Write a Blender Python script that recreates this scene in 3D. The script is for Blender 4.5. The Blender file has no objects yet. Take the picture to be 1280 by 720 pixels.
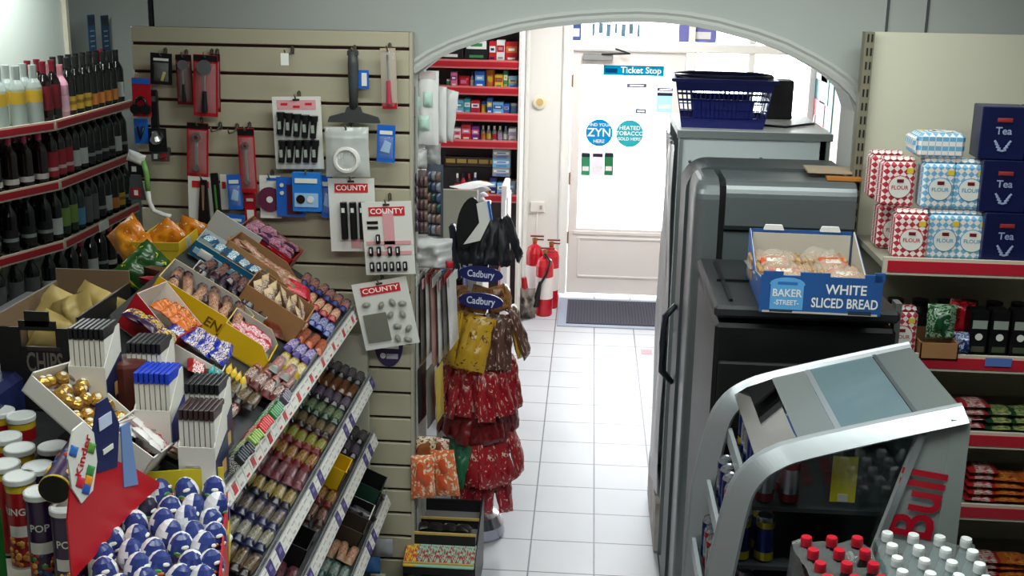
import bpy, math, random
from mathutils import Matrix, Vector, noise, Euler

RN = random.Random(11)
SC = bpy.context.scene
COL = SC.collection
PI = math.pi

# ------------------------------------------------------------------ camera model
YAW, PIT, ROL, CH, FPX, SHY = .0658, .2435, .0178, 2.638, 1426.9, -39.4
_cy, _sy, _cp, _sp = math.cos(YAW), math.sin(YAW), math.cos(PIT), math.sin(PIT)
FWD = Vector((-_sy * _cp, _cy * _cp, -_sp))
_r = Vector((_cy, _sy, 0)); _u = _r.cross(FWD)
RGT = math.cos(ROL) * _r + math.sin(ROL) * _u
UPV = -math.sin(ROL) * _r + math.cos(ROL) * _u
CAM = Vector((0, 0, CH))

def ray(x, y): return FWD + RGT * ((x - 640) / FPX) - UPV * ((y - 360 - SHY) / FPX)
def PY(x, y, Y): d = ray(x, y); return CAM + d * (Y / d.y)
def PX(x, y, X): d = ray(x, y); return CAM + d * (X / d.x)
def PZ(x, y, Z): d = ray(x, y); return CAM + d * ((Z - CH) / d.z)

cam_data = bpy.data.cameras.new('camera')
cam_data.sensor_width = 36; cam_data.lens = 36 * FPX / 1280; cam_data.shift_y = SHY / 1280
cam_data.clip_start = .05; cam_data.clip_end = 200
cam = bpy.data.objects.new('camera', cam_data); COL.objects.link(cam)
cam.matrix_world = Matrix(((RGT.x, UPV.x, -FWD.x, CAM.x), (RGT.y, UPV.y, -FWD.y, CAM.y), (RGT.z, UPV.z, -FWD.z, CAM.z), (0, 0, 0, 1)))
SC.camera = cam
SC.view_settings.view_transform = 'Standard'; SC.view_settings.look = 'None'
SC.view_settings.gamma = 1; SC.view_settings.use_curve_mapping = False

# ------------------------------------------------------------------ materials
def lin(c):
    out = []
    for v in c[:3]:
        v = v / 255
        out.append(v / 12.92 if v <= .04045 else ((v + .055) / 1.055) ** 2.4)
    return (*out, 1)
_M = {}
def M(name, col=(200, 200, 200), rough=.5, metal=0, coat=0, trans=0, alpha=1, emit=0, ior=1.45, mottle=None, bump=None, spec=None):
    """plain principled material; mottle=(colour, scale, amount) adds dirt-like variation, bump=(scale, strength)"""
    if name in _M: return _M[name]
    m = bpy.data.materials.new(name); m.use_nodes = True
    nt = m.node_tree; b = nt.nodes['Principled BSDF']
    b.inputs['Base Color'].default_value = lin(col); b.inputs['Roughness'].default_value = rough
    b.inputs['Metallic'].default_value = metal; b.inputs['Coat Weight'].default_value = coat
    b.inputs['Transmission Weight'].default_value = trans; b.inputs['Alpha'].default_value = alpha; b.inputs['IOR'].default_value = ior
    if spec is not None: b.inputs['Specular IOR Level'].default_value = spec
    if emit:
        b.inputs['Emission Color'].default_value = lin(col); b.inputs['Emission Strength'].default_value = emit
    if mottle or bump:
        tc = nt.nodes.new('ShaderNodeTexCoord')
    if mottle:
        n = nt.nodes.new('ShaderNodeTexNoise'); n.inputs['Scale'].default_value = mottle[1]; n.inputs['Detail'].default_value = 4
        nt.links.new(tc.outputs['Object'], n.inputs['Vector'])
        mr = nt.nodes.new('ShaderNodeMapRange'); mr.inputs[1].default_value = .35; mr.inputs[2].default_value = .7; mr.inputs[4].default_value = mottle[2]
        nt.links.new(n.outputs['Fac'], mr.inputs[0])
        mx = nt.nodes.new('ShaderNodeMix'); mx.data_type = 'RGBA'
        mx.inputs[6].default_value = lin(col); mx.inputs[7].default_value = lin(mottle[0])
        nt.links.new(mr.outputs[0], mx.inputs[0]); nt.links.new(mx.outputs[2], b.inputs['Base Color'])
    if bump:
        n2 = nt.nodes.new('ShaderNodeTexNoise'); n2.inputs['Scale'].default_value = bump[0]
        nt.links.new(tc.outputs['Object'], n2.inputs['Vector'])
        bp = nt.nodes.new('ShaderNodeBump'); bp.inputs['Strength'].default_value = bump[1]; bp.inputs['Distance'].default_value = .01
        nt.links.new(n2.outputs['Fac'], bp.inputs['Height']); nt.links.new(bp.outputs['Normal'], b.inputs['Normal'])
    _M[name] = m; return m

def WR(name, base, band, ink, rough=.28, axis=0, lo=.22, hi=.78, scale=9, stretch=(1, 3, 3), amt=.5):
    """printed wrapper: base colour, a band across the middle and ink blotches like lettering in the band"""
    if name in _M: return _M[name]
    m = bpy.data.materials.new(name); m.use_nodes = True
    nt = m.node_tree; L = nt.links; b = nt.nodes['Principled BSDF']
    b.inputs['Roughness'].default_value = rough
    tc = nt.nodes.new('ShaderNodeTexCoord'); sp = nt.nodes.new('ShaderNodeSeparateXYZ'); L.new(tc.outputs['Generated'], sp.inputs[0])
    g1 = nt.nodes.new('ShaderNodeMath'); g1.operation = 'GREATER_THAN'; g1.inputs[1].default_value = lo
    g2 = nt.nodes.new('ShaderNodeMath'); g2.operation = 'LESS_THAN'; g2.inputs[1].default_value = hi
    n0 = nt.nodes.new('ShaderNodeTexNoise'); n0.inputs['Scale'].default_value = 3; L.new(tc.outputs['Generated'], n0.inputs['Vector'])
    ad = nt.nodes.new('ShaderNodeMath'); ad.operation = 'MULTIPLY_ADD'; ad.inputs[1].default_value = .25; ad.inputs[2].default_value = -.125
    L.new(n0.outputs['Fac'], ad.inputs[0])
    a2 = nt.nodes.new('ShaderNodeMath'); L.new(sp.outputs[axis], a2.inputs[0]); L.new(ad.outputs[0], a2.inputs[1])
    L.new(a2.outputs[0], g1.inputs[0]); L.new(a2.outputs[0], g2.inputs[0])
    mu = nt.nodes.new('ShaderNodeMath'); mu.operation = 'MULTIPLY'; L.new(g1.outputs[0], mu.inputs[0]); L.new(g2.outputs[0], mu.inputs[1])
    mx = nt.nodes.new('ShaderNodeMix'); mx.data_type = 'RGBA'; mx.inputs[6].default_value = lin(base); mx.inputs[7].default_value = lin(band)
    L.new(mu.outputs[0], mx.inputs[0])
    mp = nt.nodes.new('ShaderNodeMapping'); mp.inputs['Scale'].default_value = stretch; L.new(tc.outputs['Generated'], mp.inputs[0])
    n = nt.nodes.new('ShaderNodeTexNoise'); n.inputs['Scale'].default_value = scale; n.inputs['Detail'].default_value = 1; L.new(mp.outputs[0], n.inputs['Vector'])
    gt = nt.nodes.new('ShaderNodeMath'); gt.operation = 'GREATER_THAN'; gt.inputs[1].default_value = 1 - amt; L.new(n.outputs['Fac'], gt.inputs[0])
    m3 = nt.nodes.new('ShaderNodeMath'); m3.operation = 'MULTIPLY'; L.new(gt.outputs[0], m3.inputs[0]); L.new(mu.outputs[0], m3.inputs[1])
    mx2 = nt.nodes.new('ShaderNodeMix'); mx2.data_type = 'RGBA'; mx2.inputs[7].default_value = lin(ink)
    L.new(mx.outputs[2], mx2.inputs[6]); L.new(m3.outputs[0], mx2.inputs[0]); L.new(mx2.outputs[2], b.inputs['Base Color'])
    _M[name] = m; return m

def sticker(name, col):
    """vinyl film on glass that lets daylight through"""
    if name in _M: return _M[name]
    m = bpy.data.materials.new(name); m.use_nodes = True; nt = m.node_tree; nt.nodes.clear()
    o = nt.nodes.new('ShaderNodeOutputMaterial'); mx = nt.nodes.new('ShaderNodeMixShader'); mx.inputs[0].default_value = .25
    d = nt.nodes.new('ShaderNodeBsdfDiffuse'); t = nt.nodes.new('ShaderNodeBsdfTranslucent')
    d.inputs[0].default_value = lin(col); t.inputs[0].default_value = lin(col)
    nt.links.new(d.outputs[0], mx.inputs[1]); nt.links.new(t.outputs[0], mx.inputs[2]); nt.links.new(mx.outputs[0], o.inputs[0])
    _M[name] = m; return m

def film(name, tint=(255, 255, 255), clear=.75, rough=.12):
    """thin clear plastic or glass: part see-through, part glossy"""
    if name in _M: return _M[name]
    m = bpy.data.materials.new(name); m.use_nodes = True; nt = m.node_tree; nt.nodes.clear()
    o = nt.nodes.new('ShaderNodeOutputMaterial'); mx = nt.nodes.new('ShaderNodeMixShader'); mx.inputs[0].default_value = 1 - clear
    t = nt.nodes.new('ShaderNodeBsdfTransparent'); t.inputs[0].default_value = lin(tint)
    p = nt.nodes.new('ShaderNodeBsdfPrincipled'); p.inputs['Base Color'].default_value = lin(tint); p.inputs['Roughness'].default_value = rough
    nt.links.new(t.outputs[0], mx.inputs[1]); nt.links.new(p.outputs[0], mx.inputs[2]); nt.links.new(mx.outputs[0], o.inputs[0])
    _M[name] = m; return m

def glass(name, tint=(255, 255, 255), refl=.12):
    """flat pane: clear with a mirror-like share"""
    if name in _M: return _M[name]
    m = bpy.data.materials.new(name); m.use_nodes = True; nt = m.node_tree; nt.nodes.clear()
    o = nt.nodes.new('ShaderNodeOutputMaterial'); mx = nt.nodes.new('ShaderNodeMixShader')
    f = nt.nodes.new('ShaderNodeFresnel'); f.inputs[0].default_value = 1.5
    mm = nt.nodes.new('ShaderNodeMath'); mm.operation = 'ADD'; mm.inputs[1].default_value = refl; mm.use_clamp = True
    t = nt.nodes.new('ShaderNodeBsdfTransparent'); t.inputs[0].default_value = lin(tint)
    g = nt.nodes.new('ShaderNodeBsdfGlossy'); g.inputs['Roughness'].default_value = .03
    nt.links.new(f.outputs[0], mm.inputs[0]); nt.links.new(mm.outputs[0], mx.inputs[0])
    nt.links.new(t.outputs[0], mx.inputs[1]); nt.links.new(g.outputs[0], mx.inputs[2]); nt.links.new(mx.outputs[0], o.inputs[0])
    _M[name] = m; return m

# ------------------------------------------------------------------ mesh builder
_TX = {}
def text_geo(s, size, width=1.0):
    k = (s, size, width)
    if k in _TX: return _TX[k]
    cu = bpy.data.curves.new('lettering', 'FONT'); cu.body = s; cu.size = size; cu.align_x = 'CENTER'; cu.align_y = 'CENTER'
    cu.resolution_u = 3; cu.offset = size * .018
    ob = bpy.data.objects.new('lettering', cu); me = ob.to_mesh()
    g = ([Vector((v.co.x * width, v.co.y, 0)) for v in me.vertices], [tuple(p.vertices) for p in me.polygons])
    ob.to_mesh_clear(); bpy.data.objects.remove(ob); bpy.data.curves.remove(cu)
    _TX[k] = g; return g

def T(x=0, y=0, z=0, rx=0, ry=0, rz=0, s=1):
    return Matrix.Translation((x, y, z)) @ Euler((rx, ry, rz)).to_matrix().to_4x4() @ Matrix.Scale(s, 4)
FRONT = Euler((PI / 2, 0, 0)).to_matrix().to_4x4()        # local XY plane -> faces -Y (towards the camera)

class MB:
    def __init__(s): s.v = []; s.f = []; s.m = []; s.sm = []; s.mats = []
    def mi(s, mat):
        if mat not in s.mats: s.mats.append(mat)
        return s.mats.index(mat)
    def add(s, vs, fs, mat, mx=None, smooth=False):
        o = len(s.v); i = s.mi(mat)
        s.v += [(mx @ Vector(p)) if mx else Vector(p) for p in vs]
        for f in fs: s.f.append(tuple(k + o for k in f)); s.m.append(i); s.sm.append(smooth)
        return s
    def box(s, c, d, mat, mx=None, bev=0):
        hx, hy, hz = d[0] / 2, d[1] / 2, d[2] / 2; b = min(bev, hx * .9, hy * .9, hz * .9)
        M0 = (mx or Matrix()) @ Matrix.Translation(c)
        if b <= 0:
            vs = [(x, y, z) for x in (-hx, hx) for y in (-hy, hy) for z in (-hz, hz)]
            return s.add(vs, [(0, 1, 3, 2), (4, 6, 7, 5), (0, 4, 5, 1), (2, 3, 7, 6), (0, 2, 6, 4), (1, 5, 7, 3)], mat, M0)
        vs = []; ix = {}
        for sx in (-1, 1):
            for sy in (-1, 1):
                for sz in (-1, 1):
                    for a in range(3):
                        p = [sx * (hx - b), sy * (hy - b), sz * (hz - b)]; p[a] = (sx * hx, sy * hy, sz * hz)[a]
                        ix[sx, sy, sz, a] = len(vs); vs.append(p)
        fs = []
        for a in range(3):
            u, w = [(1, 2), (2, 0), (0, 1)][a]
            for sg in (-1, 1):
                q = []
                for su, sw in ((-1, -1), (1, -1), (1, 1), (-1, 1)):
                    k = [0, 0, 0]; k[a] = sg; k[u] = su; k[w] = sw; q.append(ix[(*k, a)])
                fs.append(tuple(q) if sg > 0 else tuple(q[::-1]))
            for su in (-1, 1):
                for sw in (-1, 1):
                    q = []
                    for sg, ax in ((-1, u), (1, u), (1, w), (-1, w)):
                        k = [0, 0, 0]; k[a] = sg; k[u] = su; k[w] = sw; q.append(ix[(*k, ax)])
                    fs.append(tuple(q) if su * sw < 0 else tuple(q[::-1]))
        for sx in (-1, 1):
            for sy in (-1, 1):
                for sz in (-1, 1):
                    q = [ix[sx, sy, sz, a] for a in range(3)]
                    fs.append(tuple(q) if sx * sy * sz > 0 else tuple(q[::-1]))
        return s.add(vs, fs, mat, M0)
    def lathe(s, prof, mat, n=16, mx=None, smooth=True):
        """prof: list of (r, z); mat: one material or one for each segment"""
        vs = []
        for r, z in prof:
            for k in range(n): a = 2 * PI * k / n; vs.append((r * math.cos(a), r * math.sin(a), z))
        for j in range(len(prof) - 1):
            m = mat[j] if isinstance(mat, (list, tuple)) else mat
            fs = [(j * n + k, j * n + (k + 1) % n, (j + 1) * n + (k + 1) % n, (j + 1) * n + k) for k in range(n)]
            o = len(s.v)
            sub = vs[j * n:(j + 2) * n]
            s.add(sub, [tuple(i - j * n for i in f) for f in fs], m, mx, smooth)
        if prof[0][0] > 1e-5: s.add(vs[:n], [tuple(range(n))[::-1]], mat[0] if isinstance(mat, (list, tuple)) else mat, mx)
        if prof[-1][0] > 1e-5: s.add(vs[-n:], [tuple(range(n))], mat[-1] if isinstance(mat, (list, tuple)) else mat, mx)
        return s
    def cyl(s, p0, p1, r0, mat, r1=None, n=14, mx=None):
        p0, p1 = Vector(p0), Vector(p1); r1 = r0 if r1 is None else r1
        d = p1 - p0; q = d.to_track_quat('Z', 'Y').to_matrix().to_4x4()
        return s.lathe([(r0, 0), (r1, d.length)], mat, n, (mx or Matrix()) @ Matrix.Translation(p0) @ q)
    def tube(s, path, r, mat, n=8, mx=None, flat=1.0):
        path = [Vector(p) for p in path]; vs = []; N = len(path)
        for i, p in enumerate(path):
            t = (path[min(i + 1, N - 1)] - path[max(i - 1, 0)]).normalized()
            a = t.cross(Vector((0, 0, 1)));
            if a.length < 1e-3: a = t.cross(Vector((0, 1, 0)))
            a.normalize(); b = a.cross(t)
            rr = r[i] if isinstance(r, (list, tuple)) else r
            for k in range(n): an = 2 * PI * k / n; vs.append(p + a * rr * math.cos(an) + b * rr * flat * math.sin(an))
        fs = [(j * n + k, j * n + (k + 1) % n, (j + 1) * n + (k + 1) % n, (j + 1) * n + k) for j in range(N - 1) for k in range(n)]
        fs += [tuple(range(n))[::-1], tuple(range((N - 1) * n, N * n))]
        return s.add(vs, fs, mat, mx, True)
    def prism(s, poly, d, mat, mx=None, side=None):
        """2-D outline in local XY, thickness d along +Z"""
        n = len(poly); vs = [(x, y, 0) for x, y in poly] + [(x, y, d) for x, y in poly]
        s.add(vs, [tuple(range(n))[::-1], tuple(range(n, 2 * n))], mat, mx)
        return s.add(vs, [(k, (k + 1) % n, n + (k + 1) % n, n + k) for k in range(n)], side or mat, mx)
    def grid(s, fn, nu, nv, mat, mx=None, smooth=True):
        vs = [fn(i / nu, j / nv) for j in range(nv + 1) for i in range(nu + 1)]
        w = nu + 1
        fs = [(j * w + i, j * w + i + 1, (j + 1) * w + i + 1, (j + 1) * w + i) for j in range(nv) for i in range(nu)]
        return s.add(vs, fs, mat, mx, smooth)
    def pillow(s, w, h, t, mat, mx=None, seed=0, nu=8, nv=10, wr=.15, top=0, back=None):
        """filled bag in local XY, front towards +Z; top = share of flat header"""
        def prof(u, v):
            if top and v > 1 - top: v2 = 1.0
            else: v2 = v / (1 - top) if top else v
            a = max(0, 1 - abs(2 * u - 1) ** 2.6); b = max(0, 1 - abs(2 * v2 - 1) ** 3.2)
            return (a * b) ** .6
        def f(sg):
            def g(u, v):
                p = prof(u, v); k = 1 if sg > 0 else .6
                nz = noise.noise(Vector((u * 4 + seed * 3.1, v * 5 + sg, seed * 1.7))) * wr
                x = (u - .5) * w * (1 - .06 * math.sin(PI * v) * (1 if p > .1 else .4)) + nz * w * .06
                return (x, (v - .5) * h + nz * h * .03, sg * t * .5 * k * p * (1 + 1.4 * nz) + sg * .0006)
            return g
        s.grid(f(1), nu, nv, mat, mx)
        b = f(-1)
        s.grid(lambda u, v: b(1 - u, v), nu, nv, back or mat, mx)
        return s
    def text(s, body, size, mat, mx, width=1.0):
        v, f = text_geo(body, size, width); return s.add(v, f, mat, mx)
    def mesh(s, name):
        me = bpy.data.meshes.new(name); me.from_pydata(s.v, [], s.f)
        for m in s.mats: me.materials.append(m)
        me.polygons.foreach_set('material_index', s.m); me.polygons.foreach_set('use_smooth', s.sm)
        me.update(); return me
    def build(s, name, parent=None, mx=None):
        o = bpy.data.objects.new(name, s.mesh(name)); COL.objects.link(o)
        if parent: o.parent = parent
        if mx is not None: o.matrix_basis = mx
        return o

def tag(o, label, cat, group=None, kind=None):
    o['label'] = label; o['category'] = cat
    if group: o['group'] = group
    if kind: o['kind'] = kind
    return o
def thing(name, label, cat, mx=None, group=None):
    o = bpy.data.objects.new(name, None); COL.objects.link(o); o.empty_display_size = .05
    if mx is not None: o.matrix_basis = mx
    return tag(o, label, cat, group)
def struct(name, mb, mx=None):
    o = mb.build(name, None, mx); o['kind'] = 'structure'; return o
def dup(o, mx, label=None, group=None, parent=None):
    c = o.copy(); COL.objects.link(c)
    if parent: c.parent = parent
    else:
        c.matrix_basis = mx
        if label: c['label'] = label
        if group: c['group'] = group
    for ch in KIDS.get(o.name, []): dup(ch, None, parent=c)
    return c
KIDS = {}
def proto(o):
    """note a finished thing's parts so that dup() can copy them"""
    def walk(p):
        ks = [q for q in COL.objects if q.parent == p]; KIDS[p.name] = ks
        for k in ks: walk(k)
    walk(o); return o
class Placer:
    """first use moves the thing itself, later uses copy it"""
    def __init__(s, o): s.o = proto(o); s.used = False
    def __call__(s, mx, label, group=None):
        if not s.used:
            s.used = True; s.o.matrix_basis = mx; s.o['label'] = label
            if group: s.o['group'] = group
            return s.o
        c = dup(s.o, mx, label, group)
        if not group and 'group' in c: del c['group']
        return c
# ================================================================== THE SETTING
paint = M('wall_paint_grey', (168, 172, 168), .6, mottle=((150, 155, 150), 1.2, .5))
white = M('white_paint', (226, 224, 220), .45)
soffit = M('arch_white', (205, 205, 200), .5)
cream = M('cream_panel', (190, 187, 166), .45)

def floor_mat():
    m = bpy.data.materials.new('floor_tiles'); m.use_nodes = True; nt = m.node_tree; L = nt.links; b = nt.nodes['Principled BSDF']
    g = nt.nodes.new('ShaderNodeNewGeometry'); sp = nt.nodes.new('ShaderNodeSeparateXYZ'); L.new(g.outputs['Position'], sp.inputs[0])
    def edge(i, off):
        a = nt.nodes.new('ShaderNodeMath'); a.operation = 'SUBTRACT'; a.inputs[1].default_value = off; L.new(sp.outputs[i], a.inputs[0])
        d = nt.nodes.new('ShaderNodeMath'); d.operation = 'PINGPONG'; d.inputs[1].default_value = .15; L.new(a.outputs[0], d.inputs[0])
        return d.outputs[0]
    mn = nt.nodes.new('ShaderNodeMath'); mn.operation = 'MINIMUM'; L.new(edge(0, -.2115), mn.inputs[0]); L.new(edge(1, 8.2865), mn.inputs[1])
    lt = nt.nodes.new('ShaderNodeMath'); lt.operation = 'LESS_THAN'; lt.inputs[1].default_value = .0038; L.new(mn.outputs[0], lt.inputs[0])
    n = nt.nodes.new('ShaderNodeTexNoise'); n.inputs['Scale'].default_value = 2.5; n.inputs['Detail'].default_value = 5; L.new(g.outputs['Position'], n.inputs['Vector'])
    cr = nt.nodes.new('ShaderNodeMix'); cr.data_type = 'RGBA'; cr.inputs[6].default_value = lin((200, 202, 209)); cr.inputs[7].default_value = lin((180, 183, 191)); L.new(n.outputs['Fac'], cr.inputs[0])
    mx = nt.nodes.new('ShaderNodeMix'); mx.data_type = 'RGBA'; mx.inputs[7].default_value = lin((92, 92, 104)); L.new(cr.outputs[2], mx.inputs[6]); L.new(lt.outputs[0], mx.inputs[0])
    L.new(mx.outputs[2], b.inputs['Base Color']); b.inputs['Roughness'].default_value = .4
    bp = nt.nodes.new('ShaderNodeBump'); bp.invert = True; bp.inputs['Strength'].default_value = .3; bp.inputs['Distance'].default_value = .004; L.new(lt.outputs[0], bp.inputs['Height']); L.new(bp.outputs['Normal'], b.inputs['Normal'])
    return m
struct('floor', MB().box((-.6, 4.5, -.05), (7.2, 10.2, .1), floor_mat()))
struct('pavement', MB().box((0, 13.6, -.12), (14, 8, .1), M('paving_grey', (190, 188, 184), .8)))
ceil_m = M('ceiling_white', (196, 198, 194), .6)
struct('ceiling', MB().box((-.6, 1.9, 2.97), (7.2, 5.4, .1), M('ceiling_grey', (120, 120, 116), .7)).box((-.3, 7.05, 2.83), (6.8, 4.9, .1), ceil_m))  # unseen near-room half darkened to cut bounced light
# wall with the arch (its outline measured on the wall's near face)
YA0, YA1 = 4.47, 4.72
apx = [(512, 77), (535, 62), (560, 50), (600, 36), (640, 25), (680, 18), (720, 13.5), (760, 11), (800, 10), (830, 11.5), (860, 14.5), (900, 22), (950, 36), (985, 49), (1020, 67), (1042, 80), (1060, 93), (1074, 107), (1083, 122)]
arch = [PY(x, y, YA0) for x, y in apx]
arch = [(p.x, p.z) for p in arch]
XL, XR = -.72, arch[-1][0] + .005
inner = []
cx_, cz_ = (arch[0][0] + arch[-1][0]) / 2, 1.6
for x, z in arch:
    d = Vector((x - cx_, z - cz_)); k = 1 - .05 / d.length; inner.append((cx_ + d.x * k, cz_ + d.y * k))
inner[0] = (XL + .04, inner[0][1] - .02); inner[-1] = (XR - .045, inner[-1][1] - .03)
def wall_arch():
    mb = MB(); top = 3.0
    op = [(inner[0][0], 0)] + inner + [(inner[-1][0], 0)]
    for y, flip in ((YA0, 0), (YA1, 1)):
        L, R = -1.72, 2.25
        q = [(L, 0), (L, top)]; vs = [(L, y, 0), (op[0][0], y, 0), (inner[0][0], y, inner[0][1]), (L, y, inner[0][1])]
        mb.add(vs, [(0, 1, 2, 3)], paint); 
        mb.add([(R, y, 0), (op[-1][0], y, 0), (inner[-1][0], y, inner[-1][1]), (R, y, inner[-1][1])], [(0, 1, 2, 3)], paint)
        mb.add([(L, y, inner[0][1]), (inner[0][0], y, inner[0][1]), (inner[0][0], y, top), (L, y, top)], [(0, 1, 2, 3)], paint)
        mb.add([(R, y, inner[-1][1]), (inner[-1][0], y, inner[-1][1]), (inner[-1][0], y, top), (R, y, top)], [(0, 1, 2, 3)], paint)
        for a, b in zip(inner, inner[1:]):
            mb.add([(a[0], y, a[1]), (b[0], y, b[1]), (b[0], y, top), (a[0], y, top)], [(0, 1, 2, 3)], paint)
    for a, b in zip(op, op[1:]):
        mb.add([(a[0], YA0, a[1]), (b[0], YA0, b[1]), (b[0], YA1, b[1]), (a[0], YA1, a[1])], [(0, 1, 2, 3)], soffit, None, False)
    mb.add([(-1.72, YA0, 0), (-1.72, YA1, 0), (-1.72, YA1, top), (-1.72, YA0, top)], [(0, 1, 2, 3)], paint)
    return mb
struct('wall_arch', wall_arch())
def moulding():
    mb = MB(); prof = [(0, 0), (.0, -.022), (.012, -.03), (.022, -.022), (.034, -.034), (.05, -.03), (.052, 0)]   # (inward offset, towards the camera)
    N = len(arch); rows = []
    for i, (x, z) in enumerate(arch):
        ix, iz = inner[i]; d = Vector((ix - x, iz - z)).normalized()
        rows.append([(x + d.x * o, YA0 + y, z + d.y * o) for o, y in prof])
    vs = [p for r in rows for p in r]; w = len(prof)
    fs = [(i * w + j, i * w + j + 1, (i + 1) * w + j + 1, (i + 1) * w + j) for i in range(N - 1) for j in range(w - 1)]
    mb.add(vs, fs, M('moulding_grey', (176, 178, 174), .5), None, False)
    return mb
struct('trim_arch', moulding())
# seams on the wall above the right-hand shelving, and the pipe by the slatted panel
sm = M('seam_dark', (70, 72, 74), .6)
for px_ in (1111, 1161):
    a = PY(px_, 0, YA0)
    struct('trim_seam', MB().box((a.x, YA0 - .003, 2.6), (.009, .006, .62), sm))
a = PY(188, 20, 4.4)
struct('trim_pipe', MB().cyl((-1.742, 4.5, 2.3), (-1.742, 4.5, 2.92), .014, M('pipe_navy', (28, 30, 44), .5)))
# outer shell of the near room and the nook behind the slatted panel
dkw = M('wall_low_bounce', (84, 82, 78), .7)  # for the unseen right and rear walls, darkened to cut bounced light
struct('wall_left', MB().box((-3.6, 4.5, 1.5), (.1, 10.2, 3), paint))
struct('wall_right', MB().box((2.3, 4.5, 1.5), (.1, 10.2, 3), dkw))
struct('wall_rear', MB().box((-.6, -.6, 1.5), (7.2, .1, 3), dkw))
nook = M('nook_panel', (196, 204, 200), .5)
struct('wall_nook', MB().box((-2.66, 7.15, 1.5), (1.78, .1, 3), paint).box((-1.74, 6.0, 1.5), (.08, 2.4, 3), paint))
# ---- front room
YD = 9.34
struct('wall_front_left', MB().box((-1.17, YD + .06, 1.5), (1.9, .16, 3), white))
frame_w = M('frame_white', (232, 231, 228), .35)
def fr():
    mb = MB(); xa, xb = -.215, 2.2; tz = 2.05
    mb.box((-.19, YD, 1.05), (.07, .124, 2.06), frame_w, None, .008)           # left jamb
    mb.box((.79, YD, 1.05), (.08, .124, 2.06), frame_w, None, .008)            # right jamb
    mb.box((.785, YD, 2.08), (2.02, .136, .07), frame_w, None, .008)           # head, running on as transom bar
    mb.box((-.19, YD, 2.4), (.068, .11, .62), frame_w)
    mb.box((.785, YD, 2.74), (2.02, .12, .12), frame_w)
    for x in (.79, 1.27, 1.76): mb.box((x, YD, 2.4), (.05, .1, .56), frame_w)
    for x in (1.27, 1.76): mb.box((x, YD, 1.54), (.05, .1, 1.04), frame_w)
    mb.box((1.3, YD, 1.0), (1.0, .12, .07), frame_w)
    # arched corners of the fanlight panes
    for x0, x1 in ((-.155, .765), (.815, 1.245)):
        for s, xx in ((1, x0), (-1, x1)):
            pts = [(xx, 2.70), (xx, 2.115)] if False else [(xx, 2.69)]
            pts += [(xx + s * .22 * (1 - math.cos(t)), 2.69 - .42 * (1 - math.sin(t))) for t in [k * PI / 16 for k in range(9)]][::-1]
            if s < 0: pts = pts[::-1]
            mb.prism(pts, .05, frame_w, T(0, YD + .03, 0) @ FRONT)
    return mb
struct('trim_shopfront', fr())
struct('wall_front_low', MB().box((1.3, YD + .02, .48), (1.0, .14, .96), white))
pane = glass('shop_glass', (250, 253, 252), .02)
w1 = struct('window_1', MB().box((.3, YD + .01, 2.4), (.92, .008, .58), pane))
w2 = struct('window_2', MB().box((1.3, YD + .01, 2.4), (.94, .008, .58), pane).box((1.3, YD + .01, 1.54), (.94, .008, 1.0), pane))
def door():
    mb = MB(); dm = M('door_white', (228, 222, 220), .4)
    x0, x1, z0, z1 = -.152, .748, .02, 2.04; gx0, gx1, gz0, gz1 = -.078, .66, .58, 1.93
    for a, b, c, d in ((x0, gx0, z0, z1), (gx1, x1, z0, z1), (gx0, gx1, gz1, z1), (gx0, gx1, z0, gz0)):
        mb.box(((a + b) / 2, YD, (c + d) / 2), (b - a, .045, d - c), dm)
    mb.box((.29, YD - .026, .545), (.8, .014, .03), dm, None, .004)
    for z in (.17, .5): mb.box((.29, YD - .026, z), (.7, .01, .018), dm, None, .003)
    for x in (-.06, .64): mb.box((x, YD - .026, .335), (.018, .01, .33), dm, None, .003)
    return mb
dr = struct('door_1', door())
o = MB().box((.291, YD, 1.255), (.74, .008, 1.35), pane).build('door_glass', dr)
cl = M('closer_grey', (150, 150, 150), .4, .5)
o = MB().box((.05, YD - .06, 1.995), (.24, .06, .055), cl, None, .008).tube([(.08, YD - .09, 2.02), (.3, YD - .16, 2.035), (.16, YD - .04, 2.07)], .008, M('closer_arm', (60, 60, 62), .4, .6)).build('door_closer', dr)
for z in (.5, 1.0, 1.8): MB().cyl((-.155, YD - .03, z - .05), (-.155, YD - .03, z + .05), .012, M('brass', (150, 110, 70), .4, .6)).build('hinge', dr)
# stickers on the door glass
ys = YD - .008
def round_sticker(px_, py_, r, col, lines, label):
    p = PY(px_, py_, ys); mb = MB()
    mb.lathe([(r, 0), (r, .002)], sticker('st' + str(col), col), 32, T(p.x, ys, p.z) @ FRONT)
    for t, sz, dy in lines: mb.text(t, sz, sticker('st_white', (255, 255, 255)), T(p.x, ys - .0035, p.z + dy) @ FRONT)
    tag(mb.build('door_sticker'), label, 'sticker')
round_sticker(749, 166, .112, (22, 150, 205), [('FIND YOUR', .036, .065), ('ZYN', .095, .0), ('HERE', .04, -.07)], 'round blue ZYN sticker on the glass of the shop door')
round_sticker(787, 167, .112, (60, 178, 190), [('HEATED', .046, .045), ('TOBACCO', .046, 0), ('SOLD HERE', .036, -.045)], 'round teal heated tobacco sticker on the door glass')
p = PY(792, 88, ys)
mb = MB().box((p.x, ys, p.z), (.49, .002, .085), sticker('st_cyan', (0, 150, 190))).text('Ticket Stop', .07, sticker('st_white', (255, 255, 255)), T(p.x + .06, ys - .003, p.z) @ FRONT)
mb.box((p.x - .18, ys - .0025, p.z - .005), (.1, .002, .035), sticker('st_navy', (20, 70, 120)))
tag(mb.build('door_sticker'), 'long cyan Ticket Stop strip across the top of the door glass', 'sticker')
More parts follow.
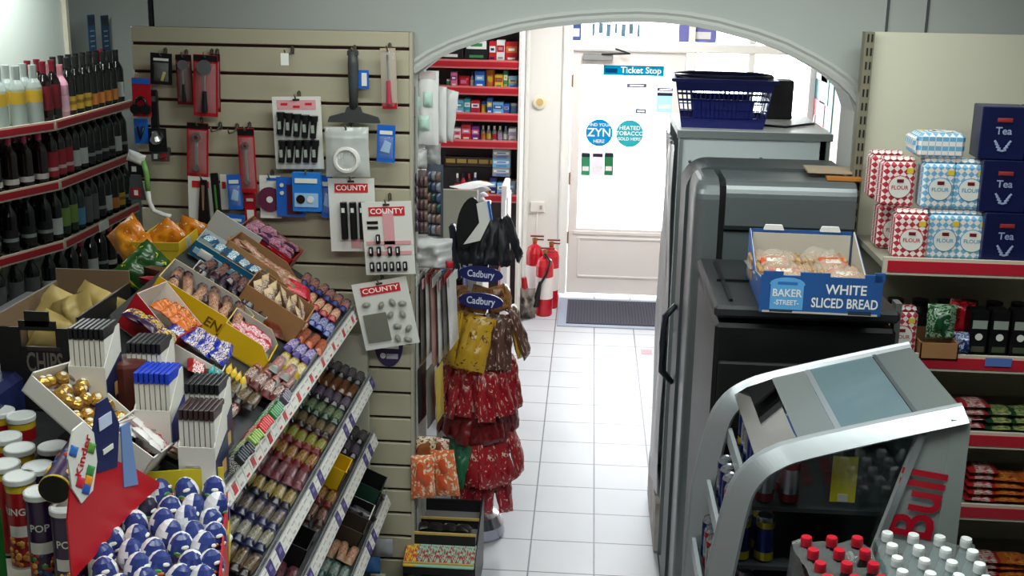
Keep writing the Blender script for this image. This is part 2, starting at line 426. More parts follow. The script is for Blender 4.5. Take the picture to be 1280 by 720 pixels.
for (x, y, w, h, c, lb) in ((732, 205, .075, .19, (70, 150, 110), 'small green notice low on the door glass, nearest the hinges'), (747, 205, .09, .19, (235, 225, 240), 'small white notice with dark heading on the door glass'), (761, 205, .075, .19, (60, 130, 90), 'small dark green notice on the door glass under the ZYN sticker'),
                            (796, 107, .16, .035, (120, 110, 150), 'thin purple strip sticker below the ticket strip'), (801, 139, .09, .04, (90, 100, 140), 'tiny dark blue sticker in the middle of the door glass'), (832, 112, .14, .03, (110, 105, 130), 'thin grey strip sticker by the door lock side'), (831, 128, .14, .17, (190, 235, 240), 'pale blue square notice near the lock side of the door')):
    p = PY(x, y, ys); s2 = sticker('st%d%d%d' % c, c)
    mb = MB().box((p.x, ys, p.z), (w, .002, h), s2)
    if h > .1:
        mb.box((p.x, ys - .0015, p.z + h * .38), (w * .9, .001, h * .14), sticker('st_dark', (60, 50, 70))); mb.box((p.x, ys - .0015, p.z - h * .2), (w * .7, .001, h * .2), sticker('st_white', (255, 255, 255)))
    else: mb.box((p.x, ys - .0015, p.z), (w * .7, .001, h * .4), sticker('st_white', (255, 255, 255)))
    tag(mb.build('door_sticker'), lb, 'sticker')
# writing across the fanlights
for (x, y, w, h, c, lb) in ((719, 38, .1, .16, (90, 110, 170), 'blue picture sticker at the corner of the fanlight above the door'), (770, 38, .42, .1, (110, 140, 160), 'row of pale lettering on the fanlight above the door'), (872, 42, .3, .14, (130, 130, 190), 'lilac sticker on the second fanlight pane')):
    p = PY(x, y, YD - .004); s2 = sticker('st%d%d%d' % c, c); mb = MB()
    if 'lettering' in lb: [mb.box((p.x + (k - 3) * .06, YD - .004, p.z + (k % 2) * .015), (.035 if k % 3 else .02, .002, h * (.8 if k % 2 else 1)), s2) for k in range(7)]
    else: mb.box((p.x, YD - .004, p.z), (w, .002, h), s2).box((p.x + w * .1, YD - .006, p.z - h * .1), (w * .5, .002, h * .4), sticker('st_white', (255, 255, 255)))
    tag(mb.build('window_sticker'), lb, 'sticker')
# alarm bell box / thermostat on the left pier and socket
p = PY(675, 127, YD - .02)
t = MB().lathe([(.055, 0), (.055, .03), (.03, .04), (0, .04)], M('dial_cream', (225, 215, 190), .4), 24, T(p.x, YD - .02, p.z) @ FRONT).lathe([(.03, .04), (.028, .046), (0, .046)], M('dial_gold', (200, 170, 110), .4), 20, T(p.x, YD - .02, p.z) @ FRONT)
tag(t.build('thermostat_dial'), 'round cream dial on the white pier left of the shop door', 'thermostat')
p = PY(672, 258, YD - .02)
t = MB().box((p.x, YD - .03, p.z), (.12, .03, .09), M('socket_white', (225, 220, 215), .4), None, .006).box((p.x + .03, YD - .048, p.z), (.02, .008, .03), M('socket_grey', (170, 165, 165), .4)).tube([(p.x, YD - .03, p.z - .04), (p.x - .01, YD - .025, p.z - .3), (p.x, YD - .025, p.z - .62)], .006, M('socket_white', (225, 220, 215)))
tag(t.build('wall_socket'), 'white plastic socket with a hanging cable on the pier above the extinguishers', 'socket')
for x in (656, 700):
    p = PY(x, 300, YD - .02); struct('trim_conduit', MB().cyl((p.x, YD - .04, .1), (p.x, YD - .04, 2.45), .018, white))
struct('baseboard_front', MB().box((-.42, YD - .03, .05), (.36, .03, .1), white))
# right return wall of the front room
struct('wall_front_right', MB().box((1.85, 7.05, 1.5), (.12, 4.6, 3), M('beige_paint', (228, 214, 190), .5)))
p = PX(1028, 125, 1.785)
mb = MB().box((1.785, p.y, p.z), (.01, .8, .56), M('poster_teal', (20, 110, 120), .4))
for k, (dy, dz, sy, sz, c) in enumerate(((.08, -.12, .28, .22, (190, 40, 60)), (-.1, .1, .2, .25, (30, 150, 130)), (.05, .2, .3, .08, (240, 240, 245)), (-.05, -.25, .36, .07, (235, 225, 230)))):
    mb.box((1.778, p.y + dy * .85, p.z + dz * .9), (.006, sy * 1.5, sz * .9), M('poster_c%d' % k, c, .4))
tag(mb.build('wall_poster'), 'teal and red poster on the beige wall by the shop window', 'poster')

# ------------------------------------------------------------------ light
w = bpy.data.worlds.new('world'); SC.world = w; w.use_nodes = True
bg = w.node_tree.nodes['Background']; bg.inputs[0].default_value = (.93, .96, 1, 1); bg.inputs[1].default_value = 13
def area(name, loc, sx, sy, power, col=(1, 1, 1), rot=(0, 0, 0), portal=False):
    l = bpy.data.lights.new(name, 'AREA'); l.shape = 'RECTANGLE'; l.size = sx; l.size_y = sy; l.energy = power; l.color = col
    if portal: l.cycles.is_portal = True
    o = bpy.data.objects.new(name, l); COL.objects.link(o); o.location = loc; o.rotation_euler = rot; return o
area('daylight_portal', (.3, YD + .2, 1.3), 1.1, 2.6, 1, rot=(-PI / 2, 0, 0), portal=True)
area('daylight_portal', (1.5, YD + .2, 1.9), 1.5, 1.9, 1, rot=(-PI / 2, 0, 0), portal=True)
area('fluorescent_or_fill', (.65, 2.45, 2.9), .3, 1.7, 31, (.93, 1, .94), (0, 0, PI / 2))
area('fluorescent_or_fill', (.1, 3.72, 2.9), .2, 2.4, 26, (.93, 1, .95), (0, 0, PI / 2))
area('fluorescent_or_fill', (-.9, 2.0, 2.9), .25, 1.3, 18, (.95, 1, .95), (0, 0, PI / 2))  # fill light added for the left side, not a known fitting
area('fluorescent_or_fill', (.2, 7.7, 2.75), .2, 1.5, 64, (1, .98, .96), (0, 0, 0))
area('fluorescent_or_fill', (-2.68, 5.3, 2.76), .2, 1.3, 21, (.92, 1, .96), (0, 0, 0))
sun = bpy.data.lights.new('sun', 'SUN'); sun.energy = 5; sun.angle = .01; so = bpy.data.objects.new('sun', sun); COL.objects.link(so)
so.rotation_euler = (Vector((-.35, -.75, -1.5)).to_track_quat('-Z', 'Y')).to_euler()
SC.view_settings.exposure = 0
# ================================================================== SLATTED PANEL AND WHAT HANGS ON IT
YS = 4.41
slat_m = M('slat_cream', (176, 169, 146), .45, mottle=((164, 157, 134), 3, .4)); groove_m = M('slat_groove_maroon', (66, 14, 22), .4)
XS0, XS1, ZS1 = -1.795, -.70, 2.41
z61 = PY(504, 61.5, YS).z
zlow = PY(500, 699, YS).z
pit = (z61 - zlow) / 20.0
def slatwall():
    mb = MB(); zs = [z61 - k * pit for k in range(0, 27)]
    mb.box(((XS0 + XS1) / 2, YS + .035, ZS1 / 2), (XS1 - XS0, .03, ZS1), groove_m)
    top = ZS1
    for z in zs + [0.0]:
        lo = max(z + .006, 0)
        if top - lo > .01: mb.box(((XS0 + XS1) / 2, YS + .01, (top + lo) / 2), (XS1 - XS0, .02, top - lo), slat_m, None, .003)
        top = z - .006
        if z <= 0: break
    return mb
t = thing('slatwall_panel', 'cream slatted display panel with dark red grooves covering the wall left of the arch', 'display panel')
slatwall().build('slat_board', t)
MB().box((XS1 + .006, YS + .03, ZS1 / 2), (.012, .06, ZS1), M('slat_edge', (172, 166, 148), .4)).build('end_trim', t)
chrome = M('chrome', (190, 190, 190), .25, 1); hookm = M('hook_steel', (120, 112, 100), .35, .8)
def hook_geo(mb, L=.11, mx=None):
    mb.tube([(0, 0, .03), (0, -.006, .012), (0, -L * .5, 0), (0, -L, .004), (0, -L - .012, .022)], .0032, hookm, 6, mx)
    mb.box((0, -.002, .014), (.014, .004, .026), hookm, mx)
    return mb
_hk = hook_geo(MB()).build('display_hook'); hook = Placer(tag(_hk, '', 'hook'))
def at_slat(x, y, off=0): return PY(x, y, YS - off)
for i, (x, y, lb) in enumerate(((366, 64, 'empty steel display hook with a white tag high on the slatted panel'), (276, 158, 'empty steel hook above the blue packs, left of the pair'), (297, 160, 'steel hook holding the long red spanner pack'), (212, 190, 'bare steel hook near the left edge of the slatted panel'))):
    p = at_slat(x, y); h = hook(T(p.x, YS - .002, p.z - .01), lb)
    if i == 0:
        MB().box((0, -.12, -.012), (.03, .002, .045), M('tag_white', (235, 235, 230))).build('price_tag', h)
for x, y in ((366, 118), (437, 60), (436, 157), (440, 226), (487, 60), (483, 157), (489, 350), (484, 256), (258, 66), (243, 155), (200, 66)): pass

def quad(x0, y0, x1, y1, off):
    a, b = at_slat(x0, y0, off), at_slat(x1, y1, off); return (a.x + b.x) / 2, (a.z + b.z) / 2, abs(b.x - a.x), abs(a.z - b.z)
W_ = M('card_white', (222, 222, 216), .45); PK = M('card_pink', (222, 160, 165), .45); RD = M('pack_red', (170, 22, 36), .35); DR = M('pack_dark_red', (110, 18, 26), .35)
BK = M('plastic_black', (18, 18, 20), .35); BL = M('pack_blue', (30, 96, 190), .35); SV = M('steel', (190, 192, 194), .28, .9); GY = M('plastic_grey', (70, 74, 76), .45)
blister = film('blister_clear', (245, 248, 248), .88, .08)
CRD = M('county_red', (205, 40, 48), .4); CW = M('county_white', (250, 245, 240), .4)
def hangthing(name, label, cat, x0, y0, x1, y1, off, tilt=0, group=None):
    cx, cz, w, h = quad(x0, y0, x1, y1, off)
    t = thing(name, label, cat, T(cx, YS - off, cz, 0, tilt, 0), group)
    return t, w, h
def euro(mb, w, h, mat): mb.box((0, -.003, h / 2 - .012), (.026, .003, .008), M('hole_dark', (60, 50, 45)))
def peg(t, h, L): hook_geo(MB(), L, T(0, L - .012, h / 2 - .012)).build('peg', t)

# --- spanner and screwdriver packs on red card
def tool_pack(label, box, tool, off, tilt=0, red=RD, head=True):
    t, w, h = hangthing('tool_pack', label, 'tool pack', *box, off, tilt)
    mb = MB().box((0, 0, 0), (w, .003, h), red)
    mb.box((0, -.002, h * .44), (w * .98, .002, h * .1), BK if head else red)
    mb.build('backing_card', t)
    tb = MB()
    if tool == 'spanner':
        tb.box((0, -.012, -h * .05), (w * .16, .008, h * .55), SV, None, .003).lathe([(w * .24, -.006), (w * .24, .006)], SV, 6, T(0, -.012, h * .24) @ FRONT).lathe([(w * .1, .006), (w * .1, .009)], DR, 6, T(0, -.012, h * .24) @ FRONT)
        tb.lathe([(w * .16, -.005), (w * .16, .005)], SV, 12, T(0, -.012, -h * .33) @ FRONT)
    elif tool == 'driver':
        tb.cyl((0, -.014, -h * .08), (0, -.014, h * .22), .004, SV).cyl((0, -.014, -h * .42), (0, -.014, -h * .08), w * .13, BK, w * .1, 12)
        tb.lathe([(w * .3, -.004), (w * .3, .005)], SV, 14, T(0, -.014, h * .3) @ FRONT)
    tb.build('tool', t)
    MB().pillow(w * .86, h * .8, .03, blister, T(0, -.002, -h * .04) @ FRONT, 3, 6, 8, .05).build('blister', t)
    peg(t, h, off); return t
tool_pack('dark red tool pack hanging beside the silver ring spanner pack, top left of the panel', (219, 68, 242, 131), 'driver', .05, red=DR)
tool_pack('red pack with a bright silver adjustable spanner, highest on the panel', (240, 68, 274, 146), 'driver', .09, .04)
tool_pack('red pack half hidden behind the silver adjustable spanner pack', (262, 67, 277, 140), 'driver', .04, .03, DR)
tool_pack('red spanner pack with black header, left of the empty hooks', (232, 153, 262, 221), 'spanner', .06, .05)
tool_pack('tall narrow red spanner pack with black header, right of the empty hooks', (297, 160, 321, 241), 'spanner', .07, -.02)
t, w, h = hangthing('tag_pack', 'small red and white hang tag below the tall red spanner pack', 'tag', 305, 238, 321, 284, .04, -.03)
MB().box((0, 0, 0), (w, .003, h), RD).box((0, -.003, -h * .2), (w * .6, .002, h * .35), W_).box((0, -.003, h * .25), (w * .6, .002, h * .08), W_).build('card', t)
t, w, h = hangthing('black_card_pack', 'black card pack with yellow mark at the top left of the slatted panel', 'pack', 187, 66, 216, 106, .06, .05)
MB().box((0, 0, 0), (w, .003, h), BK).box((w * .2, -.004, -h * .2), (w * .12, .003, h * .3), M('pack_yellow', (200, 180, 30)), T(0, 0, 0, 0, .3, 0)).box((0, -.003, h * .3), (w * .7, .002, h * .08), W_).build('card', t)
MB().pillow(w * .7, h * .6, .03, blister, T(0, -.002, -h * .1) @ FRONT, 4, 6, 6, .05).build('blister', t); peg(t, h, .06)
# --- left column
t, w, h = hangthing('headphone_pack', 'red and blue headphone pack hanging at the left edge of the panel', 'headphone pack', 164, 97, 190, 146, .1, .02)
MB().box((0, 0, 0), (w, .004, h), RD).box((0, -.003, h * .42), (w * .95, .002, h * .14), BL).build('card', t)
MB().tube([(w * .3 * math.cos(a), -.012, -h * .2 + h * .2 * math.sin(a)) for a in [k * PI / 8 for k in range(-2, 11)]], .006, BK).lathe([(.02, 0), (.02, .015)], BK, 12, T(-w * .28, -.006, -h * .3) @ FRONT).lathe([(.02, 0), (.02, .015)], BK, 12, T(w * .28, -.006, -h * .3) @ FRONT).build('headphones', t)
t, w, h = hangthing('earphone_pack', 'blue pack with black earphones under the red headphone pack', 'earphone pack', 167, 148, 186, 180, .08)
MB().box((0, 0, 0), (w, .004, h), BL).tube([(-w * .25, -.008, h * .2), (0, -.01, -h * .3), (w * .25, -.008, h * .2)], .006, BK).build('card', t)
t, w, h = hangthing('black_strap_pack', 'narrow black pack hanging between the headphone pack and the bulb pack', 'pack', 186, 112, 200, 168, .06)
MB().box((0, 0, 0), (w, .012, h), BK, None, .004).box((0, -.008, h * .3), (w * .6, .002, h * .12), GY).build('case', t)
t, w, h = hangthing('bulb_pack', 'black pack with a silver light bulb, left side of the slatted panel', 'bulb pack', 185, 160, 209, 190, .08)
MB().box((0, 0, 0), (w, .004, h), BK).build('card', t)
MB().lathe([(0, 0), (.018, .004), (.024, .018), (.014, .034), (.01, .05)], SV, 14, T(0, -.012, -.012) @ T(0, 0, 0, .3, 0, 0)).build('bulb', t)
t, w, h = hangthing('keyring_pack', 'small dark pack with red label under the bulb pack', 'pack', 189, 189, 212, 202, .05)
MB().box((0, 0, 0), (w, .006, h), GY).box((w * .2, -.004, 0), (w * .35, .002, h * .6), RD).box((-w * .25, -.004, 0), (w * .2, .002, h * .5), W_).build('card', t)
# dish brush, trowel-shaped scraper
t, w, h = hangthing('dish_brush', 'white dish brush with green and white bent handle hanging at the panel edge', 'brush', 158, 190, 216, 274, .1)
MB().pillow(.07, .045, .03, M('brush_white', (214, 214, 210), .4), T(-w * .28, 0, h * .42, 0, .35, 0) @ FRONT, 5).build('head', t)
MB().tube([(-w * .12, 0, h * .38), (-w * .06, 0, h * .2), (-w * .05, 0, -.02)], .011, M('brush_green', (120, 170, 90), .4)).tube([(-w * .05, 0, -.02), (-w * .03, 0, -h * .25), (w * .06, 0, -h * .38), (w * .3, 0, -h * .44), (w * .46, 0, -h * .46)], .01, M('brush_white', (214, 214, 210)), 8).build('handle', t)
t, w, h = hangthing('scraper', 'grey trapezoid paint scraper with red label at the panel edge', 'scraper', 159, 218, 183, 250, .09)
MB().prism([(-w * .28, h / 2), (w * .28, h / 2), (w * .5, -h / 2), (-w * .5, -h / 2)], .006, M('scraper_grey', (92, 98, 100), .35, .5), FRONT).box((0, -.009, -h * .2), (w * .5, .002, h * .35), RD).box((0, -.0105, -h * .2), (w * .22, .002, h * .2), W_).build('blade', t)
t, w, h = hangthing('clip_pack', 'dark clip pack with white tags behind the dish brush', 'pack', 160, 200, 180, 222, .05)
MB().box((0, 0, 0), (w, .008, h), BK).box((-w * .1, -.006, 0), (w * .3, .002, h * .3), W_).build('card', t)
# scissors packs
t, w, h = hangthing('scissors_pack', 'white card with red heading and black scissors above the sweet display', 'scissors pack', 234, 220, 272, 290, .06, .03)
MB().box((0, 0, 0), (w, .003, h), W_).box((-w * .05, -.003, h * .36), (w * .6, .002, h * .12), CRD).build('card', t)
MB().prism([(-.012, .12), (.012, .12), (.022, -.02), (.03, -.12), (.012, -.13), (0, -.03), (-.012, -.13), (-.03, -.12), (-.022, -.02)], .012, BK, T(.01, -.004, -.02) @ FRONT).prism([(-.006, .1), (.006, .1), (.003, .0), (-.003, .0)], .004, SV, T(.01, -.018, -.02) @ FRONT).build('scissors', t); peg(t, h, .06)
t, w, h = hangthing('secateurs_pack', 'tall black secateurs pack overlapping the white scissors card', 'secateurs pack', 262, 216, 280, 290, .09, -.05)
MB().box((0, 0, 0), (w * .7, .008, h), BK, None, .004).box((0, -.006, h * .1), (w * .15, .004, h * .4), M('pack_green', (70, 120, 60))).build('card', t)
t, w, h = hangthing('wipe_pack', 'white card with red panel behind the black secateurs pack', 'pack', 275, 218, 286, 262, .04)
MB().box((0, 0, 0), (w, .004, h), W_).box((0, -.003, h * .2), (w * .5, .002, h * .2), CRD).build('card', t)
def blue_pack(label, box, off, tilt=0, seed=0):
    t, w, h = hangthing('blue_pack', label, 'blue pack', *box, off, tilt)
    MB().box((0, 0, 0), (w, .006, h), BL).box((0, -.004, h * .3), (w * .7, .002, h * .1), W_).prism([(-w * .3, -h * .2), (-w * .05, h * .1), (w * .3, h * .02), (w * .2, -h * .25)], .003, M('pack_pale_blue', (150, 190, 225)), T(0, -.004, 0) @ FRONT).build('card', t)
    MB().pillow(w * .8, h * .6, .03, blister, T(0, -.003, -h * .1) @ FRONT, seed, 6, 6, .05).build('blister', t); return t
blue_pack('blue pack left of the tall red spanner pack', (284, 218, 303, 262), .07, -.05)
blue_pack('blue bag low on the panel just above the sweet cartons', (282, 268, 306, 300), .08, .06, 2)
t, w, h = hangthing('disc_pack', 'white card pack with a dark purple disc on the slatted panel', 'disc pack', 324, 219, 352, 273, .05)
MB().box((0, 0, 0), (w, .003, h), W_).box((w * .1, -.003, h * .42), (w * .5, .002, h * .06), BL).build('card', t)
MB().lathe([(.012, 0), (.048, .002), (.05, .008)], M('disc_purple', (96, 40, 66), .25), 28, T(0, -.003, -h * .05) @ FRONT).lathe([(.013, 0), (.013, .01)], W_, 16, T(0, -.003, -h * .05) @ FRONT).build('disc', t); peg(t, h, .05)
t, w, h = hangthing('glue_pack', 'blue and maroon card pack right of the purple disc', 'pack', 345, 221, 382, 271, .07)
MB().box((0, 0, 0), (w, .005, h), BL).box((w * .12, -.004, -h * .06), (w * .5, .003, h * .75), M('pack_maroon', (92, 30, 52), .4)).lathe([(.008, 0), (.008, .004)], W_, 10, T(-w * .3, -.003, h * .1) @ FRONT).lathe([(.008, 0), (.008, .004)], W_, 10, T(-w * .3, -.003, h * .3) @ FRONT).build('card', t)
t, w, h = hangthing('plug_pack', 'bright blue boxed pack with a white picture under the torch card', 'pack', 366, 215, 402, 264, .09)
MB().box((0, 0, 0), (w, .03, h), M('pack_bright_blue', (34, 118, 205), .35)).box((0, -.017, h * .3), (w * .8, .002, h * .12), W_).box((0, -.017, -h * .2), (w * .85, .002, h * .36), M('pack_pale_blue', (150, 190, 225))).lathe([(w * .16, 0), (w * .16, .004)], BK, 14, T(-w * .2, -.017, -h * .18) @ FRONT).lathe([(w * .12, 0), (w * .12, .004)], W_, 14, T(w * .15, -.017, -h * .18) @ FRONT).build('box', t); peg(t, h, .09)
blue_pack('edge of a blue pack tucked behind the white County pen card', (401, 219, 416, 272), .04, 0, 3)
blue_pack('small blue pack dangling right of the clear sink strainer bag', (471, 156, 494, 203), .06, .03, 5)
# torch card
t, w, h = hangthing('torch_card', 'large white card holding two rows of black torches on the slatted panel', 'torch card', 341, 120, 404, 212, .06, -.03)
mb = MB().box((0, 0, 0), (w, .003, h), W_).box((0, -.002, h * .39), (w * .8, .002, h * .13), PK)
for k in range(3): mb.box((-w * .25 + k * w * .25, -.0035, h * .4 - .01 * (k % 2)), (w * .14, .002, h * .03), CRD)
euro(mb, w, h, W_); mb.build('card', t)
mb = MB()
for row in range(2):
    for k in range(5):
        x = -w * .34 + k * w * .17; z = (h * .12 - .004 * k) if row == 0 else -h * .27
        mb.cyl((x - .004, -.016, z - .036), (x + .004, -.016, z + .028), .0125, BK, .0125, 10).cyl((x + .004, -.016, z + .028), (x + .005, -.016, z + .05), .015, BK, .0165, 10)
        mb.box((x, -.029, z), (.012, .002, .03), M('torch_label', (150, 160, 150), .4))
mb.build('torches', t); peg(t, h, .06)
# squeegee
t, w, h = hangthing('squeegee', 'dark grey window squeegee hanging near the top of the slatted panel', 'squeegee', 408, 62, 475, 154, .05)
dg = M('squeegee_grey', (58, 62, 62), .5)
MB().tube([(0, 0, h * .48), (0, 0, h * .3), (0, 0, 0), (0, 0, -h * .3)], [.018, .021, .019, .017], dg, 10).box((0, 0, h * .46), (.042, .03, .03), dg, None, .008).build('handle', t)
MB().prism([(-w * .5, -h * .5), (w * .5, -h * .5), (w * .46, -h * .42), (w * .16, -h * .36), (.025, -h * .28), (-.025, -h * .28), (-w * .16, -h * .36), (-w * .46, -h * .42)], .022, dg, T(0, .011, 0) @ FRONT).build('blade', t)
MB().box((w * .16, .012, h * .1), (.05, .003, .07), BL).box((w * .2, .009, h * .1), (.02, .002, .05), W_).build('price_label', t); peg(t, h, .05)
# pink / clear tool pack
t, w, h = hangthing('screwdriver_pack', 'slim clear pack with a pink handled screwdriver, top right of the panel', 'screwdriver pack', 476, 60, 496, 137, .06, -.03)
MB().box((0, 0, 0), (w, .003, h), M('pack_beige', (180, 160, 140), .4)).box((0, -.003, -h * .44), (w * .95, .002, h * .1), RD).build('card', t)
MB().cyl((0, -.012, -h * .4), (0, -.012, -h * .02), .011, M('handle_pink', (180, 60, 80), .3), .009).cyl((0, -.012, -h * .02), (0, -.012, h * .4), .004, SV).build('screwdriver', t)
MB().pillow(w * .9, h * .9, .03, blister, T(0, -.003, 0) @ FRONT, 6, 6, 8, .05).build('blister', t); peg(t, h, .06)
# sink strainer
t, w, h = hangthing('strainer_pack', 'clear bag with a round white sink strainer under the squeegee', 'strainer pack', 406, 158, 462, 222, .09, -.02)
MB().box((0, -.002, h * .38), (w * .92, .003, h * .2), W_).box((0, -.004, h * .38), (w * .8, .002, h * .06), M('strip_grey', (170, 170, 165))).build('header_card', t)
mb = MB().lathe([(.046, 0), (.054, .004), (.05, .014), (.04, .016), (.036, .008), (0, .006)], W_, 32, T(0, -.014, -h * .14) @ FRONT)
for k in range(-3, 4): mb.box((k * .01, -.022, -h * .14), (.003, .003, 2 * math.sqrt(.036 ** 2 - (k * .01) ** 2)), M('strip_grey', (170, 170, 165)))
mb.build('strainer', t)
MB().pillow(w, h, .05, film('bag_clear', (232, 236, 234), .55, .12), FRONT, 8, 10, 10, .3).build('bag', t); peg(t, h, .09)
# County cards
def county(label, box, off, tilt, items):
    t, w, h = hangthing('county_card', label, 'hanging card', *box, off, tilt)
    mb = MB().box((0, 0, 0), (w, .003, h), W_).box((0, -.0028, h * .37), (w * .72, .002, h * .12), CRD)
    mb.text('COUNTY', h * .1, CW, T(0, -.0042, h * .37) @ FRONT, min(1.5, w * .66 / (h * .1 * 4.2)))
    euro(mb, w, h, W_); items(mb, t, w, h); mb.build('card', t); peg(t, h, off); return t
def lighters(mb, t, w, h):
    mb.box((w * .05, -.003, -h * .38), (w * .2, .002, h * .14), PK)
    for k in range(3):
        b = MB().cyl((0, 0, -h * .3), (0, 0, h * .2), .014, BK, None, 12).box((0, -.013, h * .1), (.012, .004, .018), W_)
        b.build('marker_pen', t, T(-w * .17 + k * w * .2, -.014, -.005))
county('white COUNTY card holding three black marker pens', (411, 222, 470, 315), .07, -.03, lighters)
def multi(mb, t, w, h):
    mb.box((w * .02, -.003, h * .12), (w * .22, .002, h * .5), PK)
    for k, z in enumerate((-.06, -.2)): mb.box((0, -.003, h * z), (w * .9, .002, h * .05), PK)
    mb.box((-w * .3, -.003, h * .22), (w * .22, .002, h * .04), BK).box((-w * .3, -.003, h * .15), (w * .22, .002, h * .04), BK)
    for r, n, z in ((0, 1, .0), (1, 4, -.17), (2, 6, -.38)):
        for k in range(n):
            x = (-w * .2 if n == 1 else -w * .36 + k * w * .8 / max(n, 5) + (w * .06 if k > 1 and n == 4 else 0))
            b = MB(); b.box((x, -.012, h * z), (w * .085, .014, h * .13), BK, None, .003).box((x, -.02, h * z + .004), (w * .03, .002, h * .06), W_).build('black_item', t)
county('white COUNTY card with rows of little black items and pink bands', (454, 251, 517, 344), .1, -.06, multi)
def spoons(mb, t, w, h):
    g = M('sucker_grey', (146, 148, 138), .3)
    for k, (x, z) in enumerate(((-.36, .18), (-.05, .14), (.2, .16), (.4, .12), (.1, -.02), (.36, -.04), (.2, -.2), (.42, -.26), (.15, -.38), (.36, -.42))):
        b = MB().lathe([(.015, 0), (.014, .004), (.006, .007), (.004, .012), (0, .012)], g, 14, FRONT @ T(0, 0, 0, 0, 0, k) @ Matrix.Diagonal((1.2, .8, 1, 1))); b.build('suction_hook', t, T(x * w * .85, -.006, z * h))
    mb.box((-w * .2, -.004, -h * .18), (w * .42, .006, h * .42), M('sheet_grey', (120, 118, 108), .4))
county('tilted white COUNTY card with grey suction hooks, lowest on the panel', (447, 349, 517, 435), .09, -.2, spoons)
t, w, h = hangthing('round_label', 'half round dark purple label with white print low on the slatted panel', 'label', 468, 430, 504, 459, .004)
mb = MB().prism([(w / 2 * math.cos(a), h * .5 - h * math.sin(a)) for a in [k * PI / 14 for k in range(15)]], .002, M('label_purple', (52, 34, 76), .4), FRONT)
mb.box((0, -.003, h * .4), (w * .7, .002, h * .14), W_).box((w * .12, -.003, -h * .02), (w * .4, .002, h * .22), M('label_lilac', (170, 165, 180))).lathe([(w * .1, 0), (w * .1, .001)], W_, 16, T(-w * .2, -.003, 0) @ FRONT); mb.build('disc', t)
# ================================================================== SWEET STAND (runs away from the camera, faces the aisle)
SLP = .67; AL = math.atan(SLP); CA, SA = math.cos(AL), math.sin(AL)
RX, RZ = -.92, 1.31
def INC(Y, t, lift=0, rz=0, rx=RX, rzz=RZ, al=AL):
    """matrix on a sloping shelf: x runs away from the camera, y up the slope, z off the shelf"""
    c, s = math.cos(al), math.sin(al)
    B = Matrix(((0, -c, s, rx - c * t + s * lift), (1, 0, 0, Y), (0, s, c, rzz + s * t + c * lift), (0, 0, 0, 1)))
    return B @ Matrix.Rotation(rz, 4, 'Z')
def PI_(x, y):
    d = ray(x, y); k = (RZ + SLP * RX - CH) / (d.z + SLP * d.x); p = CAM + d * k
    return p.y, (RX - p.x) / CA
shelf_d = M('shelf_charcoal', (52, 54, 56), .5); shelf_l = M('shelf_cream', (188, 184, 168), .5)
tk_w = M('ticket_white', (224, 222, 216), .4); tk_p = M('ticket_purple', (58, 46, 112), .4); tk_r = M('ticket_red', (196, 46, 56), .4); tk_g = M('ticket_grey', (176, 176, 176), .4)
clearp = film('clear_lip', (225, 228, 230), .8, .15)
stand = thing('confectionery_stand', 'long stepped sweet stand with four white ticket rails running towards the slatted panel', 'display stand', T(0, 0, 0))
rails = [(-.92, 1.31, 2.66, 4.36), (-.86, 1.017, 2.62, 4.38), (-.85, .767, 2.62, 4.38), (-.80, .493, 2.62, 4.38)]
mb = MB().box((-1.43, 3.5, .6), (.04, 1.74, 1.2), shelf_l)
mb.box((-1.15, 4.375, .6), (.56, .03, 1.2), shelf_l).box((-1.17, 2.62, .5), (.5, .03, 1.0), shelf_l).box((-1.2, 3.5, .06), (.78, 1.78, .12), shelf_l)
mb.build('carcass', stand)
for k, (x, z, y0, y1) in enumerate(rails):
    al = AL if k == 0 else .42
    L = y1 - y0; ym = (y0 + y1) / 2; dpt = .62 if k == 0 else .42
    if k: MB().box((0, dpt / 2, -.012), (L, dpt, .02), shelf_d, INC(ym, 0, 0, 0, x, z, al)).build('shelf_deck', stand)
    else: MB().prism([(-L / 2, 0), (L / 2, 0), (L / 2, .64), (-.35, .58), (-.55, .44), (-L / 2, .36)], .02, shelf_d, INC(ym, 0, -.022)).build('shelf_deck', stand)
    # rail: board tilted back a little, tickets on its face
    mb = MB(); A = INC(ym, -.004, -.014, 0, x, z, .95)
    R = T(x + .006, ym, z - .018, 0, -.35, 0)
    mb.box((0, 0, 0), (.004, L, .05), tk_g, R)
    n = int(L / (.055 if k == 0 else .05))
    for i in range(n):
        yy = -L / 2 + (i + .5) * L / n
        if k == 0: m_, ink = tk_w, tk_r
        else: m_, ink = (tk_p if (i * 7 + k * 3) % 5 < 2 and i % 2 == 0 else tk_w), tk_g
        mb.box((.003, yy, 0), (.003, L / n * .94, .043), m_, R)
        if m_ is tk_w:
            if k == 0 and i % 3 == 1: mb.box((.0048, yy, .0), (.002, L / n * .5, .03), tk_r, R)
            mb.box((.0048, yy + .004, .012), (.002, L / n * .6, .005), tk_g, R).box((.0048, yy - .006, -.012), (.002, L / n * .4, .006), ink if i % 2 else tk_g, R)
        else: mb.box((.0048, yy, .004), (.002, L / n * .5, .012), M('ticket_lilac', (120, 110, 170), .4), R)
    mb.build('ticket_rail', stand)
    MB().box((0, .006, .016), (L, .003, .036), clearp, INC(ym, 0, 0, 0, x, z, al * .5)).build('clear_lip', stand)
a = Vector((-.90, 2.58, 1.22))
MB().box((a.x - .02, a.y + .01, a.z / 2), (.04, .05, a.z), shelf_l, None, .003).box((a.x - .015, a.y, a.z), (.075, .08, .02), M('cap_white', (214, 212, 200), .5), None, .006).build('end_post', stand)
MB().box((a.x - .075, a.y + .01, .55), (.03, .04, 1.1), shelf_l, None, .003).build('end_post', stand)

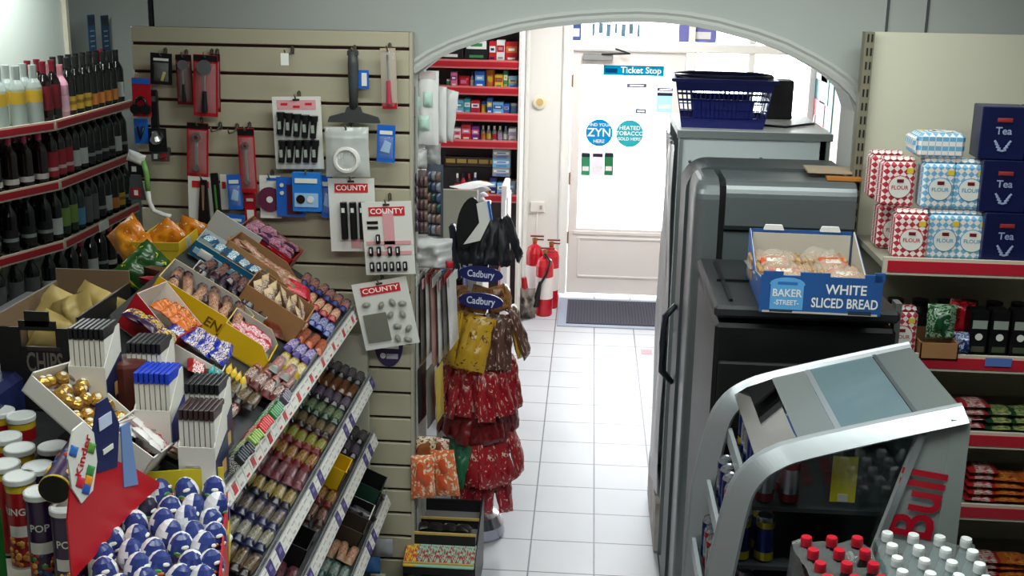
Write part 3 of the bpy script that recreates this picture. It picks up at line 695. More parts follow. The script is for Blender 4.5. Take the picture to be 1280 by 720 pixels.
# ---- bars: one mesh for each print, every bar an object
def bar_mesh(name, mat, end, L=.125, W=.034, H=.014):
    mb = MB()
    def f(sg):
        def g(u, v):
            e = min(u, 1 - u); k = 0 if e < .07 else 1
            h = H * k * max(0, 1 - abs(2 * v - 1) ** 3) ** .5
            return ((u - .5) * L, (v - .5) * W * (1 if k else .92), (h if sg > 0 else 0) + .001 + .0012 * math.sin(u * 60) * (1 - k) * sg)
        return g
    a, b = f(1), f(-1)
    us = [0, .06, .085, .3, .5, .7, .915, .94, 1]; N = len(us) - 1
    mb.grid(lambda u, v: a(us[round(u * N)], v), N, 6, mat); mb.grid(lambda u, v: b(us[round((1 - u) * N)], v), N, 2, end)
    return mb
BARS = {}
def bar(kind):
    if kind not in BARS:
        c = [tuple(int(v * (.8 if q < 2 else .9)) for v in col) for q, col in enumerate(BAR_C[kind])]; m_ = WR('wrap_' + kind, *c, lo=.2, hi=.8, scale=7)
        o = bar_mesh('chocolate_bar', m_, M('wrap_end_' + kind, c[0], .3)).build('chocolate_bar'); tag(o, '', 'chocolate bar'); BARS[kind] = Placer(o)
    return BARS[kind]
BAR_C = {'navy': ((26, 40, 110), (30, 50, 140), (225, 140, 60)), 'redorange': ((196, 50, 40), (220, 110, 60), (245, 225, 190)), 'cream': ((196, 150, 110), (230, 210, 170), (170, 60, 50)), 'royal': ((30, 48, 150), (40, 60, 170), (210, 215, 235)),
         'orange': ((220, 100, 40), (235, 130, 60), (120, 40, 60)), 'purple': ((72, 40, 140), (80, 50, 160), (220, 210, 240)), 'yellow': ((222, 180, 40), (235, 200, 70), (235, 225, 200)), 'whitegrey': ((170, 172, 164), (205, 205, 196), (190, 40, 50)),
         'brownred': ((104, 34, 32), (130, 50, 44), (215, 200, 190)), 'darkbrown': ((44, 26, 24), (70, 40, 32), (190, 160, 110)), 'black': ((26, 24, 28), (44, 40, 46), (140, 130, 140)), 'amber': ((150, 88, 34), (190, 110, 40), (60, 30, 20)),
         'plum': ((52, 32, 52), (74, 48, 72), (160, 140, 170)), 'green': ((30, 84, 50), (50, 110, 70), (190, 200, 150)), 'red': ((170, 28, 34), (196, 44, 40), (235, 210, 110)), 'redlime': ((180, 40, 40), (120, 150, 50), (235, 220, 90)),
         'pink': ((190, 90, 110), (215, 150, 160), (120, 20, 40)), 'gold': ((40, 34, 60), (176, 140, 50), (240, 215, 130)), 'violet': ((52, 44, 120), (80, 70, 170), (200, 180, 90)), 'bluegold': ((34, 44, 110), (180, 160, 60), (240, 240, 240)), 'teal': ((30, 130, 130), (60, 160, 150), (230, 235, 220)), 'maroon': ((86, 20, 30), (120, 30, 40), (215, 170, 150))}
NAMES = {'navy': 'navy blue bar with orange spots', 'redorange': 'red and orange wrapped bar', 'cream': 'cream and tan wrapped bar', 'royal': 'royal blue wrapped bar', 'orange': 'orange wrapped bar', 'purple': 'purple wrapped bar', 'yellow': 'yellow wrapped bar', 'whitegrey': 'silvery white bar with red print', 'brownred': 'brownish red wrapped bar',
         'darkbrown': 'dark brown wrapped bar', 'black': 'black wrapped bar', 'amber': 'amber brown wrapped bar', 'plum': 'dark plum wrapped bar', 'green': 'dark green wrapped bar', 'red': 'bright red wrapped bar', 'redlime': 'red and lime wrapped bar', 'pink': 'pink wrapped stick bar', 'gold': 'dark bar with gold print', 'violet': 'violet blue wrapped bar', 'bluegold': 'blue and gold wrapped bar', 'teal': 'teal wrapped bar', 'maroon': 'maroon wrapped bar'}
for _k in ('black', 'amber', 'plum', 'green', 'darkbrown', 'redlime', 'red', 'pink', 'gold', 'violet', 'bluegold', 'maroon', 'teal'):  # dark wrappers, coloured darker still for the shade on the lower shelves
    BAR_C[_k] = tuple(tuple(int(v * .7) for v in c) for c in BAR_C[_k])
ORD = ['top', 'second', 'third', 'lowest']
def bar_row(shelf, kind, Y, t0, t1, lift=0, step=.037, note='', jit=1):
    x, z, _, _ = rails[shelf]; al = AL if shelf == 0 else .42
    n = max(1, int(round((t1 - t0) / step)))
    far = 'by the panel' if Y > 4.0 else ('halfway along' if Y > 3.35 else 'near the camera')
    grp = '%s row on the %s shelf %s %s' % (NAMES[kind] + 's', ORD[shelf], far, note)
    lb = '%s on the %s shelf, %s' % (NAMES[kind], ORD[shelf], note or far)
    for i in range(n):
        t = t0 + (i + .5) * (t1 - t0) / n
        A = INC(Y + RN.uniform(-.006, .006) * jit, t, lift + .002, RN.uniform(-.08, .08) * jit, x, z, al) @ Matrix.Rotation(RN.uniform(-.12, .12), 4, 'X')
        bar(kind)(A, lb, grp.strip())

# top shelf, strip along the rail (far to near)
bar_row(0, 'navy', 4.27, .02, .24, .02)
bar_row(0, 'redorange', 4.12, .03, .25, .02, note='behind the white tray edge')
bar_row(0, 'cream', 3.99, .12, .30, .015)
bar_row(0, 'royal', 3.98, .015, .115, .015)
bar_row(0, 'redorange', 3.87, .10, .24, .01, note='beside the royal blue bars')
bar_row(0, 'orange', 3.80, .0, .11, .015)
bar_row(0, 'purple', 3.66, .015, .12, .02)
bar_row(0, 'yellow', 3.53, .015, .11, .015)
bar_row(0, 'whitegrey', 3.44, .03, .12, .03)
bar_row(0, 'whitegrey', 3.40, .02, .16, .01, note='in front of the yellow bars')
bar_row(0, 'brownred', 3.26, .02, .16, .035)
bar_row(0, 'darkbrown', 3.26, .02, .16, .012, note='underneath the brownish red bars')
bar_row(0, 'brownred', 3.02, .10, .21, .02, note='between the tablets and the gum packs')
bar_row(0, 'darkbrown', 3.13, .07, .20, .03, note='behind the green gum packs')
bar_row(0, 'maroon', 2.90, .075, .16, .03, note='behind the lime gum packs')
bar_row(0, 'plum', 2.77, .07, .13, .02, note='behind the black gum packs')
# shelf 2
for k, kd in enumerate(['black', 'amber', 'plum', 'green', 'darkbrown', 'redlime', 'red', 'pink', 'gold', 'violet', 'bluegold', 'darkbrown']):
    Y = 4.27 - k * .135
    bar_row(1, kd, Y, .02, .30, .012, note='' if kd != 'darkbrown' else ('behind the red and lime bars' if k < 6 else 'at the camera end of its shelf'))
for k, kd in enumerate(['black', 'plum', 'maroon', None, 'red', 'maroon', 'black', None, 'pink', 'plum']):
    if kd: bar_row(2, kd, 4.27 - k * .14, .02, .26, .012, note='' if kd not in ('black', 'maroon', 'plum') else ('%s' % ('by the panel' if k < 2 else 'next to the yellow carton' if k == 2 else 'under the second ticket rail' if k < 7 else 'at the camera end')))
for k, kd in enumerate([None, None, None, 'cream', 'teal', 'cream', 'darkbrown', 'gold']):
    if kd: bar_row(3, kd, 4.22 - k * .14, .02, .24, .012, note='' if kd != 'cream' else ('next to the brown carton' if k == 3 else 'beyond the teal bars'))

# ---- display cartons
def carton(name, label, w, l, h, outer, inner=None, hf=None, hb=None, back=None, th=.004, cat='carton', near=None, mx=None, text=None):
    """open box in local coordinates: x = width, y = length; hf/hb front (low y) and back (high y) heights, near/back walls can be higher"""
    inner = inner or outer; hf = hf or h; hb = hb or h; nr = near or h
    t = thing(name, label, cat, mx); mb = MB()
    mb.box((0, 0, th / 2), (w, l, th), inner)
    def wall(c, d, axis, hh0, hh1, sgn):
        pass
    # side walls as prisms so that front and back may differ
    for sx, hh in ((-1, nr), (1, h)):
        poly = [(-l / 2, 0), (l / 2, 0), (l / 2, max(hb, hh)), (-l / 2 + l * .25, hh), (-l / 2, min(hf, hh))] if hf < hh else [(-l / 2, 0), (l / 2, 0), (l / 2, hh), (-l / 2, hh)]
        Mx = Matrix(((0, 0, 1, sx * w / 2 - (th if sx > 0 else 0)), (1, 0, 0, 0), (0, 1, 0, 0), (0, 0, 0, 1)))
        mb.prism(poly, th * .5, outer if sx < 0 else inner, Mx); mb.prism(poly, th * .5, inner if sx < 0 else outer, Matrix.Translation((th * .5, 0, 0)) @ Mx)
    mb.box((0, -l / 2 + th / 2, hf / 2), (w, th, hf), outer); mb.box((0, l / 2 - th * .25, hb / 2), (w, th * .5, hb), outer); mb.box((0, l / 2 - th * .75, hb / 2), (w - th, th * .5, hb), inner)
    if text:
        for (s, sz, m_, X) in text: mb.text(s, sz, m_, X)
    mb.build('box', t); return t
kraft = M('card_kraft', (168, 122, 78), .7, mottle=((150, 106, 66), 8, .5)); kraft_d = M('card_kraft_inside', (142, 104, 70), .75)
yel = M('carton_yellow', (226, 182, 24), .4); grey_in = M('card_grey_inside', (178, 176, 170), .7); whc = M('carton_white', (216, 214, 206), .5)
teal_c = M('carton_teal', (22, 92, 120), .4); red_c = M('carton_red', (168, 18, 30), .4); blk_c = M('carton_black', (22, 22, 24), .45)
def fill(prefix, kind, A, w, l, n, m_, lb, grp, lift=.012, mesh=None, tilt=0, rz=PI / 2):
    pl = mesh or bar(kind)
    for i in range(n):
        for j in range(m_):
            X = A @ T(-w / 2 + (i + .5) * w / n + RN.uniform(-.004, .004), -l / 2 + (j + .5) * l / m_ + RN.uniform(-.004, .004), lift + RN.uniform(0, .012), tilt + RN.uniform(-.2, .2), RN.uniform(-.15, .15), rz + RN.uniform(-.25, .25))
            pl(X, lb, grp)
# small sweets used inside cartons
def twist_mesh(mat):
    mb = MB(); mb.lathe([(.012, -.03), (.004, -.017), (.011, -.012), (.014, 0), (.011, .012), (.004, .017), (.012, .03)], mat, 8, T(0, 0, .012, PI / 2, 0, 0)); return mb
def small_pack(name, cat, mat, w=.06, l=.08, t=.02, seed=1): return Placer(tag(MB().pillow(w, l, t, mat, T(0, 0, t * .3), seed, 7, 8, .4).build(name), '', cat))
SW = {}
def sweet(kind, c, w=.06, l=.085, t=.024):
    if kind not in SW: SW[kind] = small_pack('sweet_bag', 'sweet packet', WR('bag_' + kind, *c, axis=1, scale=5), w, l, t, len(SW))
    return SW[kind]

# far corner: kraft carton with a red tongue and dark purple bags
A = INC(4.27, .42, .0)
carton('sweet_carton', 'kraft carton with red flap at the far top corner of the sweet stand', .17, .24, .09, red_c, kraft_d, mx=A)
fill('', None, A, .14, .2, 3, 4, 'dark purple sweet packet in the far corner carton', 'dark purple packets in the far carton', .07, sweet('plum', ((60, 30, 60), (140, 40, 60), (190, 150, 170))))
A = INC(4.07, .38)
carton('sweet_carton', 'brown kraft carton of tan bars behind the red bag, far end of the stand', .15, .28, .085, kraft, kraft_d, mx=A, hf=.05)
fill('', 'cream', A, .12, .26, 2, 5, 'tan bar standing in the brown carton at the far end', 'tan bars in the far brown carton', .05)
A = INC(3.92, .30)
t = carton('price_card_carton', 'small orange-brown carton with a printed front beside the brown far carton', .10, .12, .075, M('carton_ochre', (190, 140, 60), .5), kraft_d, mx=A)
fill('', 'darkbrown', A, .08, .1, 2, 2, 'dark brown bar in the small ochre carton', 'dark bars in the ochre carton', .05)
t = tag(MB().pillow(.09, .12, .04, WR('bag_crimson', (170, 14, 34), (150, 12, 30), (220, 60, 80), axis=1), T(0, 0, .02), 5).build('sweet_bag', None, INC(4.06, .22, .03, .3)), 'bright crimson bag lying between the brown carton and the red bars', 'sweet bag')
# teal carton with blue packs and an upright white inside lid
A = INC(3.93, .47, .015, .12)
t = carton('sweet_carton', 'teal blue carton lying open with blue packets inside', .15, .27, .06, teal_c, M('card_pale', (190, 198, 196), .6), mx=A, near=.06)
MB().box((-.078, 0, .028), (.004, .25, .02), M('carton_sky', (150, 180, 200), .5)).pillow(.05, .03, .006, whc, T(-.079, .08, .03) @ Euler((PI / 2, 0, -PI / 2)).to_matrix().to_4x4(), 3).build('printed_band', t)
fill('', None, A, .1, .24, 1, 5, 'blue packet with pale print in the teal carton', 'blue packets in the teal carton', .045, sweet('sky', ((24, 84, 120), (60, 120, 150), (230, 235, 235)), .08, .05, .02), rz=0)
tag(MB().box((0, 0, .05), (.004, .2, .1), M('card_pale', (190, 198, 196), .6)).box((-.003, 0, .05), (.003, .2, .1), grey_in)  .build('backing_card', None, INC(4.16, .54, .0, .1)), 'pale grey card flap standing behind the teal carton', 'card')
# yellow carton A
A = INC(3.50, .41, .0, .10)
carton('sweet_carton', 'long yellow carton with a white label, left of the teal carton', .19, .32, .085, yel, grey_in, mx=A, hf=.06,
       text=[('ENJOY', .045, M('ink_brown', (110, 80, 20), .5), Matrix.Translation((-.0968, -.10, .04)) @ Euler((PI / 2, 0, -PI / 2)).to_matrix().to_4x4())])
MB().box((-.0965, .11, .045), (.002, .06, .03), W_).build('label', bpy.data.objects[[o.name for o in COL.objects if o.name.startswith('sweet_carton')][-1]]) if False else None
fill('', 'cream', A, .07, .28, 1, 6, 'cream bar in the near half of the long yellow carton', 'cream bars in the long yellow carton', .05, rz=.2)
A2 = A @ T(.05, 0, 0); fill('', 'maroon', A2, .05, .28, 1, 6, 'maroon bar in the far half of the long yellow carton', 'maroon bars in the long yellow carton', .05, rz=.2)
A = INC(3.72, .38, .0, .1)
carton('sweet_carton', 'open grey carton of dark bars between the teal and yellow cartons', .14, .3, .05, grey_in, grey_in, mx=A)
fill('', 'plum', A, .12, .28, 1, 7, 'dark plum bar in the grey carton beside the teal one', 'dark bars in the grey carton', .04, rz=.15)
fill('', 'maroon', A @ T(.03, 0, .01), .05, .28, 1, 6, 'maroon bar lying on top of the dark bars in the grey carton', 'maroon bars on the grey carton', .05, rz=-.1)
# brown kraft carton with cream packs
A = INC(3.77, .23, .01, .06)
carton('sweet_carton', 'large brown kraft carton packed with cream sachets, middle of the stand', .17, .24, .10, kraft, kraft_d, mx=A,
       text=None)
fill('', None, A, .13, .2, 2, 5, 'cream sachet standing in the large brown carton', 'cream sachets in the large brown carton', .075, sweet('cream', ((216, 190, 150), (230, 215, 180), (150, 120, 130)), .07, .07, .02), tilt=.9, rz=0)
tag(MB().pillow(.09, .06, .03, WR('bag_rust', (96, 34, 22), (120, 40, 24), (60, 20, 14), axis=0), T(0, 0, .02), 9).build('sweet_bag', None, INC(3.62, .18, .03, .5)), 'dark rust brown packet slumped against the large brown carton', 'sweet bag')
# yellow carton B
A = INC(3.46, .22, .0, .08)
carton('sweet_carton', 'smaller yellow carton with grey inside, in front of the brown carton', .15, .18, .085, yel, grey_in, mx=A, hf=.05)
fill('', None, A, .11, .14, 2, 3, 'red and pink packet in the smaller yellow carton', 'red packets in the smaller yellow carton', .05, sweet('rose', ((180, 40, 60), (200, 90, 110), (240, 220, 220)), .05, .07, .02))
# royal blue bags and white/red carton
A = INC(3.22, .32, .0, .15)
carton('sweet_carton', 'low white carton overflowing with royal blue packets', .16, .20, .05, whc, grey_in, mx=A)
fill('', None, A, .12, .18, 2, 4, 'royal blue packet with cream picture in the low white carton', 'royal blue packets', .05, sweet('royalbag', ((20, 40, 150), (24, 50, 170), (225, 205, 170)), .075, .06, .025), rz=0)
A = INC(3.20, .445, .005, -.12)
t = carton('sweet_carton', 'tall white carton with red front and a raised white back', .19, .17, .085, red_c, whc, hf=.075, hb=.12, mx=A, near=.085)
fill('', None, A @ T(.04, -.01, -.015), .08, .13, 2, 4, 'orange twist packet in the white and red carton', 'orange packets in the white and red carton', .075, sweet('orangebag', ((216, 110, 40), (230, 150, 70), (140, 40, 30)), .045, .05, .03))
fill('', None, INC(3.07, .45, .02), .08, .15, 1, 3, 'dark purple packet with gold star in front of the red carton', 'purple star packets', .05, sweet('starbag', ((50, 16, 56), (70, 20, 70), (220, 190, 90)), .07, .07, .03))
t = carton('sweet_carton', 'little brown carton tipped on its side beside the brown tub', .08, .07, .05, kraft_d, kraft, mx=INC(3.02, .36, .01, .6))
for i, (Y, t_, c, lb) in enumerate(((3.13, .28, 'redpk', 'red packet lying between the tablet boxes and the blue packets'), (3.12, .22, 'choc', 'brown chocolate packet with white label below the blue packets'))):
    pl = sweet(c, ((150, 20, 30), (190, 60, 60), (230, 220, 220)) if i == 0 else ((70, 40, 30), (100, 60, 40), (220, 215, 200)), .08, .06, .03); pl(INC(Y, t_, .02, .4), lb)
# teal / yellow pouch boxes
for k, (Y, t_, c, lb) in enumerate(((3.12, .225, (40, 160, 160), 'small teal sweet packets standing beside the dark bars'), (3.17, .19, (228, 190, 30), 'small yellow sweet packets standing beside the dark bars'))):
    mt = WR('pouch%d' % k, c, tuple(int(v * .85) for v in c), (240, 240, 220), axis=1)
    pl = Placer(tag(MB().pillow(.055, .06, .014, mt, T(0, 0, 0), 3 + k, 6, 6, .2).build('sweet_pouch'), '', 'sweet packet'))
    for i in range(4): pl(INC(Y + k * .02, t_ - i * .018, .035 - .002 * i, 0) @ T(0, 0, 0, .95, 0, 0), lb.replace('packets standing', 'packet standing'), lb)
# gum packs standing along the rail
def gum(c, Y0, n, lb, grp):
    mt = WR('gum%d%d%d' % c, c, tuple(min(255, int(v * 1.25)) for v in c), (235, 235, 225), axis=2, scale=6)
    pl = Placer(tag(MB().box((0, 0, .04), (.011, .03, .08), mt, None, .002).build('gum_pack'), '', 'gum pack'))
    for i in range(n): pl(INC(Y0 - i * .0135, .03 + RN.uniform(0, .004), .004) @ T(0, 0, 0, .25 + RN.uniform(-.05, .05), 0, 0), lb, grp)
gum((40, 120, 60), 3.13, 7, 'green gum pack standing against the clear lip above the top rail', 'green gum packs')
gum((190, 40, 44), 3.02, 7, 'red gum pack standing against the clear lip between green ones', 'red gum packs')
gum((130, 160, 70), 2.92, 6, 'lime gum pack standing against the clear lip near the camera', 'lime gum packs')
gum((30, 40, 46), 2.83, 8, 'black gum pack at the camera end of the top rail', 'black gum packs')
gum((80, 70, 90), 3.23, 5, 'grey-violet gum pack beyond the green ones on the top rail', 'grey gum packs')

# ---- tablet boxes (white stepped display boxes)
def tablet_box(label, x, y, c_top, panel, w=.095, d=.105, h=.2, n=7, rz=0, lift=.0):
    yy, tt = PI_(x, y); B = INC(yy, tt).translation
    t = thing('chocolate_tablet_box', label, 'display box', Matrix.Translation((B.x, B.y + d / 2, B.z + lift)) @ Matrix.Rotation(rz, 4, 'Z'))
    mb = MB(); f = h * .58
    side = [(-d / 2, 0), (d / 2, 0), (d / 2, h), (d * .3, h), (-d / 2, f)]
    for sx in (-1, 1): mb.prism(side, .003, whc, Matrix(((0, 0, 1, sx * (w / 2 - .0015) - .0015), (1, 0, 0, 0), (0, 1, 0, 0), (0, 0, 0, 1))))
    mb.box((0, -d / 2, f / 2), (w, .003, f), whc).box((0, d / 2, h / 2), (w, .003, h), whc).box((0, 0, .002), (w, d, .003), whc)
    low = [(-d / 2 + .004, .006), (d / 2 - .004, .006), (d / 2 - .004, h * .62), (-d / 2 + .004, h * .4)]
    mb.prism(low, .002, panel, Matrix(((0, 0, 1, w / 2 + .0005), (1, 0, 0, 0), (0, 1, 0, 0), (0, 0, 0, 1))))
    mb.box((w / 2 + .002, .01, h * .2), (.002, d * .3, h * .18), M('tablet_gold', (196, 150, 90), .4)).box((-.01, -d / 2 - .002, f * .55), (w * .4, .001, .006), tk_g)
    mb.build('box', t)
    tb = MB()
    for k in range(n):
        xx = -w / 2 + (k + .5) * w / n
        tb.box((xx, .0, h * .52), (w / n * .8, d * .86, h * .92), whc).box((xx, 0, h * .985), (w / n * .84, d * .86, .012), c_top, None, .002)
    tb.build('tablet', t) if False else None
    for k in range(n):
        xx = -w / 2 + (k + .5) * w / n
        MB().box((0, 0, h * .5), (w / n * .78, d * .84, h * .9), whc).box((0, -.002, h * .965), (w / n * .8, d * .86, .03), c_top, None, .002).build('tablet', t, T(xx, .002, .006))
    return t
navy_p = M('tablet_navy', (24, 34, 66), .35)
tablet_box('white tablet box with black topped bars, beside the chips carton', 112, 512, M('tab_black', (24, 24, 28), .35), navy_p, lift=.0)
tablet_box('white tablet box with dark red and black bar tops behind the blue topped one', 183, 526, M('tab_black', (24, 24, 28), .35), navy_p)
tablet_box('white tablet box with bright blue bar tops in the middle of the sweets', 193, 566, M('tab_blue', (24, 60, 190), .35), M('tablet_blue', (24, 40, 120), .35))
tablet_box('white tablet box with black bar tops behind the near brown one', 255, 576, M('tab_black', (24, 24, 28), .35), navy_p)
tablet_box('white tablet box with brown-black bar tops closest to the rail', 248, 612, M('tab_brown', (52, 36, 36), .35), navy_p)
# brown tub
yy, tt = PI_(152, 522); B = INC(yy, tt).translation
tag(MB().lathe([(.035, 0), (.05, .02), (.054, .14), (.05, .15), (.02, .152), (0, .15)], M('tub_brown', (84, 38, 30), .45, mottle=((100, 50, 40), 12, .5)), 9, smooth=False).build('chocolate_tub', None, Matrix.Translation((B.x, B.y + .06, B.z - .01))), 'plain brown many-sided tub standing between the white tablet boxes', 'tub')
# gold wrapped chocolates in a clear tray
yy, tt = PI_(90, 520)
A = INC(yy, tt, .015, -.25) @ T(0, 0, 0, 0, 0, 0)
t = carton('chocolate_tray', 'shallow white tray heaped with gold wrapped round chocolates', .165, .22, .05, whc, whc, mx=A, hb=.06)
gold = M('foil_gold', (206, 164, 84), .28, .75, bump=(60, .6)); goldw = M('foil_label', (222, 214, 190), .4)
gb = MB().lathe([(.006, 0), (.014, .003), (.0175, .012), (.0165, .021), (.010, .028), (0, .030)], gold, 12).lathe([(.02, .002), (.0175, .006)], M('cup_brown', (92, 56, 34), .5), 12).lathe([(.0075, .0295), (.005, .0315), (0, .032)], goldw, 8)
gp = Placer(tag(gb.build('gold_chocolate'), '', 'chocolate'))
for i in range(4):
    for j in range(5):
        gp(A @ T(-.06 + i * .04 + RN.uniform(-.006, .006), -.082 + j * .041 + RN.uniform(-.006, .006), .016 + RN.uniform(0, .016), RN.uniform(-.6, .6), RN.uniform(-.6, .6), 0), 'gold foil wrapped round chocolate with a white label in the shallow tray', 'gold wrapped chocolates in the tray')
# white carton of white and red packs
yy, tt = PI_(168, 562); A = INC(yy, tt, -.02, -.1)
t = carton('sweet_carton', 'plain white carton with white and red packets behind the toy eggs', .12, .13, .07, whc, whc, mx=A, hb=.09)
fill('', None, A, .09, .1, 2, 3, 'white packet with red print in the plain white carton', 'white and red packets', .05, sweet('whitered', ((224, 222, 220), (230, 228, 226), (190, 40, 50)), .06, .07, .03), tilt=.5)
tag(MB().box((0, 0, .02), (.05, .07, .04), whc, None, .003).box((0, 0, .042), (.03, .05, .004), tk_g).build('small_box', None, INC(2.70, .185, .002, .2)), 'small white box between the white carton and the tablet boxes', 'box')
fill('', None, INC(2.70, .13, 0), .1, .1, 2, 3, 'small brown and white packet by the foot of the tablet boxes', 'small brown packets', .02, sweet('brownbits', ((96, 62, 40), (190, 170, 140), (230, 225, 215)), .04, .05, .025))

# ---- cartons on the lower shelves
def low_carton(label, shelf, Y, w, l, h, outer, inner, content=None, **kw):
    x, z, _, _ = rails[shelf]; A = INC(Y, .03 + l / 2, .002, 0, x, z, .42)
    carton('sweet_carton', label, w, l, h, outer, inner, mx=A, **kw)
    if content: fill('', content[0], A, w * .8, l * .85, content[1], content[2], content[3], content[4], .03)
low_carton('yellow carton with red front halfway along the third shelf', 2, 3.85, .12, .22, .09, yel, yel)
low_carton('black open carton on the third shelf near the camera end', 2, 3.29, .13, .22, .08, blk_c, blk_c)
low_carton('black and green carton at the far end of the lowest shelf', 3, 4.26, .14, .22, .10, M('carton_dark_green', (24, 56, 44), .45), blk_c, ('black', 1, 4, 'black bar in the black and green carton', 'black bars in the black and green carton'))
low_carton('white tray carton with dark goods on the lowest shelf', 3, 4.08, .13, .22, .06, whc, blk_c, ('black', 1, 4, 'black bar in the white tray on the lowest shelf', 'black bars in the white tray'))
low_carton('dark brown open carton on the lowest shelf between white tray and cream bars', 3, 3.94, .12, .22, .07, M('carton_dark_brown', (60, 48, 38), .6), M('carton_dark_brown', (60, 48, 38), .6))
# ================================================================== COUNTER AT THE NEAR LEFT: tubes, toy eggs, chips carton
ctr = struct('trim_counter', MB().box((-1.75, 2.0, .585), (1.56, 1.1, 1.17), M('counter_white', (196, 192, 178), .5), None, .01))
ctr2 = struct('trim_side_unit', MB().box((-1.87, 3.47, .67), (.8, 1.75, 1.34), shelf_d).box((-1.60, 4.07, 1.45), (.24, .46, .22), shelf_d))
# crisp tubes
foil = M('tube_silver', (190, 192, 190), .3, .7); lidm = M('lid_white', (222, 226, 224), .35)
def tube_mesh(body, rim, word, wc, pict, ringm=None):
    mb = MB(); R, H = .0375, .235
    mb.lathe([(R, 0), (R, .004), (R - .001, .006), (R - .001, H - .03), (R - .001, H - .012), (R, H - .01), (R, H)], [foil, foil, body, rim, rim, foil], 24)
    return mb
def crisp_tube(label, P, body, rim, word=None, front=True, kind=None, mx=None, picture=None, group=None):
    t = thing('crisp_tube', label, 'crisp tube', mx or Matrix.Translation(P), group)
    mb = tube_mesh(body, rim, None, None, None)
    if word:
        # lettering wrapped round the tube
        v, f = text_geo(word, .026); R = .0372
        vs = [(R * math.cos(p.x / R - 1.35), R * math.sin(p.x / R - 1.35), .155 + p.y) for p in v]; mb.add(vs, f, W_)
        if picture:
            for q in range(26):
                a = -1.35 + RN.uniform(-.9, .9); z = RN.uniform(.012, .085); s = RN.uniform(.005, .009)
                mb.lathe([(s, 0), (s * .7, s * .35), (0, s * .45)], picture[q % len(picture)], 6, Matrix.Rotation(a, 4, 'Z') @ T(.0366, 0, z, 0, PI / 2, 0))
            mb.add([(.0371 * math.cos(a), .0371 * math.sin(a), z) for z in (.088, .118) for a in [-1.35 + k * .15 for k in range(-5, 6)]], [(k, k + 1, k + 12, k + 11) for k in range(10)], W_)
    mb.build('can', t)
    MB().lathe([(.0392, .226), (.0395, .238), (.037, .2405), (.034, .2385), (0, .2385)], lidm, 24).build('lid', t)
    return t
yelr = M('tube_yellow', (206, 178, 40), .3); tred = M('tube_red', (158, 18, 30), .3); tpur = M('tube_purple', (52, 28, 70), .3); tnav = M('tube_navy', (28, 30, 56), .3)
crisps = [M('crisp_gold', (212, 160, 70), .5), M('crisp_amber', (190, 120, 50), .5)]
pops = [M('pop_%d' % k, c, .4) for k, c in enumerate(((190, 60, 50), (60, 90, 150), (220, 180, 80), (150, 70, 40), (90, 130, 70)))]
ZL = 1.17
def lid_at(x, y): p = PZ(x, y, ZL + .239); return Vector((p.x, p.y, ZL))
crisp_tube('red crisp tube with white lid nearest the camera at the left edge', lid_at(24, 594), tred, yelr, 'PRINGLES', picture=crisps)
crisp_tube('purple popcorn tube with white lid in front, left of its twin', lid_at(50, 613), tpur, tpur, 'POP', picture=pops)
crisp_tube('purple popcorn tube partly behind the toy egg display', lid_at(83, 632), tpur, tpur, 'POP', picture=pops)
for x, y, lb in ((5, 579, 'crisp tube at the very left edge beside the red one, lid in view'), (24, 559, 'yellow rimmed crisp tube in the second row from the camera'), (8, 545, 'crisp tube by the left edge with a yellow rim, third row'), (26, 519, 'yellow rimmed crisp tube at the back of the group under the chips carton'), (0, 513, 'crisp tube cut by the left edge at the back of the group')):
    crisp_tube(lb, lid_at(x, y), tred, yelr)
for x, y, lb in ((47, 582, 'dark crisp tube with a plain white lid in the middle of the group'), (66, 557, 'dark crisp tube with a plain white lid next to the gold chocolates')):
    crisp_tube(lb, lid_at(x, y), tnav, tnav)
# tube lying on the lids
a, b = PZ(68, 612, 1.455), PZ(100, 562, 1.475)
d = (b - a).normalized(); q = d.to_track_quat('Z', 'Y').to_matrix().to_4x4()
t = thing('crisp_tube', 'popcorn tube lying on its side on the lids with a dark open end', 'crisp tube', Matrix.Translation(a) @ q)
mb = MB().lathe([(.0375, 0), (.0375, .006), (.0365, .008), (.0365, .2), (.0375, .203), (.0375, .21)], [yelr, yelr, tpur, tpur, foil], 24)
for k in range(60):
    an = RN.uniform(0, 2 * PI); z = RN.uniform(.02, .12); s = RN.uniform(.006, .011); mb.lathe([(s, 0), (s * .7, s * .35), (0, s * .45)], pops[k % 5], 6, Matrix.Rotation(an, 4, 'Z') @ T(.0362, 0, z, 0, PI / 2, 0))
mb.build('can', t); MB().lathe([(.036, -.001), (0, -.001)], M('tube_end_dark', (24, 26, 22), .5), 24).build('base', t)
p = PZ(6, 690, 1.2)
tag(MB().box((0, 0, .12), (.12, .1, .24), M('bag_green', (28, 110, 40), .4), None, .02).build('green_packet', None, Matrix.Translation((lid_at(3, 625).x - .06, lid_at(3, 625).y - .04, ZL))), 'plain bright green packet at the bottom left corner beside the red tube', 'packet')

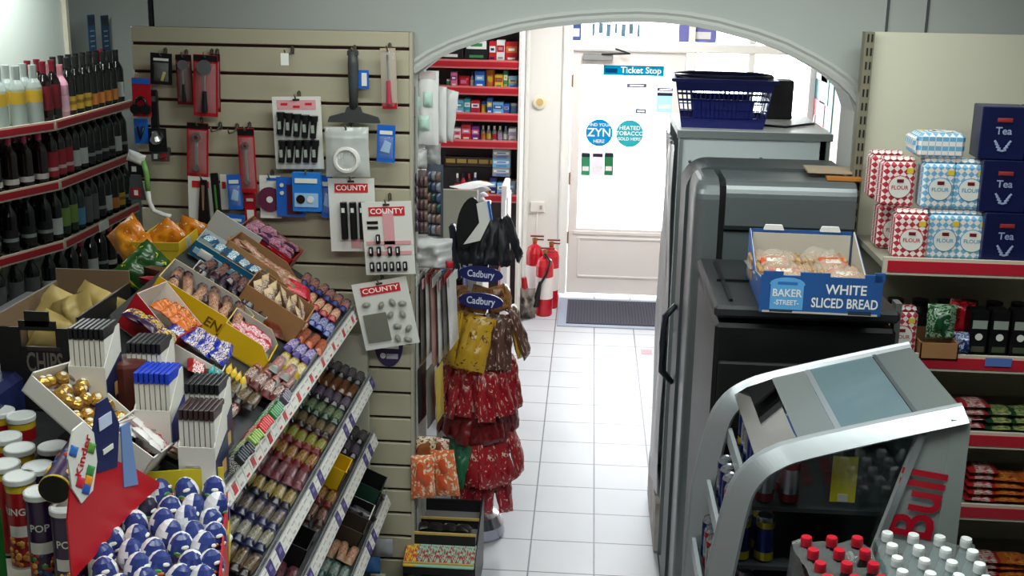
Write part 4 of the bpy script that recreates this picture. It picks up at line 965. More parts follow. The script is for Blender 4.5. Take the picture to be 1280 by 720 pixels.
# toy egg display
KX0, KX1, KY0, KY1 = -1.125, -.835, 2.185, 2.615; KZ = ZL
kin = thing('egg_display', 'red display box of white and blue chocolate eggs with a yellow back', 'display box', T((KX0 + KX1) / 2, (KY0 + KY1) / 2, KZ, 0, 0, .27))
kw, kl = KX1 - KX0, KY1 - KY0; kred = M('kinder_red', (190, 16, 26), .35); kyel = M('kinder_yellow', (196, 180, 30), .4)
mb = MB().box((0, 0, .01), (kw, kl, .02), kred)
mb.box((kw / 2, 0, .08), (.004, kl, .16), kred).box((0, 0, .08), (kw, kl, .01), kred).box((kw / 2 + .003, .16, .06), (.003, .12, .08), kyel).box((kw / 2 + .003, .2, .1), (.003, .05, .05), M('kinder_blue', (30, 50, 140), .4)).box((0, -kl / 2, .07), (kw, .004, .14), kred)
mb.build('tray', kin)
cz = Vector((PY(212, 590, KY1).x, 0, PY(212, 590, KY1).z))
MB().box((.0, kl / 2, .115), (kw * .96, .004, .23), kyel).lathe([(.05, 0), (.05, .004)], M('kinder_brown', (110, 50, 30), .4), 20, T(-.07, kl / 2 - .003, .17) @ FRONT).build('back_card', kin)
# left side header: red wing with a white swoosh and fruit-coloured blobs
def swoosh(mb, poly, m_, off, mx): mb.prism(poly, .003, m_, mx @ T(0, 0, off))
SIDE = Matrix(((0, 0, -1, 0), (-1, 0, 0, 0), (0, 1, 0, 0), (0, 0, 0, 1)))     # local x -> -Y, y -> Z, z -> -X
lm = Matrix.Translation((-kw / 2, 0, 0))
FACE = T(-kw / 2 + .045, -.01, 0) @ Matrix.Rotation(-.42, 4, 'Z') @ Matrix(((0, 0, 1, 0), (-1, 0, 0, .0), (0, 1, 0, 0), (0, 0, 0, 1))) # faces +X
mb = MB()
wing = [(.18, .16), (.18, .30), (.15, .40), (.08, .42), (.0, .37), (-.1, .30), (-.2, .22), (-.2, .21), (-.05, .20), (.1, .17)]
mb.prism(wing, .004, kred, FACE)
mb.prism([(.13, .32), (.16, .37), (.165, .44), (.14, .495), (.10, .50), (.065, .46), (.06, .39), (.085, .33)], .004, W_, FACE @ T(0, 0, .004))
for k, (x, y, c) in enumerate(((.13, .37, (200, 40, 60)), (.09, .38, (60, 140, 70)), (.11, .345, (40, 90, 180)), (.10, .36, (230, 150, 40)), (.145, .45, (50, 110, 190)), (.08, .43, (90, 150, 60)))):
    mb.pillow(.03, .022, .006, M('blob%d' % k, c, .4), FACE @ T(x, y, .009, 0, 0, .6), k, 6, 6, .1)
mb.text('Kinder', .034, kred, FACE @ T(.112, .425, .0095) @ Matrix.Diagonal((-1, 1, 1, 1)) @ Matrix.Rotation(1.0, 4, 'Z'))
mb.prism([(.06, .36), (.065, .46), (.04, .52), (.0, .52), (-.04, .44), (-.02, .34)], .004, M('kinder_navy', (34, 40, 86), .35), FACE @ T(0, 0, .002))
mb.box((.02, .47, .009), (.05, .03, .002), M('kinder_pale', (190, 200, 225), .4), FACE).box((.015, .40, .008), (.04, .012, .002), W_, FACE)
mb.prism([(-.04, .28), (-.045, .43), (-.08, .43), (-.10, .26)], .004, M('kinder_blue_pic', (110, 140, 190), .4), FACE @ T(0, 0, .003))
mb.build('header_wing', kin)
# near oval card
mb = MB().prism([(.045 * math.cos(a), .07 + .075 * math.sin(a)) for a in [k * PI / 10 for k in range(11)]] + [(-.045, 0), (.045, 0)], .004, W_, T(-kw / 2 + .02, -kl / 2 - .01, .0) @ FRONT)
mb.prism([(.04 * math.cos(a), .05 + .03 * math.sin(a)) for a in [k * PI / 10 for k in range(20)]], .003, M('kinder_sky', (80, 120, 180), .4), T(-kw / 2 + .02, -kl / 2 - .014, 0) @ FRONT)
mb.text('Kinder', .02, kred, T(-kw / 2 + .02, -kl / 2 - .016, .115) @ FRONT)
mb.build('front_card', kin)
# eggs: two domed halves with a blue-violet label wave and a seam, in clear tiers
eggw = M('egg_white', (226, 226, 230), .25); eggb = M('egg_blue', (46, 60, 124), .25); eggd = M('egg_dark', (40, 40, 62), .25); eggr = M('egg_red', (150, 24, 34), .3)
def egg_mesh(main):
    mb = MB(); prof = [(.0, -.030), (.012, -.028), (.020, -.020), (.0245, -.008), (.0245, .002), (.022, .014), (.016, .025), (.008, .031), (0, .033)]
    n = 20; vs = []
    for r, z in prof:
        for k in range(n): a = 2 * PI * k / n; vs.append((r * math.cos(a), r * math.sin(a), z))
    for j in range(len(prof) - 1):
        for k in range(n):
            a = 2 * PI * (k + .5) / n
            d = math.cos(a + .6) - .12 * abs(j - 3.5) * .6 + .25 * math.sin(j * 1.3)
            m_ = main if (d > .22 and j > 1) else eggw
            if j == 0: m_ = eggr
            mb.add([vs[j * n + k], vs[j * n + (k + 1) % n], vs[(j + 1) * n + (k + 1) % n], vs[(j + 1) * n + k]], [(0, 1, 2, 3)], m_, None, True)
    for k, (a, z, c) in enumerate(((-.9, .012, W_), (-1.5, .0, M('egg_green', (70, 140, 80), .3)), (-1.3, -.004, M('egg_orange', (220, 130, 60), .3)), (-.6, -.006, W_))):
        mb.lathe([(.006, 0), (.004, .002), (0, .0025)], c, 8, Matrix.Rotation(a + .6, 4, 'Z') @ T(.0225 if z > .01 else .0240, 0, z, 0, PI / 2 - (.5 if z > .01 else 0), 0) @ Matrix.Diagonal((.7, 1.3, 1, 1)))
    return mb
ep = {'b': Placer(tag(egg_mesh(eggb).build('chocolate_egg'), '', 'chocolate egg')), 'd': Placer(tag(egg_mesh(eggd).build('chocolate_egg'), '', 'chocolate egg'))}
kc = Vector(((KX0 + KX1) / 2, (KY0 + KY1) / 2, KZ)); tray_c = film('egg_tray_clear', (225, 225, 232), .78, .12)
kR = Matrix.Translation(kc) @ Matrix.Rotation(.27, 4, 'Z')
for r in range(7):
    for c in range(5):
        kd = 'd' if (r >= 5 and c < 2) else 'b'
        x = -kw / 2 + .028 + c * .058; y = -kl / 2 + .034 + r * .060; z = .13 + r * .008 + RN.uniform(-.004, .004)
        lb = 'white egg with dark blue wave at the back left of the egg display' if kd == 'd' else 'white chocolate egg with blue wave standing in the egg display'
        ep[kd](kR @ Matrix.Translation(Vector((x + RN.uniform(-.008, .008) + (.012 if r % 2 else -.008), y + RN.uniform(-.008, .008), z + RN.uniform(-.006, .008)))) @ T(0, 0, 0, RN.uniform(-.3, .3), RN.uniform(-.15, .35), RN.uniform(-1.2, .3)) @ Matrix.Scale(1.22, 4), lb, 'dark wave eggs' if kd == 'd' else 'blue wave eggs')
MB().box((0, 0, .03), (kw * .96, kl * .97, .003), tray_c, T(0, 0, .10, .13, 0, 0)).build('clear_tray', kin)

# chips carton
cx0, cx1, cy0, cy1, cz1 = -1.72, -1.475, 3.1, 3.49, 1.638
cx, cy, cw, cl_ = (cx0 + cx1) / 2, (cy0 + cy1) / 2, cx1 - cx0, cy1 - cy0; ch = cz1 - 1.345
cb = M('chips_black', (26, 25, 24), .5); ci = M('chips_inside', (118, 96, 74), .7); cg = M('chips_grey', (108, 100, 92), .5)
t = thing('chips_carton', 'black cardboard carton printed CHIPS holding beige paper bags', 'carton', Matrix.Translation((cx, cy, 1.345)))
mb = MB(); hw = cw / 2
fy = -cl_ / 2
mb.box((0, fy, ch * .31), (cw, .006, ch * .62), cb)
mb.box((-cw * .36, fy, ch * .75), (cw * .28, .006, ch * .26), cb).box((cw * .36, fy, ch * .75), (cw * .28, .006, ch * .26), cb).box((0, fy, ch * .9), (cw * .46, .006, ch * .1), cb).box((0, fy, ch * .97), (cw * .3, .006, ch * .16), cb)
mb.box((0, fy, ch * .65), (cw * .46, .006, ch * .06), cb)
mb.box((0, -fy, ch * .5 + .02), (cw, .006, ch + .04), ci).box((0, -fy + .004, ch / 2), (cw, .004, ch), cb).box((0, 0, .004), (cw, cl_, .006), ci)
for s in (-1, 1): mb.box((s * hw, 0, ch * .5), (.004, cl_, ch), cb).box((s * (hw - .004), 0, ch * .5), (.004, cl_, ch), ci)
cp = PY(57, 454, cy0)
mb.text('CHIPS', .085, cg, T(cp.x - cx, fy - .0045, cp.z - 1.345) @ FRONT, .5).box((cp.x - cx, fy - .004, cp.z - 1.345 + .045), (.1, .002, .012), M('chips_dim', (52, 40, 38), .5))
mb.build('box', t)
bagm = M('bag_beige', (196, 172, 104), .4, mottle=((170, 146, 84), 6, .6))
bp_ = Placer(tag(MB().pillow(.15, .22, .06, bagm, FRONT, 4, 10, 12, .9).build('crisp_bag'), '', 'crisp bag'))
for k, (x, y, z, ry, rx, rz) in enumerate(((-.02, -.10, .15, .5, -.25, .2), (-.07, .02, .2, .6, .05, .4), (.07, -.04, .2, -.4, -.1, -.2), (.05, .1, .2, .5, .1, .1))):
    bp_(Matrix.Translation((cx + x * .75, cy + y * .9, 1.345 + z)) @ T(0, 0, 0, rx, ry, rz), ['plain beige crisp bag low at the front of the chips carton', 'plain beige crisp bag leaning left in the chips carton', 'plain beige crisp bag leaning right in the chips carton', 'plain beige crisp bag at the back of the chips carton'][k])
# yellow box with orange crisp bags
x0, x1 = PY(182, 330, 3.9).x, PY(250, 330, 3.9).x
yc = thing('crisp_carton', 'mustard yellow open carton with orange crisp bags in front of the slatted panel', 'carton', T(-1.545, 4.04, 1.575, 0, 0, .06))
w = .165; h = .105; mb = MB(); mu = M('carton_mustard', (206, 172, 42), .5)
for c, d in (((0, -.16, h / 2), (w, .005, h)), ((0, .16, h / 2), (w, .005, h)), ((-w / 2, 0, h / 2), (.005, .32, h)), ((w / 2, 0, h / 2), (.005, .32, h)), ((0, 0, .003), (w, .32, .005))): mb.box(c, d, mu)
mb.box((0, -.164, h * .86), (w * 1.02, .004, .03), M('carton_mustard_dark', (180, 150, 30), .5)).box((w / 2 + .003, -.05, h * .6), (.002, .05, .08), tk_g)
mb.build('box', yc)
ob = Placer(tag(MB().pillow(.13, .18, .06, WR('bag_amber', (214, 140, 30), (206, 120, 26), (236, 226, 210), axis=1, scale=3, amt=.34), FRONT, 6, 10, 12, .7).build('crisp_bag'), '', 'crisp bag'))
c0 = Vector((-1.535, 4.06, 1.565))
ob(Matrix.Translation(c0 + Vector((.03, .09, .085))) @ T(0, 0, 0, .3, .4, .1) @ Matrix.Scale(.78, 4), 'orange crisp bag lying in the mustard yellow carton')
ob(Matrix.Translation(c0 + Vector((-.035, .0, .09))) @ T(0, 0, 0, .2, .8, .3) @ Matrix.Scale(.78, 4), 'orange crisp bag sticking up at the back of the mustard carton')
p = PY(166, 304, 3.92)
ob(Matrix.Translation(p) @ T(0, 0, 0, -.5, -.7, .2), 'orange crisp bag slumped outside the mustard carton on its left')
p = PY(180, 334, 3.78)
gbag = tag(MB().pillow(.13, .16, .06, WR('bag_darkgreen', (30, 70, 28), (34, 76, 30), (200, 190, 40), axis=1, scale=2.5, amt=.34), FRONT, 8, 10, 12, .7).build('crisp_bag', None, Matrix.Translation(p) @ T(0, 0, 0, -.6, .8, .1)), 'dark green crisp bag below the orange one, beside the mustard carton', 'crisp bag')
for (x, y, Y, c, lb) in ((200, 358, 3.62, (150, 20, 30), 'red packet between the chips carton and the yellow carton'), (205, 345, 3.72, (90, 60, 40), 'brown packet under the mustard carton')):
    p = PY(x, y, Y); tag(MB().pillow(.14, .11, .05, M('pk%d%d' % c[:2], c, .35), T(0, 0, 0, -.5, .3, .2), c[0]).build('sweet_bag', None, Matrix.Translation(p)), lb, 'sweet bag')
p = PY(4, 490, 3.0)
tag(MB().box((0, 0, 0), (.1, .2, .3), M('pk_navy', (24, 26, 58), .35, mottle=((50, 60, 120), 8, .6)), None, .02).build('crisp_multipack', None, Matrix.Translation((p.x - .03, p.y, 1.17 + .15))), 'dark blue multipack at the left edge beneath the chips carton', 'multipack')
# ================================================================== GOODS ON THE END OF THE PANEL
YE = 4.62
end_x = XS1 + .02
t = thing('end_grid', 'dark wire grid panel fixed to the end of the slatted panel beside the arch', 'wire grid', T(0, 0, 0))
wire = M('wire_dark', (56, 54, 52), .4, .6)
for k in range(5): MB().tube([(-.69, 4.46 + k * .07, .3), (-.69, 4.46 + k * .07, 2.2)], .004, wire, 6).build('upright_wire', t)
for k in range(7): MB().tube([(-.69, 4.45, .4 + k * .28), (-.69, 4.75, .4 + k * .28)], .004, wire, 6).build('cross_wire', t)
bagclear = film('bag_milky', (236, 236, 234), .35, .2)
bagw = M('bag_white', (224, 224, 222), .35, mottle=((200, 202, 200), 9, .5))
def flatpack(label, cat, x0, y0, x1, y1, Y, mat, th=.02, rz=0, seed=1, wr=.25, group=None, name='hanging_pack', extra=None, ry=0):
    a, b = PY(x0, y0, Y), PY(x1, y1, Y); w, h = b.x - a.x, a.z - b.z
    t = thing(name, label, cat, T((a.x + b.x) / 2, Y, (a.z + b.z) / 2, 0, ry, rz), group)
    mb = MB().pillow(w, h, th, mat, FRONT, seed, 9, 12, wr); mb.build('bag', t)
    if extra: extra(t, w, h)
    return t
def mint(t, w, h):
    for k, (x, z, sx, sz) in enumerate(((-.12, -.2, .5, .2), (.05, .12, .45, .2))):
        MB().pillow(w * sx, h * sz, .03, M('pack_mint', (176, 208, 194), .4), T(x * w, -.02, z * h) @ FRONT, k, 6, 6, .2).build('sponge', t)
    MB().box((0, -.012, h * .44), (w * .8, .003, h * .1), M('header_pinkish', (214, 200, 202), .4)).build('header_card', t)
flatpack('tall white bag of mint coloured sponges, leftmost of the white bags by the arch', 'hanging bag', 507, 92, 531, 186, 4.52, bagw, .04, .4, 1, extra=mint)
flatpack('long white bag with mint packs hanging in the middle of the white bags', 'hanging bag', 522, 88, 549, 181, 4.50, bagw, .04, -.2, 2, extra=mint)
flatpack('plain white crumpled bag right of the mint packs', 'hanging bag', 541, 108, 560, 178, 4.55, bagw, .04, -.5, 3)
flatpack('plain white tapered bag hanging furthest right of the white bags', 'hanging bag', 552, 112, 572, 176, 4.60, bagw, .05, -.6, 4, ry=.15)
flatpack('clear bag of grey goods below the white mint bags', 'hanging bag', 506, 186, 534, 212, 4.52, M('bag_greyclear', (150, 150, 150), .25, mottle=((210, 210, 210), 14, .8)), .05, .2, 5)
flatpack('clear wrinkled bag with an orange label beside the grey bag', 'hanging bag', 530, 178, 552, 206, 4.58, M('bag_greyclear', (150, 150, 150), .25), .04, -.3, 6)
# hair accessory bags with coloured beads
beads = [M('bead_%d' % k, c, .3) for k, c in enumerate(((30, 38, 70), (70, 76, 104), (34, 66, 62), (110, 90, 82), (46, 52, 84), (120, 122, 132), (88, 66, 70)))]
def beadbag(label, x0, y0, x1, y1, Y, base, rz, n, cols):
    def ex(t, w, h):
        for r in range(n):
            for c in range(3):
                MB().pillow(w * .3, h / n * .8, .03, beads[cols[(r * 3 + c * 2) % len(cols)]], T(-w * .3 + c * w * .3, -.018, h * .42 - (r + .5) * h * .88 / n) @ FRONT, r + c, 5, 5, .2).build('hair_bobble', t)
    flatpack(label, 'hair accessory bag', x0, y0, x1, y1, Y, base, .03, rz, 7, .2, name='hair_accessory_bag', extra=ex)
beadbag('dark navy bag of hair bobbles, left of the three below the white bags', 503, 208, 521, 293, 4.48, M('bag_dark_navy', (26, 28, 44), .3), .3, 6, [0, 4, 0, 5, 0])
beadbag('brownish bag of hair bobbles between the navy and the clear one', 518, 212, 536, 293, 4.50, M('bag_brown_dark', (70, 56, 56), .3), .1, 5, [6, 3, 6])
beadbag('clear bag of pale mixed hair bobbles, right of the three', 534, 205, 555, 296, 4.52, M('bag_slate', (70, 78, 90), .3), -.3, 6, [1, 3, 5, 2, 3])
flatpack('shiny clear bag of white cotton goods under the hair bobble bags', 'hanging bag', 516, 296, 566, 336, 4.50, M('bag_shiny', (206, 206, 206), .2, mottle=((150, 152, 150), 14, .7)), .09, -.1, 9, .8, name='cotton_bag')
for k, (x, y) in enumerate(((562, 331), (545, 333))):
    p = PY(x, y, 4.47); tag(MB().pillow(.03, .03, .02, RD, FRONT, k).build('red_clip', None, Matrix.Translation(p)), ['small red clip at the lower right of the shiny clear bag', 'small red clip under the middle of the shiny clear bag'][k], 'clip')
# long flat packs hung edge-on in a row
cols = [((58, 52, 50), 'dark grey-brown'), ((120, 84, 80), 'dusty pink'), ((70, 64, 62), 'charcoal'), ((176, 172, 168), 'pale grey'), ((150, 110, 104), 'rose brown'), ((196, 194, 190), 'off-white'), ((90, 84, 84), 'mid grey'), ((210, 208, 206), 'bright white')]
for k, (c, nm) in enumerate(cols):
    x = 511 + k * 7.2; y0 = 338 + (k % 3) * 4; y1 = 468 - (k % 4) * 6 - k * 2
    a, b = PY(x, y0, 4.47 + .02 * k), PY(x, y1, 4.47 + .02 * k); h = a.z - b.z
    t = thing('tights_pack', '%s flat pack hanging edge-on, %s in the row of long packs' % (nm, ['first', 'second', 'third', 'fourth', 'fifth', 'sixth', 'seventh', 'last'][k]), 'hanging pack', T(a.x + .012, 4.5 + .02 * k, (a.z + b.z) / 2, 0, -.02 * k, 1.42 + RN.uniform(-.1, .1)), 'long flat packs')
    MB().pillow(.12, h, .014, M('flat%d' % k, c, .3, mottle=(tuple(min(255, v + 60) for v in c), 9, .6)), FRONT, k, 6, 10, .4).build('pack', t)
    MB().box((0, -.009, h * .44), (.11, .003, .04), [RD, W_, PK][k % 3]).build('header_card', t)
for k, (c, nm) in enumerate((((34, 34, 36), 'black'), ((52, 46, 46), 'dark brown'), ((120, 116, 112), 'grey'), ((196, 170, 60), 'yellow edged'))):
    x = 512 + k * 11; a, b = PY(x, 460, 4.48), PY(x, 535 - 6 * (k % 2), 4.48); h = a.z - b.z
    t = thing('sock_pack', '%s long pack in the lower row beneath the flat packs' % nm, 'hanging pack', T(a.x + .01, 4.52, (a.z + b.z) / 2, 0, -.03 * k, 1.4), 'lower flat packs')
    MB().pillow(.11, h, .016, M('low%d' % k, c, .35), FRONT, k, 6, 10, .4).build('pack', t)
# blue boxes behind, seen between the packs and the sweet tower
for k, (x0, y0, x1, y1, c, nm) in enumerate(((553, 335, 580, 392, (40, 84, 170), 'blue and white box high behind the hanging flat packs'), (550, 395, 578, 440, (150, 160, 190), 'pale blue box in the middle behind the flat packs'), (548, 440, 578, 480, (24, 48, 130), 'deep blue box behind the foot of the flat packs'), (552, 482, 576, 520, (70, 84, 120), 'grey-blue box lowest behind the flat packs'))):
    a, b = PY(x0, y0, 5.3), PY(x1, y1, 5.3)
    tag(MB().box((0, 0, 0), (b.x - a.x, .2, a.z - b.z), M('bx%d' % k, c, .4), None, .004).box((0, -.101, (a.z - b.z) * .2), ((b.x - a.x) * .8, .002, (a.z - b.z) * .25), W_).build('boxed_goods', None, Matrix.Translation(((a.x + b.x) / 2, 5.35, (a.z + b.z) / 2))), nm, 'box')
a, b = PY(552, 335, 5.3), PY(578, 520, 5.3)
tag(MB().box(((a.x + b.x) / 2, 5.49, .8), (.2, .03, 1.6), shelf_l).build('box_rack', None), 'cream backing panel behind the blue boxes', 'rack')
# orange sweet bags hanging low
def treat(label, x0, y0, x1, y1, Y, c, seed, rz=0, ry=0, group=None):
    return flatpack(label, 'sweet bag', x0, y0, x1, y1, Y, WR('treat%d%d%d' % c[0], *c, axis=1, scale=4.5, stretch=(1.5, 1.5, 2.5), amt=.44), .04, rz, seed, .5, group, 'sweet_bag', None, ry)
OR = ((206, 84, 44), (226, 120, 70), (240, 220, 190))
treat('orange sweet bag hanging in front, left of the pair above the black carton', 514, 568, 543, 623, 4.40, OR, 1, .2)
treat('orange sweet bag hanging in front, right of the pair above the black carton', 540, 562, 572, 620, 4.42, OR, 2, -.2, -.15)
treat('cream and brown sweet bag behind the orange pair, upper left', 516, 545, 545, 585, 4.48, ((150, 90, 50), (220, 200, 170), (110, 60, 40)), 3, .1)
treat('brown and white sweet bag peeping over the orange pair', 538, 547, 562, 590, 4.50, ((140, 76, 50), (226, 210, 190), (160, 50, 40)), 4, -.3)
# carton tower at the foot of the panel end
gx0, gx1 = PY(512, 640, 4.5).x, PY(598, 640, 4.5).x; gw = gx1 - gx0; gxc = (gx0 + gx1) / 2
def zt(y, Y=4.45): return PY(555, y, Y).z
tower = thing('carton_rack', 'black stepped rack with cream edges at the foot of the slatted panel end', 'rack', T(gxc, 4.56, 0))
edge = M('edge_cream', (196, 168, 96), .5)
zs = [zt(626, 4.7), zt(650, 4.5), zt(698, 4.38)]
mb = MB()
for s in (-1, 1): mb.prism([(-.22, 0), (.17, 0), (.17, zs[0] + .02), (.10, zs[0] + .02), (-.22, zs[2])], .008, blk_c, Matrix(((0, 0, 1, s * gw / 2 - .004), (1, 0, 0, 0), (0, 1, 0, 0), (0, 0, 0, 1))))
mb.box((0, .16, zs[0] / 2), (gw, .01, zs[0]), blk_c); mb.build('side_panel', tower)
for k, (y, z) in enumerate(((.08, zs[0] - .06), (-.06, zs[1] - .07), (-.16, max(.06, zs[2] - .04)))):
    MB().box((0, y, z), (gw - .01, .16, .008), M('shelf_grey_in', (120, 120, 118), .6)).box((0, y - .08, z + .02), (gw - .008, .006, .05), blk_c).box((0, y - .083, z + .047), (gw - .004, .008, .01), edge).build('shelf', tower)
ppl = Placer(tag(MB().pillow(.08, .05, .03, M('pk_black', (26, 24, 26), .3), T(0, 0, .01), 3, 6, 6, .5).build('sweet_packet'), '', 'sweet packet'))
for i in range(4): ppl(T(gxc - gw * .32 + i * gw * .2, 4.51, zs[1] - .05, 0, 0, RN.uniform(-.5, .5)), 'black packet on the middle shelf of the black stepped rack', 'black packets')
tg = WR('gumstrip', (206, 196, 60), (130, 190, 170), (170, 50, 50), axis=1, lo=-1, hi=.97, scale=5, stretch=(2, 1, 1))
tgt = WR('gumstrip_teal', (150, 196, 176), (150, 200, 180), (160, 60, 56), axis=1, lo=.1, hi=.9, scale=6, stretch=(2, 1, 1))
def strip(mt, nm='bubblegum_pack'): return Placer(tag(MB().box((0, 0, .006), (.056, .13, .012), mt, None, .004).build(nm), '', 'gum pack'))
sy, st = strip(WR('gumstrip_y', (214, 184, 50), (220, 190, 60), (190, 70, 50), axis=1, lo=.1, hi=.9, scale=6, stretch=(2, 1, 1))), strip(tgt)
for i in range(6):
    (sy if i == 0 else st)(T(gxc - gw * .41 + i * gw * .164, 4.37, zs[2] + .012, .35, 0, 0), 'yellow bubblegum pack at the left end of the teal row' if i == 0 else 'teal bubblegum pack with red print on the front step of the black rack', None if i == 0 else 'teal bubblegum packs')
sg = strip(WR('gumstrip_d', (40, 52, 48), (60, 80, 60), (206, 190, 90), axis=1, lo=.1, hi=.9, scale=6, stretch=(2, 1, 1)))
for i in range(5): sg(T(gxc - gw * .42 + i * gw * .19, 4.24, .05, .35, 0, 0), 'dark green bubblegum pack in the lowest row by the floor', 'dark bubblegum packs')
tag(MB().box((0, 0, .02), (gw, .2, .04), blk_c).box((0, -.1, .04), (gw, .008, .08), M('carton_deep_teal', (24, 54, 56), .45)).build('low_carton', None, T(gxc, 4.24, 0)), 'dark teal carton on the floor in front of the black stepped rack', 'carton')
# small goods at the foot of the slatted panel
for k, (x, y, c, lb) in enumerate(((452, 690, (36, 34, 38), 'black packet at the foot of the slatted panel'), (478, 684, (150, 150, 156), 'grey packet at the foot of the slatted panel'), (462, 706, (60, 110, 170), 'blue packet at the foot of the slatted panel'))):
    p = PY(x, y, 4.33); tag(MB().pillow(.09, .08, .04, M('ft%d' % k, c, .35), FRONT, k, 6, 6, .3).build('sweet_packet', None, Matrix.Translation(p)), lb, 'sweet packet')
tag(MB().box((0, 0, .05), (.3, .2, .1), blk_c).box((0, 0, .115), (.28, .18, .01), blk_c).build('plinth_box', None, T(-.85, 4.27, 0)), 'black plinth box at the foot of the slatted panel', 'box')

# ================================================================== HANGING SWEET TOWER BY THE AISLE
YT = 5.02; base = PZ(606, 660, 0); XT = PY(600, 500, YT).x
tw = thing('sweet_tower', 'tall hanging sweet stand with two dark blue oval Cadbury headers by the aisle', 'display stand', T(XT, YT, 0))
pole = M('pole_navy', (24, 30, 66), .35)
ztop = PY(600, 330, YT).z
MB().cyl((-.11, .02, 0), (-.11, .02, ztop + .05), .028, pole).build('pole', tw)
MB().lathe([(.12, .0), (.125, .01), (.12, .06), (.095, .105), (.05, .13), (0, .135)], M('dome_silver', (176, 178, 190), .16, .9), 28, T(.0, .02, 0)).build('weighted_base', tw)
for y0, y1 in ((332, 353), (365, 387)):
    a, b = PY(573, y0, YT - .18), PY(629, y1, YT - .18); w = b.x - a.x; h = a.z - b.z
    hd = MB().prism([(w / 2 * math.cos(q), h / 2 * math.sin(q)) for q in [k * PI / 14 for k in range(28)]], .012, M('header_navy', (30, 34, 92), .35), T(0, .006, 0, 0, .07, 0) @ FRONT)
    hd.text('Cadbury', h * .62, M('header_white', (206, 210, 235), .4), T(0, -.008, 0, 0, .07, 0) @ FRONT, .8)
    hd.build('header', tw, T((a.x + b.x) / 2 - XT, -.18, (a.z + b.z) / 2))
for y in (395, 462, 520, 560, 600):
    z = PY(600, y, YT).z
    mb = MB().tube([(.15 * math.cos(q) - .0, .15 * math.sin(q), z) for q in [k * PI / 12 for k in range(25)]], .004, wire, 6)
    mb.tube([(-.11, .02, z), (-.14, 0, z)], .004, wire, 6).tube([(-.11, .02, z), (.15, 0, z)], .004, wire, 6); mb.build('ring', tw)
def tier(y0, y1, c, lb, grp, angs, r=.15, w=.12, alt=None):
    top, bot = PY(600, y0, YT - r).z, PY(600, y1, YT - r).z; h = top - bot
    pl = {}
    for key, cc in (('a', c), ('b', alt or c)):
        if key == 'b' and not alt: continue
        pl[key] = Placer(tag(MB().pillow(w, h, .045, WR('tower%d%d%d' % cc[0], *cc, axis=1, scale=3.5, lo=.12, hi=.8, amt=.37), T(0, 0, -h / 2) @ FRONT, len(COL.objects) % 7, 8, 12, .6).build('sweet_bag'), '', 'sweet bag'))
    for i, a in enumerate(angs):
        key = 'b' if (alt and i in alt_ix) else 'a'
        q = math.radians(a)
        pl[key](T(XT + (r + .005 * (i % 3)) * math.cos(q), YT + (r + .005 * (i % 3)) * math.sin(q), top) @ T(0, 0, 0, 0, 0, q + PI / 2) @ T(0, 0, RN.uniform(-.02, .012), -.25 + RN.uniform(-.14, .12), RN.uniform(-.28, .28), RN.uniform(-.35, .35)), lb[key], grp[key])
A9 = [-168, -148, -128, -110, -92, -74, -56, -38, -18, 4]
alt_ix = (6, 7, 8)
tier(392, 458, ((176, 134, 30), (186, 146, 40), (90, 52, 22)), {'a': 'yellow sweet bag in the top tier of the sweet tower', 'b': 'dark brown sweet bag among the yellow ones on the sweet tower'}, {'a': 'yellow bags on the tower', 'b': 'brown bags on the tower'}, A9, .14, .095, ((66, 40, 34), (90, 60, 50), (190, 170, 160)))
alt_ix = (8,)
tier(360, 392, ((90, 50, 30), (150, 100, 50), (60, 30, 20)), {'a': 'small brown sweet bag between the two Cadbury headers'}, {'a': 'brown bags between the headers'}, [-150, -115, -80, -45, -10], .1, .09)
alt_ix = ()
tier(458, 518, ((124, 16, 28), (150, 26, 38), (206, 176, 150)), {'a': 'red sweet bag with pale print in the second tier of the tower'}, {'a': 'red bags in the second tier'}, A9, .14, .09)
tier(512, 552, ((96, 16, 20), (110, 22, 26), (60, 12, 16)), {'a': 'dark red sweet bag in the third tier of the tower'}, {'a': 'dark red bags in the third tier'}, A9, .13, .09)
alt_ix = (1, 2, 3)
tier(545, 604, ((140, 18, 30), (160, 34, 42), (210, 186, 168)), {'a': 'red and white sweet bag in the fourth tier of the tower', 'b': 'green sweet bag on the left of the fourth tier of the tower'}, {'a': 'red bags in the fourth tier', 'b': 'green bags in the fourth tier'}, A9, .14, .09, ((30, 84, 60), (40, 100, 70), (20, 50, 40)))
alt_ix = ()
tier(588, 640, ((130, 16, 32), (160, 40, 50), (214, 190, 180)), {'a': 'red sweet bag with white spots in the lowest tier of the tower'}, {'a': 'red bags in the lowest tier'}, [-120, -95, -70, -45, -20], .12, .10)
# black gloves bundle above the headers
gl = M('glove_black', (16, 17, 26), .5)
top = PY(606, 276, YT - .08).z; bot = PY(606, 334, YT - .08).z
pl = Placer(tag(MB().pillow(.07, top - bot, .04, gl, T(0, 0, -(top - bot) / 2) @ FRONT, 3, 8, 12, .9).build('black_pouch'), '', 'hanging pouch'))
for i, a in enumerate((-175, -150, -125, -105, -85, -65, -45, -20, 0)):
    q = math.radians(a); pl(T(XT + .025 + .085 * math.cos(q), YT + .06 * math.sin(q), top + .01 * (i % 2)) @ T(0, 0, 0, -.3, RN.uniform(-.2, .2), q + PI / 2), 'black pouch hanging above the upper Cadbury header', 'black pouches')
